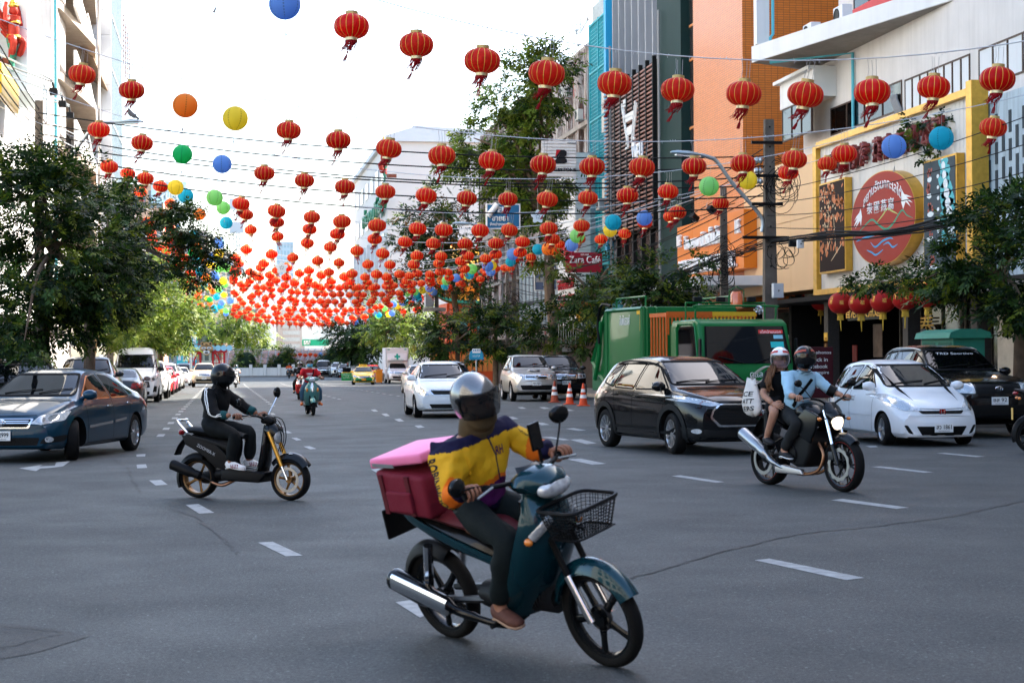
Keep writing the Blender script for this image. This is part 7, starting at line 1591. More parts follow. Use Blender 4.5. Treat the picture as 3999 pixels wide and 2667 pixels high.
for i in range(24):y=-.95+i*.083;MB().box((-1.83,y-.012,2.05),(-1.80,y+.012,2.45)).build('cage_bar',TOR if i<12 else TYL,gt_)
MB().box((-1.84,-.98,2.43),(-1.78,.0,2.52)).build('cage_rail',TOR,gt_);MB().box((-1.84,.005,2.43),(-1.78,.98,2.52)).build('cage_rail',TYL,gt_);MB().box((-2.76,-.98,2.42),(-2.70,.98,2.5)).build('cage_rail',TOR,gt_)
text('lettering','0321029',WLET,gt_,(-2.3,-1.012,1.45),(1,0,0),UZ,width=.66,height=.22,ext=.002,bold=.02)
MB().tube(catmull([(-.6,-.86,2.32),(-.58,-.86,2.55),(-.58,-.78,2.6),(-.58,.78,2.6),(-.58,.86,2.55),(-.6,.86,2.32)],5),.022,7).build('roof_rack',TG_,gt_,True);MB().tube([(-1.1,-.86,2.68),(-1.1,.86,2.68)],.02,6).build('roof_rack',TG_,gt_)
for s in(-.86,.86):MB().tube([(-1.1,s,2.33),(-1.1,s,2.68)],.02,6).build('rack_post',TG_,gt_)
for y in(-.62,-.12,.55):MB().box((-1.12,y-.09,2.70),(-1.02,y+.09,2.80),ch=.02).build('work_light',DARKP,gt_)
MB().lathe([(.001,2.62),(.12,2.62),(.12,2.85),(.09,2.9),(.001,2.9)],16,0,(-1.0,.2,0)).build('beacon',mat('beacon orange',(.72,.14,.03),.25,coat=1),gt_,True);MB().tube([(-1.0,.05,2.6),(-1.0,.04,2.92),(-1.0,.2,3.0),(-1.0,.36,2.92),(-1.0,.35,2.6)],.012,5).build('beacon_guard',TG_,gt_)
MB().lathe([(.03,0),(.05,.12),(.09,.18)],12,0,(-.6,.42,2.52),'x').build('air_horn',CHROME,gt_,True)
BT=scaled(PICKUP,5.2,1.83,1.75,plate=(0,.66,'1กฮ 884'))
bt_=make_car('box_truck',BT,P_WHITE,'white box truck with a green cross over the cab','truck',nose(1562,1498,PAR,BT),PAR)
MB().box((-2.7,-.95,.85),(.28,.95,2.95),ch=.03).build('cargo_box',WCLEAN,bt_);
for s in(1,-1):MB().box((.285,s*.93-.02,.9),(.30,s*.93+.02,2.93)).build('box_corner',STEEL,bt_)
wf=bev_prism([(-.35,1.78),(.36,1.80),(.62,1.92),(.30,2.5),(.0,2.56),(-.35,2.56)],-.82,.82,.06).build('wind_deflector',WCLEAN,bt_,True,50)
G_=mat('cross green',(.01,.30,.20),.5)
for w,h_ in((.24,.08),(.08,.24)):MB().add([(.462+.01-(z-2.22)*.55,y,z)for y,z in((-w,2.22-h_),(w,2.22-h_),(w,2.22+h_),(-w,2.22+h_))],[(0,1,2,3)]).build('green_cross',G_,wf).location=(.012+h_*.02,0,0)
text('lettering','โรงพยาบาลหัวเฉียว',G_,wf,(.60,0,1.99),(0,1,0),(-.4,0,.9),width=1.0,height=.09,ext=.002)
for s in(1,-1):MB().box((.284,s*.7-.1,2.78),(.30,s*.7+.1,2.86),ch=.01).build('marker_lamp',G_,bt_)
# ------------------------------------------------------------------ motorcycles
DISC=mat('brake disc',(.38,.37,.36),.35,1.);ENG=mat('engine metal',(.07,.07,.072),.45,.8,var=.2,scale=20);ENGD=mat('engine black',(.006,.006,.0065),.5,.2)
BLKG=mat('gloss black plastic',(.0035,.004,.0045),.25,coat=.25,spec=.2);SEATM=mat('seat vinyl',(.006,.0065,.007),.55,bump=.15,bscale=200)
def skin(verts,edges,root=0,sub=2):
 """a continuous body grown round a skeleton; verts = (xyz, radius)"""
 me=bpy.data.meshes.new('s');me.from_pydata([v[0]for v in verts],edges,[]);o=bpy.data.objects.new('s',me)
 md=o.modifiers.new('s','SKIN');md.use_smooth_shade=True
 sv=me.skin_vertices[0].data if me.skin_vertices else None
 if sv is None:
  bm=bmesh.new();bm.from_mesh(me);bm.verts.layers.skin.verify();bm.to_mesh(me);bm.free();sv=me.skin_vertices[0].data
 for i,v in enumerate(verts):
  r=v[1];sv[i].radius=(r,r)if not hasattr(r,'__len__')else r;sv[i].use_root=(i==root)
 sb=o.modifiers.new('u','SUBSURF');sb.levels=sb.render_levels=sub
 m2=baked(o)
 out=([v.co.copy()for v in m2.vertices],[tuple(p.vertices)for p in m2.polygons])
 bpy.data.meshes.remove(m2);return out
def bwheel(par,x,r,tw,rim,nsp=5,disc=False,rimtape=None,w=.022,steer=0.,y=0.,twin=1):
 t=MB().lathe([(r*.80,-tw*.36),(r*.88,-tw*.5),(r*.965,-tw*.40),(r,-tw*.12),(r,tw*.12),(r*.965,tw*.40),(r*.88,tw*.5),(r*.80,tw*.36)],40,0,(0,0,0),'y').build('wheel',RUBBER,par,True,60)
 t.location=(x,y,r);t.rotation_euler=(0,rnd.uniform(0,1.2),0)
 m=MB().lathe([(r*.80,-tw*.36),(r*.74,-tw*.30),(r*.71,0),(r*.74,tw*.30),(r*.80,tw*.36),(r*.83,tw*.33),(r*.83,-tw*.33),(r*.80,-tw*.36)],36,0,(0,0,0),'y')
 for k_ in range(nsp):
  a=2*math.pi*k_/nsp
  for s in((-1,1)if twin>1 else(0,)):
   a2=a+s*.10;m.tube([(r*.12*math.cos(a),0,r*.12*math.sin(a)),(r*.45*math.cos(a2-s*.03),0,r*.45*math.sin(a2-s*.03)),(r*.75*math.cos(a2+s*.06),0,r*.75*math.sin(a2+s*.06))],[(w*1.3,w*.7),(w,w*.5),(w*1.15,w*.55)],8,up=(0,1,0))
 m.lathe([(.001,-tw*.4),(r*.16,-tw*.4),(r*.16,tw*.4),(.001,tw*.4)],16,0,(0,0,0),'y');ro=m.build('rim',rim,t,True,40)
 if rimtape:MB().lathe([(r*.835,-tw*.36),(r*.81,-tw*.40)],36,0,(0,0,0),'y').build('rim_stripe',rimtape,t,True)
 if disc:
  for s in((-1,)if disc==1 else(-1,1)):
   dm=MB();rin,rout,N=r*.47,r*.60,48;V=[]
   for k_ in range(N):a=2*math.pi*k_/N;w_=1+(.04*math.cos(8*a*1.5)if disc==2 else 0);V+=[(rin*math.cos(a),s*tw*.62,rin*math.sin(a)),(rout*w_*math.cos(a),s*tw*.62,rout*w_*math.sin(a)),(rin*math.cos(a),s*tw*.58,rin*math.sin(a)),(rout*w_*math.cos(a),s*tw*.58,rout*w_*math.sin(a))]
   F=[]
   for k_ in range(N):i,j=4*k_,4*((k_+1)%N);F+=[(i,i+1,j+1,j),(i+2,j+2,j+3,i+3),(i+1,i+3,j+3,j+1),(i,j,j+2,i+2)]
   dm.add(V,F).build('brake_disc',DISC,t)
 return t
def fender(par,x,r,w,a0,a1,m,name='mudguard',gap=.035,th=.012,flare=.0):
 rings=[]
 for a in np.linspace(R(a0),R(a1),16):
  row=[]
  for u in np.linspace(-1,1,9):
   rr=r+gap+.02*(1-u*u)-.045*(abs(u)**3);row.append((x+rr*math.cos(a),u*w/2,r+rr*math.sin(a)))
  rings.append(row)
 outer=MB().rings(rings,False,False);outer.rings([[(x+(p[0]-x)*.965,p[1]*.96,r+(p[2]-r)*.965)for p in q]for q in rings],False,False);return outer.build(name,m,par,True,60)
def mirror(par,base,head,rx,rz,yaw=0.,m=BLKG,stem=BLACK):
 MB().tube(catmull([base,Vector(base).lerp(Vector(head),.6)+Vector((.01,0,.01)),head],4),.006,6).build('mirror_stem',stem,par,True)
 h=Vector(head)+Vector((0,0,rz*.5));mb=MB();mb.ell((0,0,0),(.022,rx,rz),0,16,10);o=mb.build('mirror',m,par,True);o.location=h;o.rotation_euler=(0,0,yaw)
 g_=MB().lathe([(.001,0),(1,0)],20,0,(-.0225,0,0),'x').build('mirror_glass',CHROME,o);g_.scale=(1,rx*.86,rz*.86);g_.location=(0,0,0);return o
def bikeplace(rear,front,off=0.):
 A,B_=onz(*front),onz(*rear);d=A-B_;return(A+B_)/2,math.atan2(d.y,d.x),d.length
def vb(name,pts,rads,m,par,n=12,sm=True):return MB().tube(catmull(pts,4),sum([[r_]*4 if i<len(rads)-1 else[r_]for i,r_ in enumerate(rads)],[])if False else[tuple(np.array(rads[min(int(k_),len(rads)-1)])*(1-(k_-int(k_)))+np.array(rads[min(int(k_)+1,len(rads)-1)])*(k_-int(k_)))for k_ in np.linspace(0,len(rads)-1,4*(len(pts)-1)+1)],n,up=(0,0,1)).build(name,m,par,sm,50)
# --- delivery underbone in the foreground
c,h,wb=bikeplace((1780,2486),(2394,2600));WBX=wb/2
LEAN1=R(16)
k1=thing('delivery_motorcycle','dark teal delivery motorcycle with front basket in the foreground','motorcycle',c,h);k1.rotation_euler=(LEAN1,0,h)
MT=Matrix.Translation(c)@Matrix.Rotation(h,4,'Z')@Matrix.Rotation(LEAN1,4,'X')
TEALP=paint('dark teal',(.003,.036,.052),.35,.25);r_=.275
MAROON=mat('maroon vinyl',(.10,.012,.018),.5,bump=.2,bscale=150)
bwheel(k1,-WBX,r_,.085,BLKG,5);bwheel(k1,WBX,r_,.075,BLKG,5)
fender(k1,WBX,r_,.13,28,165,TEALP);fender(k1,-WBX,r_,.13,60,190,BLACK,'rear_mudguard')
for s in(1,-1):
 MB().tube([(WBX,s*.075,r_+.0),(WBX-.11,s*.075,.52)],.024,10).build('fork_slider',CHROME,k1,True);MB().tube([(WBX-.11,s*.075,.52),(WBX-.20,s*.075,.76)],.017,8).build('fork_tube',BLACK,k1,True)
 MB().tube([(-WBX,s*.12,r_),(-WBX+.12,s*.13,.62)],.028,8).build('shock_absorber',CHROME,k1,True);MB().tube([(-WBX-.02,s*.1,r_),(-.08,s*.09,.33)],.022,6).build('swing_arm',ENG,k1)
 MB().lathe([(.07,-.02),(.075,0),(.06,.02)],14,0,(WBX,0,r_),'y').build('hub',ENG,k1,True)if s>0 else None
def cowl(par,secs,m,name,thick=.012):
 rings=[]
 for x,z,w,bk in secs:rings.append([(x-bk*(abs(u)**1.7),w*math.sin(u*math.pi/2),z)for u in np.linspace(-1,1,15)])
 mb=MB().rings(rings,False,False);mb.rings([[(p[0]-thick,p[1]*.95,p[2])for p in q]for q in rings],False,False);return mb.build(name,m,par,True,70)
cowl(k1,[(.40,.98,.085,.06),(.47,.88,.15,.10),(.50,.76,.20,.16),(.46,.62,.215,.19),(.36,.46,.20,.19),(.24,.33,.16,.15),(.18,.26,.12,.10)],TEALP,'leg_shield')
vb('inner_cowl',[(.32,0,.92),(.32,0,.7),(.2,0,.5),(.0,0,.46)],[(.10,.06),(.13,.06),(.11,.08),(.09,.09)],BLACK,k1)
for s in(1,-1):
 MB().tube(catmull([(.505,s*.075,.84),(.49,s*.13,.80),(.44,s*.175,.75)],4),[(.012,.028)]*9,8).build('position_lamp',LENS,k1,True);MB().ell((.42,s*.185,.735),(.03,.02,.022),0,10,7).build('indicator',AMBER,k1,True)
vb('body_cowl',[(.12,0,.52),(-.1,0,.60),(-.35,0,.66),(-.6,0,.74),(-.82,0,.82)],[(.10,.07),(.125,.085),(.135,.09),(.12,.075),(.05,.03)],BLKG,k1)
for s in(1,-1):MB().tube(catmull([(.08,s*.115,.55),(-.25,s*.143,.655),(-.6,s*.13,.76),(-.84,s*.06,.84)],4),[(.012,.028)]*13,6).build('side_stripe',TEALP,k1,True)
vb('seat',[(.14,0,.68),(.0,0,.735),(-.25,0,.765),(-.5,0,.80),(-.72,0,.82)],[(.07,.04),(.12,.055),(.135,.05),(.125,.05),(.09,.04)],MAROON,k1)
vb('engine',[(.28,0,.36),(.1,0,.33),(-.08,0,.33),(-.22,0,.33)],[(.07,.07),(.10,.09),(.13,.10),(.10,.08)],ENGD,k1)
for i in range(7):MB().lathe([(.055,0),(.085,.004),(.055,.008)],14,0,(.2+i*.022,0,.35),'x').build('cooling_fin',ENG,k1)
mf=MB().tube(catmull([(.12,-.06,.26),(.0,-.12,.20),(-.25,-.155,.24),(-.42,-.165,.28),(-.6,-.17,.33),(-.83,-.175,.40),(-.87,-.175,.41)],4),[.02]*8+[.028]*4+[.055]*4+[.066]*6+[.06,.045,.03],14).build('exhaust',BLKG,k1,True);MB().tube([(-.36,-.225,.30),(-.80,-.24,.42)],[(.018,.05)]*2,8).build('heat_shield',CHROME,mf,True)
vb('head_cowl',[(.28,0,1.01),(.36,0,1.02),(.46,0,1.01),(.525,0,.985)],[(.12,.045),(.155,.075),(.13,.08),(.07,.05)],TEALP,k1)
MB().ell((.50,0,.985),(.055,.115,.055),0,18,12).build('headlight',LENS,k1,True);cowl(k1,[(.36,1.10,.07,.05),(.43,1.06,.10,.07),(.47,1.02,.12,.09)],BLKG,'fly_screen')
for s in(1,-1):
 MB().tube(catmull([(.30,s*.05,1.02),(.30,s*.18,1.04),(.26,s*.27,1.05),(.23,s*.37,1.04)],4),.013,8).build('handlebar',BLACK,k1,True);MB().tube([(.25,s*.28,1.05),(.225,s*.385,1.04)],.019,10).build('grip',RUBBER,k1,True)
 MB().tube([(.30,s*.24,1.05),(.31,s*.36,1.03)],.007,6).build('brake_lever',STEEL,k1);mirror(k1,(.27,s*.25,1.06),(.20,s*.40,1.22)if s>0 else(.24,s*.42,1.08),.062,.05,R(-12*s))
MB().tube([(.28,.14,1.06),(.28,.14,1.14)],.01,6).build('phone_holder',BLACK,k1);o=MB().box((.265,.10,1.13),(.28,.18,1.28),ch=.006).build('phone',BLKG,k1)
def basket(par,x0,x1,z0,z1,wt,wb_,m):
 t=MB();top=[(x0,-wt),(x1,-wt),(x1,wt),(x0,wt)];bot=[(x0+.03,-wb_),(x1-.05,-wb_),(x1-.05,wb_),(x0+.03,wb_)];tp=fillet(top,.07,4);bp_=fillet(bot,.06,4);n=len(tp)
 b_=MB().tube([(x,y,z1)for x,y in tp+tp[:1]],.011,6).build('basket',m,par,True)
 mesh_=MB();DT,DB=dense(tp,.018),dense(bp_,.0155);N=min(len(DT),len(DB));DT=[DT[int(i*len(DT)/N)]for i in range(N)];DB=[DB[int(i*len(DB)/N)]for i in range(N)]
 for i in range(N):mesh_.tube([(DT[i].x,DT[i].y,z1),(DB[i].x,DB[i].y,z0)],.0022,3)
 for j in range(1,9):f=j/9;mesh_.tube([(DT[i%N].x*(1-f)+DB[i%N].x*f,DT[i%N].y*(1-f)+DB[i%N].y*f,z1*(1-f)+z0*f)for i in range(N+1)],.0022,3)
 for i in range(15):y=-wb_+2*wb_*i/14;mesh_.tube([(x0+.03,y,z0),(x1-.05,y,z0)],.0025,3)
 for i in range(12):x=x0+.03+(x1-x0-.08)*i/11;mesh_.tube([(x,-wb_,z0),(x,wb_,z0)],.0025,3)
 mesh_.build('wire_mesh',m,b_)['kind']='stuff';MB().tube([(x,y,z0)for x,y in bp_+bp_[:1]],.006,5).build('basket_base',m,b_)
 MB().tube([(x0-.1,-.05,z0+.05),(x0+.1,-.05,z0-.005)],.009,5).build('bracket',m,b_);MB().tube([(x0-.1,.05,z0+.05),(x0+.1,.05,z0-.005)],.009,5).build('bracket',m,b_)
basket(k1,.50,.80,.745,.905,.175,.14,BLACK)
MB().box((-.92,-.12,.62),(-.90,.12,.80),ch=.01).build('number_plate',BLACK,k1);MB().ell((-.88,0,.80),(.04,.08,.04),0,12,8).build('tail_light',REDL,k1,True)
for s in(1,-1):MB().tube([(.02,s*.1,.24),(.02,s*.24,.24)],.014,8).build('footpeg',RUBBER,k1)
MB().tube([(-.15,.08,.25),(-.35,.13,.09)],.013,6).build('side_stand',BLACK,k1)
PINK=mat('pink insulated fabric',(.85,.22,.42),.5,bump=.3,bscale=12);DRED=mat('dark red fabric',(.16,.012,.028),.7,bump=.4,bscale=14)
bag=thing('delivery_bag','dark red delivery bag with bright pink lid on the foreground motorcycle','bag',c,h);bag.rotation_euler=k1.rotation_euler
bev_prism([(-.76,.82),(-.36,.80),(-.36,1.05),(-.80,1.07)],-.19,.19,.03).build('box',DRED,bag,True,50)
lid=bev_prism([(-.83,1.075),(-.34,1.13),(-.34,1.19),(-.83,1.135)],-.185,.185,.018).build('lid',PINK,bag,True,50)
MB().box((-.80,-.1895,1.095),(-.60,-.1865,1.115)).build('reflective_strip',STEEL,lid);MB().box((-.8335,-.17,1.09),(-.8305,.17,1.118)).build('reflective_strip',STEEL,lid)
for y in(-.14,.14):MB().box((-.805,y-.018,.84),(-.785,y+.018,1.06)).build('strap',MAROON,bag)
for x in(-.74,-.5):MB().box((x-.018,-.2,.82),(x+.018,-.187,1.05)).build('strap',MAROON,bag)
MB().box((-.70,-.215,.84),(-.48,-.185,.96),ch=.012).build('side_pocket',DRED,bag)
# --- black scooter with gold fork, left
c2,h2,wb2=bikeplace((779,1943),(1136,1953));W2=wb2/2
k2=thing('black_scooter','black naked scooter with gold fork and gold rims','motorcycle',c2,h2);MT2=Matrix.Translation(c2)@Matrix.Rotation(h2,4,'Z')
GOLDM=mat('gold anodised',(.55,.28,.05),.3,.9);r2=.238;BZ=mat('bronze wheel',(.20,.11,.045),.4,.85)
bwheel(k2,-W2,r2,.145,BZ,5,0,None,.016);bwheel(k2,W2,r2,.13,BZ,5,1,None,.014)
fender(k2,W2,r2,.15,35,140,BLKG,gap=.05);fender(k2,-W2,r2,.16,70,205,BLACK,'rear_mudguard',gap=.04)
for s in(1,-1):
 MB().tube([(W2,s*.085,r2),(W2-.075,s*.085,.40)],.016,8).build('fork_slider',CHROME,k2,True);MB().tube([(W2-.07,s*.085,.39),(W2-.24,s*.085,.78)],.024,10).build('fork_tube',GOLDM,k2,True)
vb('front_frame',[(W2-.30,0,.86),(W2-.31,0,.66),(W2-.33,0,.45),(W2-.38,0,.30)],[(.05,.04),(.09,.05),(.13,.05),(.14,.04)],BLKG,k2)
vb('headlight_shell',[(W2-.31,0,.80),(W2-.23,0,.78),(W2-.17,0,.74)],[(.07,.08),(.095,.11),(.085,.09)],BLKG,k2);MB().ell((W2-.165,0,.735),(.04,.078,.095),0,18,12).build('headlight',LENS,k2,True)
vb('meter_hood',[(W2-.36,0,.90),(W2-.28,0,.91),(W2-.22,0,.88)],[(.05,.03),(.085,.06),(.06,.045)],BLACK,k2)
bev_prism([(-.22,.22),(.28,.20),(.36,.28),(.36,.33),(-.1,.335),(-.22,.36)],-.17,.17,.03).build('floorboard',BLACK,k2,True,50)
for s in(1,-1):
 pl_=bev_prism([(-.12,.34),(-.16,.52),(-.32,.66),(-.62,.72),(-.76,.74),(-.70,.62),(-.46,.52),(-.30,.36)],s*.13-.018,s*.13+.018,.012).build('side_panel',BLACK,k2,True,50)
 MB().tube([(-.14,s*.15,.60),(-.42,s*.155,.68),(-.70,s*.14,.735)],[(.008,.018)]*3,6).build('trim_strip',DARKP,k2,True)
 MB().tube([(-.70,s*.10,.76),(-.83,s*.09,.87)],.014,6).build('grab_bar',CHROME,k2,True)
MB().tube(catmull([(-.70,.10,.76),(-.84,.09,.90),(-.80,.06,.905),(-.80,-.06,.905),(-.84,-.09,.90),(-.70,-.10,.76)],5),.013,8).build('grab_rail',CHROME,k2,True)
t_=text('lettering','ZOOMER-X',mat('decal grey',(.45,.45,.46),.5),k2,(-.42,-.1515,.57),(.82,0,-.38),(.38,0,.82),width=.26,height=.035,ext=.001)
vb('seat',[(.02,0,.72),(-.15,0,.745),(-.4,0,.765),(-.62,0,.79),(-.76,0,.79)],[(.07,.03),(.125,.05),(.13,.05),(.115,.05),(.07,.03)],SEATM,k2)
vb('under_seat_body',[(-.08,0,.58),(-.25,0,.60),(-.45,0,.64),(-.68,0,.71)],[(.10,.16),(.125,.14),(.12,.10),(.06,.04)],BLACK,k2)
vb('engine',[(-.12,.04,.30),(-.3,.05,.28),(-.55,.08,r2),(-W2,.1,r2)],[(.09,.07),(.11,.08),(.09,.08),(.05,.06)],ENGD,k2)
MB().tube(catmull([(-.1,-.08,.22),(-.25,-.12,.17),(-.4,-.15,.23),(-.5,-.16,.27),(-.62,-.165,.31),(-.84,-.17,.385),(-.88,-.17,.395)],4),[.014]*8+[.02]*4+[.05]*4+[.062]*6+[.05,.04,.02],12).build('exhaust',BLACK,k2,True)
MB().tube(catmull([(-.08,-.09,.22),(-.22,-.13,.16),(-.36,-.14,.20)],4),.018,8).build('exhaust_pipe',mat('burnt steel',(.30,.16,.10),.4,.9),k2,True)
for s in(1,-1):
 MB().tube(catmull([(W2-.31,s*.03,.90),(W2-.35,s*.12,.955),(W2-.44,s*.22,.965),(W2-.54,s*.33,.95)],4),.012,8).build('handlebar',BLACK,k2,True);MB().tube([(W2-.48,s*.25,.962),(W2-.55,s*.345,.948)],.018,10).build('grip',RUBBER,k2,True);MB().tube([(W2-.40,s*.2,.965),(W2-.45,s*.33,.945)],.006,5).build('brake_lever',CHROME,k2)
mirror(k2,(W2-.40,.2,.97),(W2-.36,.34,1.19),.05,.065,R(-15),BLKG,CHROME);mirror(k2,(W2-.40,-.2,.97),(W2-.46,-.36,1.10),.055,.045,R(15),BLKG,BLACK)
for i in range(3):MB().tube(catmull([(W2-.37,-.1+.09*i,.95),(W2-.16,-.12+.1*i,.92),(W2-.08,-.06+.05*i,.72),(W2-.14,-.05+.05*i,.55)],5),.006,5).build('control_cable',CABLE,k2,True)
MB().ell((-.84,0,.76),(.03,.06,.035),0,12,8).build('tail_light',REDL,k2,True);vb('tail_bracket',[(-.74,0,.72),(-.84,0,.62),(-.90,0,.5)],[(.06,.03),(.07,.02),(.08,.012)],BLACK,k2)
MB().ell((W2+.02,-.03,r2*2+.055),(.03,.03,.004),0,8,4).build('sticker',WLET,k2)
# --- black naked motorcycle with two riders, right
c3,h3,wb3=bikeplace((2987,1889),(3322,1923));W3=.72;LEAN3=R(0)
k3=thing('black_motorcycle','black naked motorcycle with red rim stripes carrying two riders','motorcycle',c3,h3);k3.rotation_euler=(LEAN3,0,h3);r3=.325
MT3=Matrix.Translation(c3)@Matrix.Rotation(h3,4,'Z')@Matrix.Rotation(LEAN3,4,'X');RST=mat('rim red',(.45,.03,.02),.4)
bwheel(k3,-W3,r3,.18,BLKG,6,1,RST,.014,twin=2);bwheel(k3,W3,r3,.135,BLKG,6,2,RST,.012,twin=2)
fender(k3,W3,r3,.14,50,140,BLKG)
for s in(1,-1):
 MB().tube([(W3,s*.095,r3),(W3-.10,s*.095,.56)],.03,10).build('fork_slider',BLKG,k3,True);MB().tube([(W3-.10,s*.095,.56),(W3-.25,s*.095,.96)],.02,8).build('fork_tube',CHROME,k3,True)
 MB().box((W3-.16,s*.09-.03,r3+.05),(W3-.06,s*.09+.03,r3+.15),ch=.015).build('brake_caliper',ENG,k3,True)
vb('fuel_tank',[(.32,0,.86),(.22,0,.90),(.08,0,.93),(-.08,0,.88),(-.18,0,.82)],[(.13,.08),(.19,.12),(.20,.13),(.15,.10),(.07,.04)],BLKG,k3)
for s in(1,-1):bev_prism([(.50,.90),(.26,.98),(.06,.84),(.10,.66),(.34,.56),(.44,.72)],s*.195-.02,s*.195+.02,.015).build('tank_shroud',BLKG,k3,True,50)
vb('seat',[(-.12,0,.80),(-.28,0,.79),(-.42,0,.84),(-.6,0,.90),(-.78,0,.93)],[(.08,.03),(.13,.04),(.12,.04),(.10,.04),(.05,.03)],SEATM,k3)
vb('tail_cowl',[(-.3,0,.74),(-.55,0,.82),(-.82,0,.90),(-.92,0,.92)],[(.12,.05),(.10,.05),(.06,.035),(.02,.015)],BLKG,k3);MB().ell((-.92,0,.88),(.025,.06,.025),0,10,6).build('tail_light',REDL,k3,True);vb('plate_bracket',[(-.85,0,.84),(-.95,0,.70),(-1.0,0,.55)],[(.05,.02),(.07,.012),(.09,.01)],BLACK,k3)
bev_prism([(.30,.42),(.34,.60),(.22,.74),(-.05,.72),(-.22,.60),(-.24,.36),(.05,.26),(.2,.27)],-.19,.19,.05).build('engine',ENGD,k3,True,50)
for s in(1,-1):MB().lathe([(.001,0),(.10,0),(.11,-.02),(.11,-.05)],20,0,(-.05,s*.19 if s>0 else-.16,.42),'y').build('engine_cover',ENG if s<0 else ENGD,k3,True);MB().tube([(-.05,s*.18,.66),(.36,s*.12,.84)],.025,8).build('frame_rail',BLKG,k3);MB().tube([(-W3,s*.11,r3),(-.2,s*.12,.42)],[(.02,.035)]*2,8).build('swing_arm',ENGD,k3,True)
BRN_=mat('burnt header',(.32,.15,.08),.35,.9)
for y in(-.06,.04):MB().tube(catmull([(.32,y,.56),(.44,y-.02,.42),(.36,y-.04,.24),(.1,y-.06,.18),(-.2,-.12,.2)],5),.02,8).build('exhaust_header',BRN_,k3,True)
bev_prism([(.14,.17),(.10,.24),(-.28,.28),(-.42,.24),(-.40,.17)],-.17,-.10,.02).build('belly_guard',mat('brushed alloy',(.5,.46,.43),.4,.8),k3,True,50)
MB().tube(catmull([(-.2,-.14,.22),(-.42,-.18,.30),(-.55,-.2,.40),(-.72,-.21,.50),(-.95,-.22,.62),(-1.0,-.22,.645)],4),[.022]*4+[.04]*4+[.066]*4+[.078]*7+[.065,.045],14).build('muffler',mat('brushed muffler',(.36,.37,.38),.3,.9),k3,True);MB().tube([(-.96,-.22,.625),(-1.03,-.225,.66)],.06,12).build('muffler_cap',BLACK,k3,True)
HL=mat('lit headlight',(1,.82,.62),.2,emit=.9);vb('headlight_shell',[(W3-.30,0,.94),(W3-.2,0,.90),(W3-.12,0,.84)],[(.08,.08),(.11,.11),(.09,.10)],BLKG,k3);MB().ell((W3-.115,0,.83),(.04,.082,.10),0,18,12).build('headlight',HL,k3,True)
cowl(k3,[(W3-.22,1.06,.07,.05),(W3-.15,1.0,.11,.09),(W3-.10,.94,.12,.10)],BLKG,'fly_screen')
for s in(1,-1):
 MB().tube(catmull([(W3-.26,s*.04,1.02),(W3-.27,s*.15,1.08),(W3-.34,s*.28,1.10),(W3-.40,s*.40,1.09)],4),.014,8).build('handlebar',BLACK,k3,True);MB().tube([(W3-.365,s*.31,1.10),(W3-.405,s*.42,1.09)],.019,10).build('grip',RUBBER,k3,True);MB().tube([(W3-.30,s*.26,1.10),(W3-.30,s*.40,1.08)],.007,5).build('lever',STEEL,k3)
 mirror(k3,(W3-.31,s*.24,1.11),(W3-.34,s*.40,1.26),.065,.045,R(-15*s));MB().tube([(W3-.2,s*.1,.86),(W3-.19,s*.2,.86)],.008,5).build('indicator_stem',BLACK,k3);MB().ell((W3-.18,s*.22,.86),(.035,.022,.022),0,10,6).build('indicator',AMBER,k3,True)
 MB().tube([(-.28,s*.1,.36),(-.28,s*.24,.36)],.014,8).build('footpeg',BLACK,k3);MB().tube([(-.55,s*.12,.52),(-.55,s*.24,.52)],.013,8).build('pillion_peg',BLACK,k3);MB().tube([(-.3,s*.12,.6),(-.55,s*.14,.5)],.014,6).build('peg_hanger',BLACK,k3)
MB().box((-.5,-.27,.45),(-.42,-.16,.92),ch=.03).build('saddle_pouch',BLACK,k3,True)
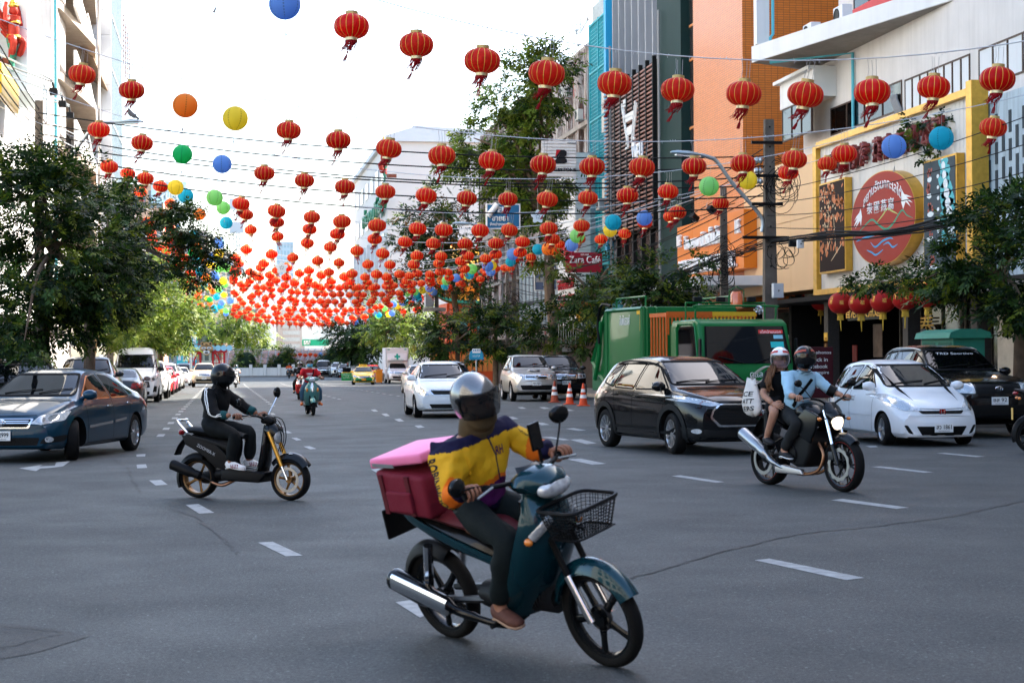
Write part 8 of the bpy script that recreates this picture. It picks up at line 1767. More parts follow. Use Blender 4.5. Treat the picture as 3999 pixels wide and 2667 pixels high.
# --- front-on scooters in the middle distance
def scooter(name,label,px,py,col,heading,sc=1.,lamp='high'):
 p=onz(px,py);t=thing(name,label,'motorcycle',(p.x,p.y,p.z),heading,None,sc);r_=.235;X=.62
 D=Vector((math.cos(heading),math.sin(heading),0));t.location=(p.x-D.x*X*sc,p.y-D.y*X*sc,p.z)
 bwheel(t,X,r_,.10,BLKG,5);bwheel(t,-X,r_,.11,BLKG,5);fender(t,X,r_,.16,30,150,col)
 for s in(1,-1):MB().tube([(X,s*.07,r_),(X-.14,s*.07,.6)],.02,6).build('fork',BLACK,t)
 cowl(t,[(X-.20,.98,.06,.05),(X-.13,.90,.12,.08),(X-.08,.78,.19,.13),(X-.06,.64,.225,.17),(X-.12,.48,.225,.19),(X-.22,.34,.19,.16),(X-.3,.26,.16,.12)],col,'leg_shield')
 vb('spine',[(X-.14,0,.92),(X-.08,0,.80),(X-.06,0,.66)],[(.03,.02),(.055,.02),(.02,.02)],CHROME if name=='green_scooter' else BLKG,t)
 vb('body_cowl',[(-.05,0,.45),(-.3,0,.58),(-.6,0,.66),(-.85,0,.74)],[(.16,.14),(.19,.16),(.17,.13),(.06,.05)],col,t);vb('seat',[(.0,0,.72),(-.2,0,.76),(-.5,0,.79),(-.75,0,.8)],[(.09,.03),(.14,.05),(.14,.05),(.08,.04)],SEATM,t)
 bev_prism([(-.2,.22),(X-.3,.22),(X-.26,.28),(-.2,.32)],-.17,.17,.02).build('floorboard',BLACK,t,True)
 vb('head_cowl',[(X-.30,0,1.01),(X-.22,0,1.02),(X-.12,0,1.0)],[(.16,.05),(.19,.075),(.09,.06)],col,t);MB().ell((X-.13,0,1.0),(.045,.09,.075),0,16,10).build('headlight',LENS if lamp=='high' else HL,t,True)
 for s in(1,-1):
  MB().ell((X-.10,s*.15,.72),(.03,.035,.06),0,10,8).build('indicator',AMBER if lamp=='high' else HL,t,True)
  MB().tube([(X-.26,s*.1,1.02),(X-.32,s*.25,1.04),(X-.36,s*.34,1.03)],.013,6).build('handlebar',BLACK,t);MB().tube([(X-.34,s*.27,1.04),(X-.37,s*.37,1.03)],.019,8).build('grip',RUBBER,t);mirror(t,(X-.31,s*.22,1.04),(X-.34,s*.37,1.2),.06,.05,R(-10*s))
 return t,Matrix.Translation(t.location)@Matrix.Rotation(heading,4,'Z')@Matrix.Scale(sc,4)
AQ=paint('sage green',(.10,.26,.23),.3,.25);WHS=paint('scooter white',(.72,.70,.66));REDS_=paint('scooter red',(.42,.03,.03));
hS=PAR+R(4)
k4,MT4=scooter('green_scooter','metallic sage green scooter ridden by the person in red',1222,1622,AQ,hS)
k5,MT5=scooter('red_scooter','red and white scooter behind the sage green one',1176,1562,REDS_,PAR+R(2),1.,'lit')
MB().add([(.56,-.12,.66),(.57,.12,.66),(.53,.16,.9),(.53,-.16,.9)],[(0,1,2,3)]).build('white_panel',WLET,k5)
k6,MT6=scooter('white_scooter','small cream white scooter far up the left lane',919,1514,WHS,PAR+R(-3),1.0)
k7,MT7=scooter('dark_scooter','dark motorcycle of the far rider in orange',1130,1478,P_GREY,PAR,1.0)
p=onz(4075,1775);k8=thing('parked_motorcycle','motorcycle tail with red lamp cut off by the right edge','motorcycle',(p.x+.55,p.y+.1,0),R(-20))
bwheel(k8,-.6,.3,.11,BLKG,5);bwheel(k8,.6,.3,.1,BLKG,5);fender(k8,-.6,.3,.15,70,200,BLACK,'rear_mudguard');vb('tail_cowl',[(.2,0,.72),(-.3,0,.82),(-.7,0,.98),(-.9,0,1.04)],[(.14,.10),(.13,.08),(.09,.05),(.02,.02)],BLKG,k8);vb('seat',[(.3,0,.80),(0,0,.84),(-.4,0,.94),(-.6,0,.98)],[(.1,.03),(.13,.04),(.12,.04),(.06,.03)],SEATM,k8)
vb('fuel_tank',[(.62,0,.86),(.4,0,.92),(.2,0,.86)],[(.1,.06),(.16,.11),(.12,.07)],BLKG,k8);bev_prism([(.4,.3),(.4,.7),(-.2,.66),(-.25,.32)],-.13,.13,.04).build('engine',ENGD,k8,True);MB().ell((-.88,0,.98),(.05,.09,.03),0,12,8).build('tail_light',REDL,k8,True)
pl_=MB().box((-.94,-.11,.55),(-.93,.11,.74),ch=.004).build('licence_plate',mat('plate yellow',(.7,.45,.1),.4),k8);MB().tube([(.6,0,.3),(.35,0,1.0)],.03,6).build('fork',BLACK,k8);MB().tube([(.3,-.36,1.02),(.36,0,1.0),(.3,.36,1.02)],.014,6).build('handlebar',BLACK,k8)
for s in(1,-1):MB().ell((-.84,s*.2,.90),(.03,.03,.025),0,10,6).build('indicator',AMBER,k8,True);MB().tube([(-.84,s*.06,.9),(-.84,s*.19,.9)],.008,5).build('indicator_stem',BLACK,k8)
# ------------------------------------------------------------------ riders
from mathutils import noise as mnoise
SKIN1=mat('skin tan',(.30,.14,.085),.5,var=.1,scale=12,sss=.1);SKIN2=mat('skin light',(.44,.23,.15),.5,var=.1,scale=12,sss=.1)
EYE=mat('eye dark',(.01,.008,.007),.2);HAIR=mat('brown hair',(.06,.028,.015),.5,var=.4,scale=60,stretch=(1,1,.1));HAIRB=mat('black brown hair',(.025,.014,.01),.5,var=.3,scale=40)
def cloth(name,c,rough=.8):return mat('cloth '+name,c,rough,var=.12,scale=9,bump=.35,bscale=16)
def V3(p):return Vector(p)
def limbs(J,keys):return[(J[a],J[b])for a,b in keys]
def fill(J):
 J={k_:Vector(v)for k_,v in J.items()}
 return J
def fingers(mb,G,s,mi,ax=(0,1,0),k_=1.):
 """four unequal fingers curled over a grip and a thumb below it; s = +1 left hand, -1 right"""
 G=Vector(G);ay=Vector(ax).normalized();fx=ay.cross(Z3)*1.;fx=fx if fx.x>0 else-fx
 for i,(o,L_,rr)in enumerate(((.036,.92,.0092),(.013,1.05,.0098),(-.011,1.0,.0095),(-.034,.80,.0085))):
  q=lambda u,w:G+ay*(-s*-o)+fx*(u*L_)+Z3*(w*L_)
  mb.tube(catmull([q(-.034,.024),q(-.004,.036),q(.027,.026),q(.035,.0),q(.02,-.024),q(.0,-.028)],3),[rr*1.08]*5+[rr]*6+[rr*.85]*4+[rr*.5],7,mi)
 q=lambda u,v,w:G+ay*v+fx*u+Z3*w
 mb.tube(catmull([q(-.045,-s*.028,.012),q(-.03,-s*.052,-.012),q(.0,-s*.055,-.028),q(.022,-s*.045,-.024)],3),[.0125]*4+[.011]*4+[.009,.006],7,mi)
 mb.tube(catmull([q(-.075,0,.0),q(-.05,0,.018),q(-.03,0,.026)],3),[(.030,.02),(.034,.021),(.036,.021),(.037,.02),(.037,.019),(.037,.018),(.034,.014)],10,mi,up=Z3)
def relaxed_hand(mb,W_,d,n,s,mi,k_=1.):
 """open hand lying on something: W_ wrist, d finger direction, n back-of-hand normal"""
 d,n=Vector(d).normalized(),Vector(n).normalized();a=n.cross(d).normalized();W_=Vector(W_)
 mb.tube(catmull([W_,W_+d*.045,W_+d*.085],3),[(.026,.018),(.03,.018),(.034,.017),(.037,.016),(.038,.015),(.037,.014),(.034,.012)],10,mi,up=n)
 for o,L_,rr in((-.029,.062,.0085),(-.010,.072,.009),(.010,.068,.0088),(.028,.054,.0078)):
  b_=W_+d*.08+a*o;mb.tube(catmull([b_,b_+d*L_*.5+n*.006+a*o*.2,b_+d*L_-n*.016+a*o*.35],3),[rr]*4+[rr*.85]*2+[rr*.55],7,mi)
 b_=W_+d*.03-a*.028*s;mb.tube(catmull([b_,b_+d*.03-a*.024*s,b_+d*.058-a*.03*s-n*.01],3),[.012]*4+[.01]*2+[.006],7,mi)
def wrinkle(verts,amp,fr,seed=0.):
 return[v+Vector((mnoise.noise(v*fr+Vector((seed,0,0))),mnoise.noise(v*fr+Vector((0,seed,7))),mnoise.noise(v*fr*1.3+Vector((3,5,seed)))))*amp for v in verts]
def ribbon_on(par,bvh,pts,w,m,name,off=.006,out=None):
 P=catmull(pts,8);V=[]
 for i,p_ in enumerate(P):
  t=(P[min(i+1,len(P)-1)]-P[max(i-1,0)]).normalized();h_=bvh.find_nearest(p_);n=(p_-h_[0]).normalized()if(p_-h_[0]).length>1e-4 else h_[1];q=h_[0]+n*off;s=n.cross(t).normalized()*w/2;V+=[q+s,q-s]
 return MB().add(V,[(2*i,2*i+1,2*i+3,2*i+2)for i in range(len(P)-1)]).build(name,m,par,True)
def helmet(par,pos,yaw,pitch,m,mv,kind='open',stripe=None,sc=1.):
 e=Matrix.Translation(pos)@Matrix.Rotation(yaw,4,'Z')@Matrix.Rotation(pitch,4,'Y')@Matrix.Scale(sc,4)
 bm=bmesh.new();bmesh.ops.create_uvsphere(bm,u_segments=40,v_segments=28,radius=1)
 for v in bm.verts:
  x,y,z=v.co;k_=1+.08*max(0,-z)*max(0,x);v.co=Vector((x*.142*k_,y*.122,z*.140 if z>0 else z*.15))
  if v.co.z<-.10:v.co.x*=.92;v.co.y*=.92
 kill=[]
 for f in bm.faces:
  ce=f.calc_center_median()
  if ce.z<-.125:kill.append(f)
  elif kind=='open' and ce.x>.028+.25*max(0,ce.z)and ce.z<.048:kill.append(f)
  elif kind=='full' and ce.x>.045 and-.062<ce.z<.048:kill.append(f)
 bmesh.ops.delete(bm,geom=kill,context='FACES')
 r_=bmesh.ops.solidify(bm,geom=bm.faces[:],thickness=.012)
 hm=MB().bm(bm).build('helmet',m,par,True,45,e)
 V=[];nu,nv=22,10;z0,z1=(-.085,.062)if kind=='open' else(-.068,.056)
 vm=MB().grid(lambda u,v:((.152 if kind=='open' else .147)*math.cos((u-.5)*2.5)*math.sqrt(max(.1,1-((z0+(z1-z0)*v)/.2)**2))+(.008 if kind=='open' else 0),.131*math.sin((u-.5)*2.5)*math.sqrt(max(.1,1-((z0+(z1-z0)*v)/.22)**2)),z0+(z1-z0)*v),nu,nv);vm.build('visor',mv,hm,True)
 for s in(1,-1):MB().lathe([(.001,0),(.02,0),(.018,.008),(.001,.009)],12,0,(0,0,0),'y').build('visor_pivot',BLACK,hm,True,None,Matrix.Translation((.035,s*.122,.02))@Matrix.Rotation(0 if s>0 else math.pi,4,'Z'))
 if stripe:
  bh=BVHTree.FromPolygons([v.co for v in hm.data.vertices],[p_.vertices for p_ in hm.data.polygons])
  for s in(1,-1):ribbon_on(hm,bh,[Vector(q)*1.3 for q in((.10,s*.03,.09),(.06,s*.085,.075),(-.01,s*.11,.05),(-.08,s*.09,.01))],.03,stripe,'graphic',.003)
 for s in(1,-1):MB().tube(catmull([(.02,s*.10,-.10),(.05,s*.06,-.15),(.06,0,-.165)],4),[(.009,.003)]*9,6).build('chin_strap',BLACK,hm)
 return hm
def head_bits(mb,c,yaw,mi_skin,mi_eye,s=1.):
 c=Vector(c);ca,sa=math.cos(yaw),math.sin(yaw);T_=lambda x,y,z:c+Vector((x*ca-y*sa,x*sa+y*ca,z))
 mb.ell((0,0,0),(.018,.013,.024),mi_skin,10,8,lambda p:T_(p[0]+.098,p[1],p[2]-.02))
 for q in(1,-1):
  mb.ell((0,0,0),(.006,.014,.007),mi_eye,10,6,lambda p:T_(p[0]+.086,p[1]+q*.032,p[2]+.008));mb.ell((0,0,0),(.006,.02,.004),mi_eye,8,5,lambda p:T_(p[0]+.088,p[1]+q*.034,p[2]+.03));mb.ell((0,0,0),(.02,.01,.03),mi_skin,10,6,lambda p:T_(p[0]-.005,p[1]+q*.082,p[2]-.005))
 mb.ell((0,0,0),(.008,.024,.007),mi_eye if False else mi_skin,10,5,lambda p:T_(p[0]+.09,p[1],p[2]-.06))
def mask(par,c,yaw,m):
 c=Vector(c);ca,sa=math.cos(yaw),math.sin(yaw)
 mb=MB().grid(lambda u,v:tuple(c+Vector((lambda x,y,z:(x*ca-y*sa,x*sa+y*ca,z))((.112-.03*(2*v-1)**2)*math.cos((u-.5)*2.1),.092*math.sin((u-.5)*2.1),-.095+.095*v))),14,8);o=mb.build('face_mask',m,par,True);return o
def person(label,MTX,J,top,legs,skin_m,shoe=None,sleeve='long',legmode='long',topfn=None,topm=None,hands=None,hand_m=None,seed=1.,sub=2,grips=None,neckfat=1.,headyaw=0.,fat=1.):
 J=fill(J);t=thing('person',label,'person');t.matrix_world=MTX
 P,W_,C,NB,SK=J['hip'],J['hip'].lerp(J['chest'],.5),J['chest'],J['neck'],J['head']
 NT=NB.lerp(SK,.45);vs_=[(P,.08*fat),(W_,.085*fat),(C,.115*fat),(NB,.072),(NT,.056),(NB.lerp(SK,.8),.072),(SK,.088),(SK+(SK-NT).normalized()*.07,.066)];ed=[(0,1),(1,2),(2,3),(3,4),(4,5),(5,6),(6,7)]
 idx={}
 for s in 'LR':
  b0=len(vs_);vs_+=[(J['sh'+s],.062*fat),(J['el'+s],.046),(J['wr'+s],.031)];ed+=[(2,b0),(b0,b0+1),(b0+1,b0+2)]
  b1=len(vs_);hp=J.get('hp'+s)or P+Vector((.02,.09 if s=='L' else-.09,-.02));J['hp'+s]=hp;vs_+=[(hp,.072),(J['kn'+s],.062),(J['an'+s],.040),(J['an'+s].lerp(J['to'+s],.45)-Vector((0,0,.01)),.036),(J['to'+s],.026)];ed+=[(0,b1),(b1,b1+1),(b1+1,b1+2),(b1+2,b1+3),(b1+3,b1+4)]
 bv,bf=skin(vs_,ed);mb=MB().add(bv,bf,0);head_bits(mb,SK,headyaw,0,1)
 if grips:
  for s,G,ax in grips:fingers(mb,G,s,0 if hand_m is None else 2,ax)
 for h_ in(hands or[]):relaxed_hand(mb,*h_,0)
 mb.build('body',[skin_m,EYE]+([hand_m]if hand_m else[]),t,True,70)
 tv=[(P+Vector((0,0,-.02)),.142*fat),(P.lerp(C,.35),.142*fat),(P.lerp(C,.7),.148*fat),(C,.15*fat),(C.lerp(NB,.75),.098),(NB.lerp(NT,.2),.082)];te=[(0,1),(1,2),(2,3),(3,4),(4,5)]
 for s in 'LR':
  b0=len(tv);S_,E_,W2_=J['sh'+s],J['el'+s],J['wr'+s]
  if sleeve=='long':tv+=[(S_,.088*fat),(S_.lerp(E_,.55),.078),(E_,.068),(E_.lerp(W2_,.5),.062),(E_.lerp(W2_,.93),.046)];te+=[(3,b0)]+[(b0+i,b0+i+1)for i in range(4)]
  elif sleeve=='rolled':tv+=[(S_,.084*fat),(S_.lerp(E_,.6),.072),(E_,.064),(E_.lerp(W2_,.45),.058)];te+=[(3,b0)]+[(b0+i,b0+i+1)for i in range(3)]
  else:tv+=[(S_,.084*fat),(S_.lerp(E_,.4),.078),(S_.lerp(E_,.78),.074)];te+=[(3,b0)]+[(b0+i,b0+i+1)for i in range(2)]
 v2,f2=skin(tv,te,0,sub);v2=wrinkle(v2,.016,8,seed);v2=wrinkle(v2,.007,21,seed)
 tm_=MB();tm_.v=[tuple(v)for v in v2];tm_.f=f2;tm_.m=[topfn(sum((v2[i]for i in f),Vector())/len(f),J)if topfn else 0 for f in f2]
 top_o=tm_.build('top',topm or top,t,True,80);bvh=BVHTree.FromPolygons(v2,f2)
 if sleeve=='long':MB().tube(catmull([NB+Vector((-.01,0,-.035)),NB.lerp(NT,.5),NT+Vector((.005,0,.012))],4),[(.10,.09)]*3+[(.088,.08)]*3+[(.078,.072)]*3,18,cap=False,up=(1,0,0)).build('collar',(topm or[top])[min(1,len(topm or[1])-1)]if topm and len(topm)>3 else(topm[0]if topm else top),t,True,80)
 up_=(C-P).normalized();lv=[(P+up_*.03,.125*fat),(P+up_*.13,.122*fat),(P+up_*.17,.118*fat)];le=[(0,1),(1,2)]
 for s in 'LR':
  b0=len(lv);H_,K_,A_=J['hp'+s],J['kn'+s],J['an'+s]
  if legmode=='long':lv+=[(H_,.112),(H_.lerp(K_,.55),.098),(K_,.084),(K_.lerp(A_,.5),.078),(K_.lerp(A_,.98),.062)];le+=[(0,b0)]+[(b0+i,b0+i+1)for i in range(4)]
  else:lv+=[(H_,.112),(H_.lerp(K_,.35),.10),(H_.lerp(K_,.5),.098)];le+=[(0,b0)]+[(b0+i,b0+i+1)for i in range(2)]
 v3,f3=skin(lv,le);v3=wrinkle(v3,.014,9,seed+4);MB().add(v3,f3).build('trousers' if legmode=='long' else 'shorts',legs,t,True,80)
 if shoe:
  for s in 'LR':
   A_,T_=J['an'+s],J['to'+s];d=(T_-A_);d.z=0;d.normalize();z_=T_.z-.012;b_=Vector((A_.x,A_.y,z_))-d*.055;L_=(Vector((T_.x,T_.y,z_))-b_).length+.05;tl=Vector((0,0,(T_.z-min(A_.z-.07,T_.z+.03))*.0))
   pts=[b_+d*(L_*f)+Z3*q for f,q in((0,.035),(.06,.045),(.25,.05),(.5,.035),(.75,.022),(.95,.015),(1,.012))]
   so=MB().tube(pts,[(.018,.03),(.034,.045),(.04,.052),(.043,.04),(.047,.03),(.035,.024),(.012,.012)],14,up=Z3).build('shoe',shoe[0],t,True,70)
   MB().tube([p_-Z3*(.012+.022*(1-i/6))-Z3*.004 for i,p_ in enumerate(pts)],[(.02,.012),(.036,.014),(.042,.014),(.045,.013),(.049,.012),(.038,.011),(.014,.008)],14,up=Z3).build('sole',shoe[1],so,True,70)
   side=d.cross(Z3)
   for i in range(4):q=b_+d*(L_*(.42+i*.08))+Z3*(.062-i*.008);MB().tube([q-side*.022,q+Z3*.01,q+side*.022],.004,5).build('lace',shoe[2],so)
   if len(shoe)>3:
    for i in range(5):
     for w in(1,-1):q=b_+d*(L_*(.34+i*.085))+side*(w*.0435)+Z3*.035;MB().tube([q+Z3*.022-side*w*.008,q-Z3*.022+side*w*.002+d*.01],[(.004,.007)]*2,5).build('shoe_stripe',shoe[3],so)
 return t,top_o,bvh,J
def cling(par,bvh,txt,m,c_,ux,uy,d,width=None,height=None,off=.004,name='lettering',bend=None):
 """lettering that follows the cloth"""
 me=text_mesh(txt,1.,0,'CENTER',.02);n=len(me.vertices);co=np.empty(n*3);me.vertices.foreach_get('co',co);co=co.reshape(-1,3);lo,hi=co.min(0),co.max(0);k_=height/(hi[1]-lo[1]);kx=width/(hi[0]-lo[0])if width else k_;mid=(lo+hi)/2
 bm=bmesh.new();bm.from_mesh(me);bmesh.ops.triangulate(bm,faces=bm.faces[:]);bmesh.ops.subdivide_edges(bm,edges=[e for e in bm.edges if e.calc_length()>.12],cuts=1);bm.to_mesh(me);bm.free()
 ux,uy,d=Vector(ux).normalized(),Vector(uy).normalized(),Vector(d).normalized()
 for v in me.vertices:
  p_=Vector(c_)+ux*((v.co.x-mid[0])*kx)+uy*((v.co.y-mid[1])*k_)-d*.3;h_=bvh.ray_cast(p_,d,.6);v.co=h_[0]-d*off if h_[0]else p_+d*.3
 me.materials.clear();me.materials.append(m);return link(name,me,par)
DVIS=mat('dark visor',(.004,.004,.0045),.05,spec=.6);CVIS=mat('smoked clear visor',(.03,.03,.03),.05,alpha=.45,spec=.9)
YEL,NAVY,ORG,PUR=cloth('yellow jacket',(.70,.38,.012),.6),cloth('navy',(.008,.007,.035)),cloth('orange',(.75,.16,.01)),cloth('purple',(.08,.008,.075))
def tf1(c,J):
 dR=min((c-J['wr'+s]).length for s in 'LR')
 if dR<.075:return 1
 if dR<.15:return 2
 if c.z>J['neck'].z-.02 and abs(c.y)<.12:return 1
 if c.z>J['shR'].z+.018:return 1
 rel=c-J['hip']
 if abs(c.y)<.2 and rel.z<.19:
  f=rel.z+.25*abs(c.y-.05)
  if f<.05:return 1
  return 3 if f<.17 else 2 if f<.20 else 0
 return 0
J1=dict(hip=(-.14,0,.83),chest=(-.07,0,1.14),neck=(-.035,0,1.285),head=(.0,.01,1.43),shL=(-.03,.185,1.215),shR=(-.06,-.19,1.21),elL=(.09,.295,1.06),elR=(.02,-.325,.99),wrL=(.175,.325,1.065),wrR=(.172,-.325,1.055),knL=(.22,.15,.70),knR=(.24,-.165,.72),anL=(.03,.18,.34),anR=(.05,-.185,.34),toL=(.17,.2,.27),toR=(.19,-.205,.27))
t1,top1,bv1,J=person('delivery rider in yellow and purple jacket with silver helmet',MT,J1,YEL,cloth('dark green trousers',(.005,.010,.011)),SKIN1,(mat('brown shoe',(.12,.05,.035),.7,var=.3,scale=20),mat('tan sole',(.35,.22,.14),.8),mat('brown lace',(.2,.1,.07),.8)),topfn=tf1,topm=[YEL,NAVY,ORG,PUR],grips=[(1,(.238,.332,1.045),(-.2,1,-.1)),(-1,(.238,-.332,1.045),(.2,1,.1))],seed=2.,sub=4)
helmet(t1,J['head']+Vector((-.005,0,.025)),R(-8),R(6),mat('silver helmet',(.20,.205,.21),.22,.75,coat=.6),mat('dark smoked visor',(.008,.008,.009),.06,alpha=.8,spec=.6),'open')
neckm=MB().tube(catmull([(-.04,0,1.26),(-.01,0,1.32),(.035,.0,1.36),(.06,.0,1.395)],4),[(.105,.09)]*5+[(.098,.085)]*4+[(.085,.06)]*3+[(.06,.03)],16,up=(1,0,0)).build('neck_gaiter',cloth('camouflage scarf',(.09,.062,.03)),t1,True,70);mask(t1,J['head'],R(-8),cloth('tan mask',(.20,.13,.09)))
a,b_=J['shR'],J['elR'];cling(t1,bv1,'ROBINHOOD',BLET,a.lerp(b_,.60)+Vector((.01,0,-.01)),(b_-a)+Vector((.06,0,-.05)),Vector((1,0,.25)),(.15,1,0),.34,.055);a,b_=J['shL'],J['wrL'];cling(t1,bv1,'ROBINHOOD',BLET,a.lerp(b_,.6),(b_-a),(-.3,-.2,1),(-.75,.2,-.6),.2,.035);cling(t1,bv1,'RH',PUR,(.13,.06,1.15),(0,1,0),(0,0,1),(-1,0,0),.05,.05)
MB().tube([(.05,0,1.25),(.085,0,1.14),(.075,0,1.0)],.004,5).build('zip',NAVY,t1)
BJ=cloth('black tracksuit',(.004,.0042,.0046));GRYS=cloth('grey shirt',(.32,.31,.33));TLG=cloth('teal cuff',(.012,.07,.075))
def tf2(c,J):
 if min((c-J['wr'+s]).length for s in 'LR')<.13:return 1
 if c.z<J['hip'].z+.085 and c.x<J['hip'].x+.02:return 2
 return 0
gx=W2-.535
J2=dict(hip=(-.42,0,.845),chest=(-.37,0,1.145),neck=(-.33,0,1.28),head=(-.28,-.015,1.405),shL=(-.33,.18,1.205),shR=(-.37,-.18,1.205),elL=(-.14,.27,1.03),elR=(-.22,-.29,.965),wrL=(gx-.065,.295,.975),wrR=(gx-.07,-.295,.975),knL=(.02,.12,.76),knR=(-.03,-.15,.75),anL=(-.02,.13,.44),anR=(-.10,-.15,.42),toL=(.13,.14,.375),toR=(.06,-.165,.365))
t2,top2,bv2,J=person('rider in black tracksuit and full-face black helmet on the gold-fork scooter',MT2,J2,BJ,cloth('black trousers',(.0035,.005,.0055)),SKIN1,(mat('white trainer',(.74,.72,.70),.6),mat('white sole',(.65,.62,.58),.7),WLET,mat('trainer stripe',(.22,.05,.07),.6)),topfn=tf2,topm=[BJ,TLG,GRYS],grips=[(1,(gx+.02,.30,.955),(-.6,1,0)),(-1,(gx+.02,-.30,.955),(.6,1,0))],seed=5.)
helmet(t2,J['head']+Vector((.0,0,.02)),R(-5),R(3),BLKG,DVIS,'full',None,1.02)
for o in(-.022,.022):ribbon_on(t2,bv2,[J['neck']+Vector((-.02,-.09,.01)),J['shR']+Vector((o,-.1,.09)),J['shR'].lerp(J['elR'],.55)+Vector((o-.02,-.14,0)),J['elR']+Vector((o-.02,-.12,-.02)),J['elR'].lerp(J['wrR'],.6)+Vector((0,-.12,o))],.012,WLET,'sleeve_stripe')
LBL=cloth('light blue shirt',(.34,.55,.68),.75);DGR=cloth('charcoal trousers',(.016,.017,.0175));gx=W3-.385
J3=dict(hip=(-.25,0,.92),chest=(-.10,0,1.27),neck=(-.03,-.01,1.42),head=(.03,-.03,1.565),shL=(-.06,.19,1.345),shR=(-.09,-.19,1.345),elL=(.13,.31,1.17),elR=(.08,-.31,1.14),wrL=(gx-.065,.36,1.125),wrR=(gx-.07,-.355,1.12),knL=(.18,.2,.80),knR=(.14,-.23,.79),anL=(-.16,.19,.46),anR=(-.18,-.21,.46),toL=(-.02,.2,.385),toR=(-.04,-.22,.38))
t3,top3,bv3,J=person('rider in light blue shirt and black helmet steering the two-up motorcycle',MT3,J3,LBL,DGR,SKIN2,(mat('black trainer',(.02,.02,.022),.6),WLET,WLET),'rolled',grips=[(1,(gx,.365,1.10),(-.3,1,0)),(-1,(gx,-.365,1.10),(.3,1,0))],seed=9.,fat=1.08)
helmet(t3,J['head']+Vector((0,0,.025)),R(-16),R(4),BLKG,DVIS,'full',mat('helmet graphic red',(.4,.08,.05),.4),1.04)
cm=MB().tube(catmull([(-.10,0,1.40),(-.03,0,1.435),(.03,0,1.40)],4),[(.10,.02)]*9,12,up=(1,0,0)).build('shirt_collar',LBL,t3,True);ribbon_on(t3,bv3,[(-.1,.16,1.43),(.06,.05,1.3),(.05,-.1,1.1),(-.05,-.2,.96)],.045,BLACK,'shoulder_strap');MB().tube([(.10,.27,1.20),(.16,.33,1.155)],.072,14).build('arm_strap',BLACK,t3,True)
BTE=cloth('black tee',(.0035,.0035,.004))
J4=dict(hip=(-.58,0,1.02),chest=(-.52,-.01,1.31),neck=(-.49,-.02,1.435),head=(-.44,-.05,1.56),shL=(-.50,.15,1.37),shR=(-.53,-.165,1.37),elL=(-.40,.26,1.15),elR=(-.50,-.27,1.13),wrL=(-.24,.22,1.02),wrR=(-.33,-.25,1.03),hpR=(-.54,-.10,.99),hpL=(-.54,.10,.99),knL=(-.24,.27,.95),knR=(-.24,-.29,.93),anL=(-.46,.25,.60),anR=(-.46,-.25,.60),toL=(-.34,.27,.545),toR=(-.33,-.275,.54))
t4,top4,bv4,J=person('pillion passenger in black top and white helmet with bare legs',MT3,J4,BTE,cloth('black shorts',(.012,.012,.013)),SKIN2,(mat('black trainer',(0,0,0)),BLACK,BLACK),'short','short',hands=[((-.33,-.25,1.03),(.9,.35,-.25),(0,-.75,.6),-1),((-.24,.22,1.02),(.9,-.35,-.2),(0,.75,.6),1)],seed=13.,fat=.86)
helmet(t4,J['head']+Vector((0,0,.025)),R(-35),R(6),mat('white helmet',(.76,.75,.74),.25,coat=1),CVIS,'open',mat('helmet line red',(.45,.04,.04),.4),1.0)
mask(t4,J['head'],R(-35),cloth('pink mask',(.42,.22,.20)))
hm=MB();hq=random.Random(4)
for i in range(46):
 a=hq.uniform(1.2,5.3);x,y=.085*math.cos(a),.085*math.sin(a);b0=J['head']+Vector((x-.01,y,-.04));L_=hq.uniform(.25,.36)
 hm.tube(catmull([b0,b0+Vector((x*.5+hq.uniform(-.02,.02),y*.6-.02,-L_*.4)),b0+Vector((x*.7+hq.uniform(-.03,.05),y*.8-.04+hq.uniform(-.02,.02),-L_*.75)),b0+Vector((x*.5+hq.uniform(-.03,.06),y*.7-.05+hq.uniform(-.02,.02),-L_))],4),[.013]*5+[.014]*4+[.011]*3+[.003],5)
hm.build('hair',mat('auburn hair',(.13,.055,.02),.45,var=.4,scale=50,stretch=(1,1,.15)),t4,True)
tb=thing('tote_bag','white canvas tote bag with black letters on the pillion shoulder','bag');tb.matrix_world=MT3;CANV=cloth('canvas',(.66,.62,.57))
rings=[]
for f,w,d_,dx in((0,.03,.02,.06),(.04,.12,.05,.05),(.15,.165,.075,.03),(.35,.175,.08,.0),(.6,.15,.065,-.02),(.85,.11,.04,-.03),(1,.09,.02,-.03)):
 z=.88+.44*f;rings.append([Vector((-.70+dx*1.2+w*math.cos(a),-.285-.02*(1-f)+d_*math.sin(a),z+.02*math.sin(3*a)))for a in np.linspace(0,2*math.pi,25)[:-1]])
rings=[wrinkle(q,.018,9,2.)for q in rings];bm_=MB().rings(rings,True,True);bvb=BVHTree.FromPolygons([Vector(v)for v in bm_.v],bm_.f);bm_.build('bag',CANV,tb,True,60)
for i,tx in enumerate(('ICE','ATT','ERS')):cling(tb,bvb,tx,BLET,(-.69+.03*(i-1),-.35,1.14-i*.09),(1,0,.05),(0,0,1),(0,1,0),.20,.06)
for dx in(-.02,.03):MB().tube(catmull([(-.75+dx,-.29,1.30),(-.66+dx,-.26,1.40),(-.56+dx,-.19,1.475),(-.50+dx,-.14,1.46),(-.50+dx,-.2,1.36),(-.62,-.30,1.25)],5),[(.014,.005)]*26,6).build('handle',CANV,tb,True)
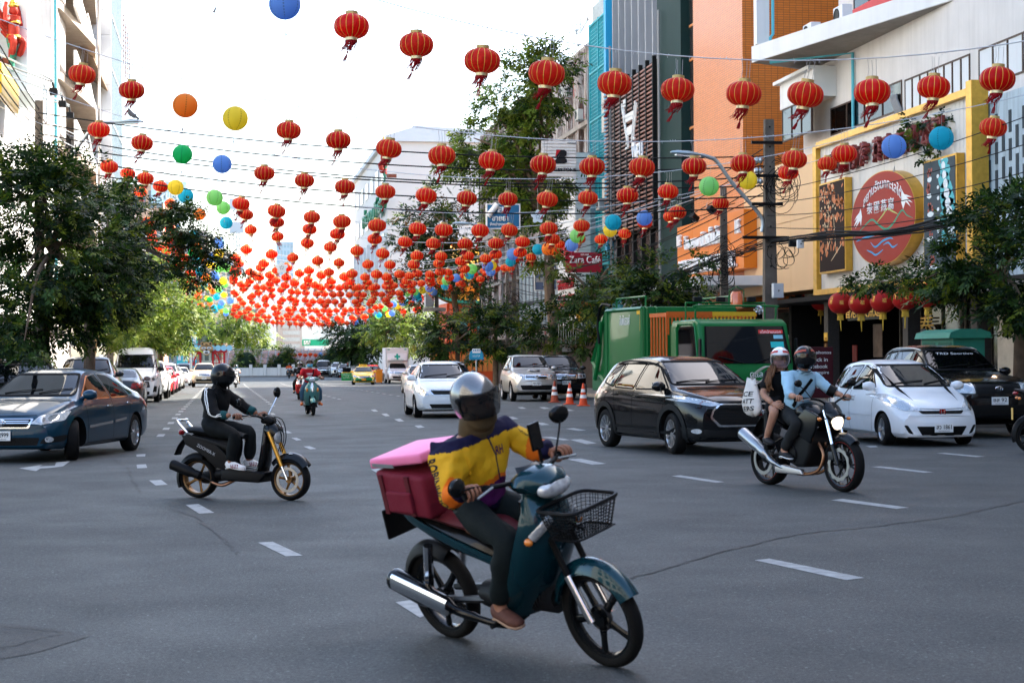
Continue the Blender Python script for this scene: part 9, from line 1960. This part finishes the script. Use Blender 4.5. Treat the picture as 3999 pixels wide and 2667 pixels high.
def rider(label,MTX,top,legs,skin_m,extra,sleeve='long',X=.62,wide=.24,seed=3.,shoe=None,fat=1.,topm=None):
 g_=X-.355;Jx=dict(hip=(-.2,0,.86),chest=(-.15,0,1.18),neck=(-.12,0,1.32),head=(-.09,0,1.455),shL=(-.14,.19,1.25),shR=(-.14,-.19,1.25),elL=(.02,.31,1.05),elR=(.02,-.31,1.05),wrL=(g_-.07,.32,1.05),wrR=(g_-.07,-.32,1.05),knL=(.2,wide,.74),knR=(.2,-wide,.74),anL=(.16,wide+.01,.38),anR=(.16,-wide-.01,.38),toL=(.30,wide+.04,.30),toR=(.30,-wide-.04,.30))
 return person(label,MTX,Jx,top,legs,skin_m,shoe or(BLACK,BLACK,BLACK),sleeve,'long',grips=[(1,(g_,.325,1.035),(-.2,1,0)),(-1,(g_,-.325,1.035),(.2,1,0))],seed=seed,fat=fat)
REDT=cloth('red tee',(.50,.012,.018));BMASK=cloth('surgical blue mask',(.10,.42,.55))
t5,_,bv5,J=rider('person in red t-shirt and blue mask riding the sage green scooter',MT4,REDT,cloth('jeans',(.04,.09,.13)),SKIN2,None,'short',shoe=(mat('orange sandal',(.6,.13,.03),.6),mat('orange sole',(.5,.1,.02),.7),AMBER),seed=21.,fat=1.08)
cling(t5,bv5,'COMMUNITY',WLET,(.05,0,1.17),(0,1,0),(0,0,1),(-1,0,0),.19,.045);cling(t5,bv5,'CREW',WLET,(.05,0,1.10),(0,1,0),(0,0,1),(-1,0,0),.13,.04);mask(t5,J['head'],0,BMASK);ribbon_on(t5,bv5,[(-.1,.1,1.34),(.03,.09,1.2),(.04,.04,1.0)],.03,BLACK,'bag_strap')
hm=MB();hm.ell(J['head']+Vector((-.02,0,.045)),(.105,.098,.085),0,18,12,lambda p:(p[0]if p[2]>J['head'].z+.035 else min(p[0],J['head'].x+.03),p[1],p[2]));hm.ell(J['head']+Vector((-.085,.0,.02)),(.05,.075,.08),0,12,8);hm.build('hair',HAIR,t5,True)
BJK=cloth('black jacket',(.006,.006,.0065));t6,_,bv6,J=rider('rider in black jacket and dark helmet behind the red t-shirt',MT5,BJK,BJ,SKIN2,None,seed=25.);helmet(t6,J['head']+Vector((0,0,.02)),0,0,BLKG,CVIS,'open',WLET);mask(t6,J['head'],0,cloth('pale mask',(.5,.42,.40)))
t7,_,bv7,J=rider('rider in white shirt on the far cream scooter',MT6,cloth('white tee',(.68,.67,.66)),BJ,SKIN2,None,'short',seed=27.);helmet(t7,J['head']+Vector((0,0,.02)),0,0,BLKG,CVIS,'open');mask(t7,J['head'],0,BMASK)
t8,_,bv8,J=rider('far rider in bright orange shirt',MT7,cloth('bright orange shirt',(.70,.10,.02)),BJ,SKIN2,None,seed=29.);helmet(t8,J['head']+Vector((0,0,.02)),0,0,BLKG,CVIS,'open')
# ------------------------------------------------------------------ street clutter on both sides
def ac_unit(label,loc,face=-1):
 t=thing('air_conditioner',label,'air conditioner',loc);MB().box((-.16,-.4,0),(.16,.4,.56),ch=.02).build('case',mat('dirty ac white',(.46,.46,.43),.6,streak=.5),t)
 MB().lathe([(.22,0),(.22,.02),(.17,.03),(.04,.03),(.001,.03)],18,0,(0,0,0),'x').build('fan_grille',mat('fan dark',(.02,.02,.02),.7),t,False,None,Matrix.Translation((.17*face,.1,.28))@Matrix.Rotation(math.pi if face<0 else 0,4,'Z'))
 for y in(-.3,.3):MB().box((-.16,y-.02,-.05),(.35,y+.02,0)).build('bracket',STEEL,t)
for i,(px,py,X,lb)in enumerate(((2262,470,19.3,'dirty air conditioner high on the stained shophouse'),(2232,640,19.3,'air conditioner above the clapboard panel'),(2090,870,19.3,'air conditioner between stained sheets'),(2010,760,19.3,'air conditioner low on the stained shophouse'),(2345,820,19.1,'air conditioner below the teal mesh'),(2200,380,19.3,'air conditioner near the old roof edge'))):
 q=onx(px,py,X);ac_unit(lb,q)
for i,(px,X)in enumerate(((2298,19.2),(2385,19.05),(2575,19.2),(2190,19.35),(1960,19.35))):
 q=onx(px,600,X);o=MB().tube([(X,q.y,3.2),(X,q.y,17 if i<3 else 12)],.06,7).build('drain_pipe',mat('grey drain pipe',(.25,.25,.25),.6,streak=.4));tag(o,['grey drain pipe at the teal mesh edge','grey drain pipe beside the slat screen','grey drain pipe at the dark green wall','grey drain pipe on the stained sheets','far grey drain pipe on the stained shophouse'][i],'pipe')
cq=random.Random(31)
for i,(px,py,X,w,hh,c_,tx)in enumerate(((3095,1345,20.3,.9,.7,(.40,.37,.32),'ONE'),(3430,1330,21.5,.8,1.1,(.16,.11,.08),''),(3600,1340,21.5,.7,.9,(.16,.16,.17),''),(3340,1380,21.0,.4,.55,(.22,.02,.015),''))):
 q=onx(px,py,X);t=thing('shop_poster',['pale notice with black letters behind the truck beacon','brownish poster on the shop glass','grey menu poster on the shop glass','small red poster near the column'][i],'poster');MB().box((X-.03,q.y-w/2,q.z-hh/2),(X,q.y+w/2,q.z+hh/2)).build('sheet',mat('poster sheet %d'%i,c_,.6,var=.4,scale=5),t)
 if tx:text('lettering',tx,BLET,t,(X-.036,q.y,q.z-.1),UXR,UZ,width=w*.8,height=.25,ext=.002)
sp_=onx(3902,1190,18.2);t=thing('spot_lamp','small lit lamp under the right-hand tree','lamp',sp_);MB().lathe([(.02,.12),(.06,.06),(.10,0),(.09,-.005)],14).build('shade',STEEL,t,True);MB().ell((0,0,-.01),(.07,.07,.04),0,12,8).build('bulb',mat('warm bulb',(1,.62,.35),.4,emit=6.),t,True);MB().tube([(0,0,.12),(.3,0,.5)],.015,5).build('arm',BLACK,t)
q=onx(70,1385,-5.6);t=thing('notice_board','pale wooden board on the left pavement','sign',(q.x,q.y,0));w=.42;MB().box((-.42,-.03,q.z-.26),(.42,.03,q.z+.3),ch=.01).build('board',mat('pale board',(.45,.40,.37),.7,var=.2,scale=5),t);MB().box((-.05,-.02,.1),(.05,.02,q.z-.26)).build('post',TIMB,t)
q=onx(345,1350,-5.3);t=thing('bamboo_bundle','sunlit bundle of bamboo poles by the left pavement','bamboo',(q.x,q.y,gz(q.y)))
for i in range(9):MB().tube([(cq.uniform(-.25,.25),cq.uniform(-.2,.2),.12),(cq.uniform(-.1,.3)+.15,cq.uniform(-.2,.2),3.1+cq.uniform(-.4,.3))],.04,7).build('pole',mat('bamboo',(.50,.33,.14),.6,var=.2,scale=8),t,True)
for i in range(3):MB().lathe([(.33,0),(.335,.03),(.33,.06)],14,0,(.05*i,0,.8+i*.8)).build('tie',TIMB,t)
for i,(x,y,lb)in enumerate(((-6.3,42,'white sheet fence behind the left tree, nearer'),(-6.4,57,'white sheet fence behind the left tree, farther'),(-6.3,92,'pale hoarding behind the white van'))):
 t=thing('hoarding',lb,'fence');
 for k_ in range(5):MB().box((x,y+k_*1.2,gz(y)+.1),(x+.06,y+k_*1.2+1.17,gz(y)+2.1),ch=.008).build('panel',SUNW,t)
for i in range(14):
 px=1092+i*20;cn=('blue','yellow','teal','pale green')[i%4];p=ony(px,1384+3*(i%2),208.5)
 if i%3==2 and i>5:t=thing('round_paper_lantern','tiny %s paper lantern on the far pergola, %s from the left'%(cn,ORD[i]),'lantern',p,0,'small lanterns on the pergola',.95);[link(n_,me_,t)for n_,me_ in zip(('shade','hanger'),(RND[cn][0],RND[cn][3]))]
 else:o=link('red_lantern',fars[i%5]);o.location=p;tag(o,'tiny red lantern on the far pergola, %s from the left'%ORD[i],'lantern','small lanterns on the pergola')
bpy.data.scenes.remove(TMP)
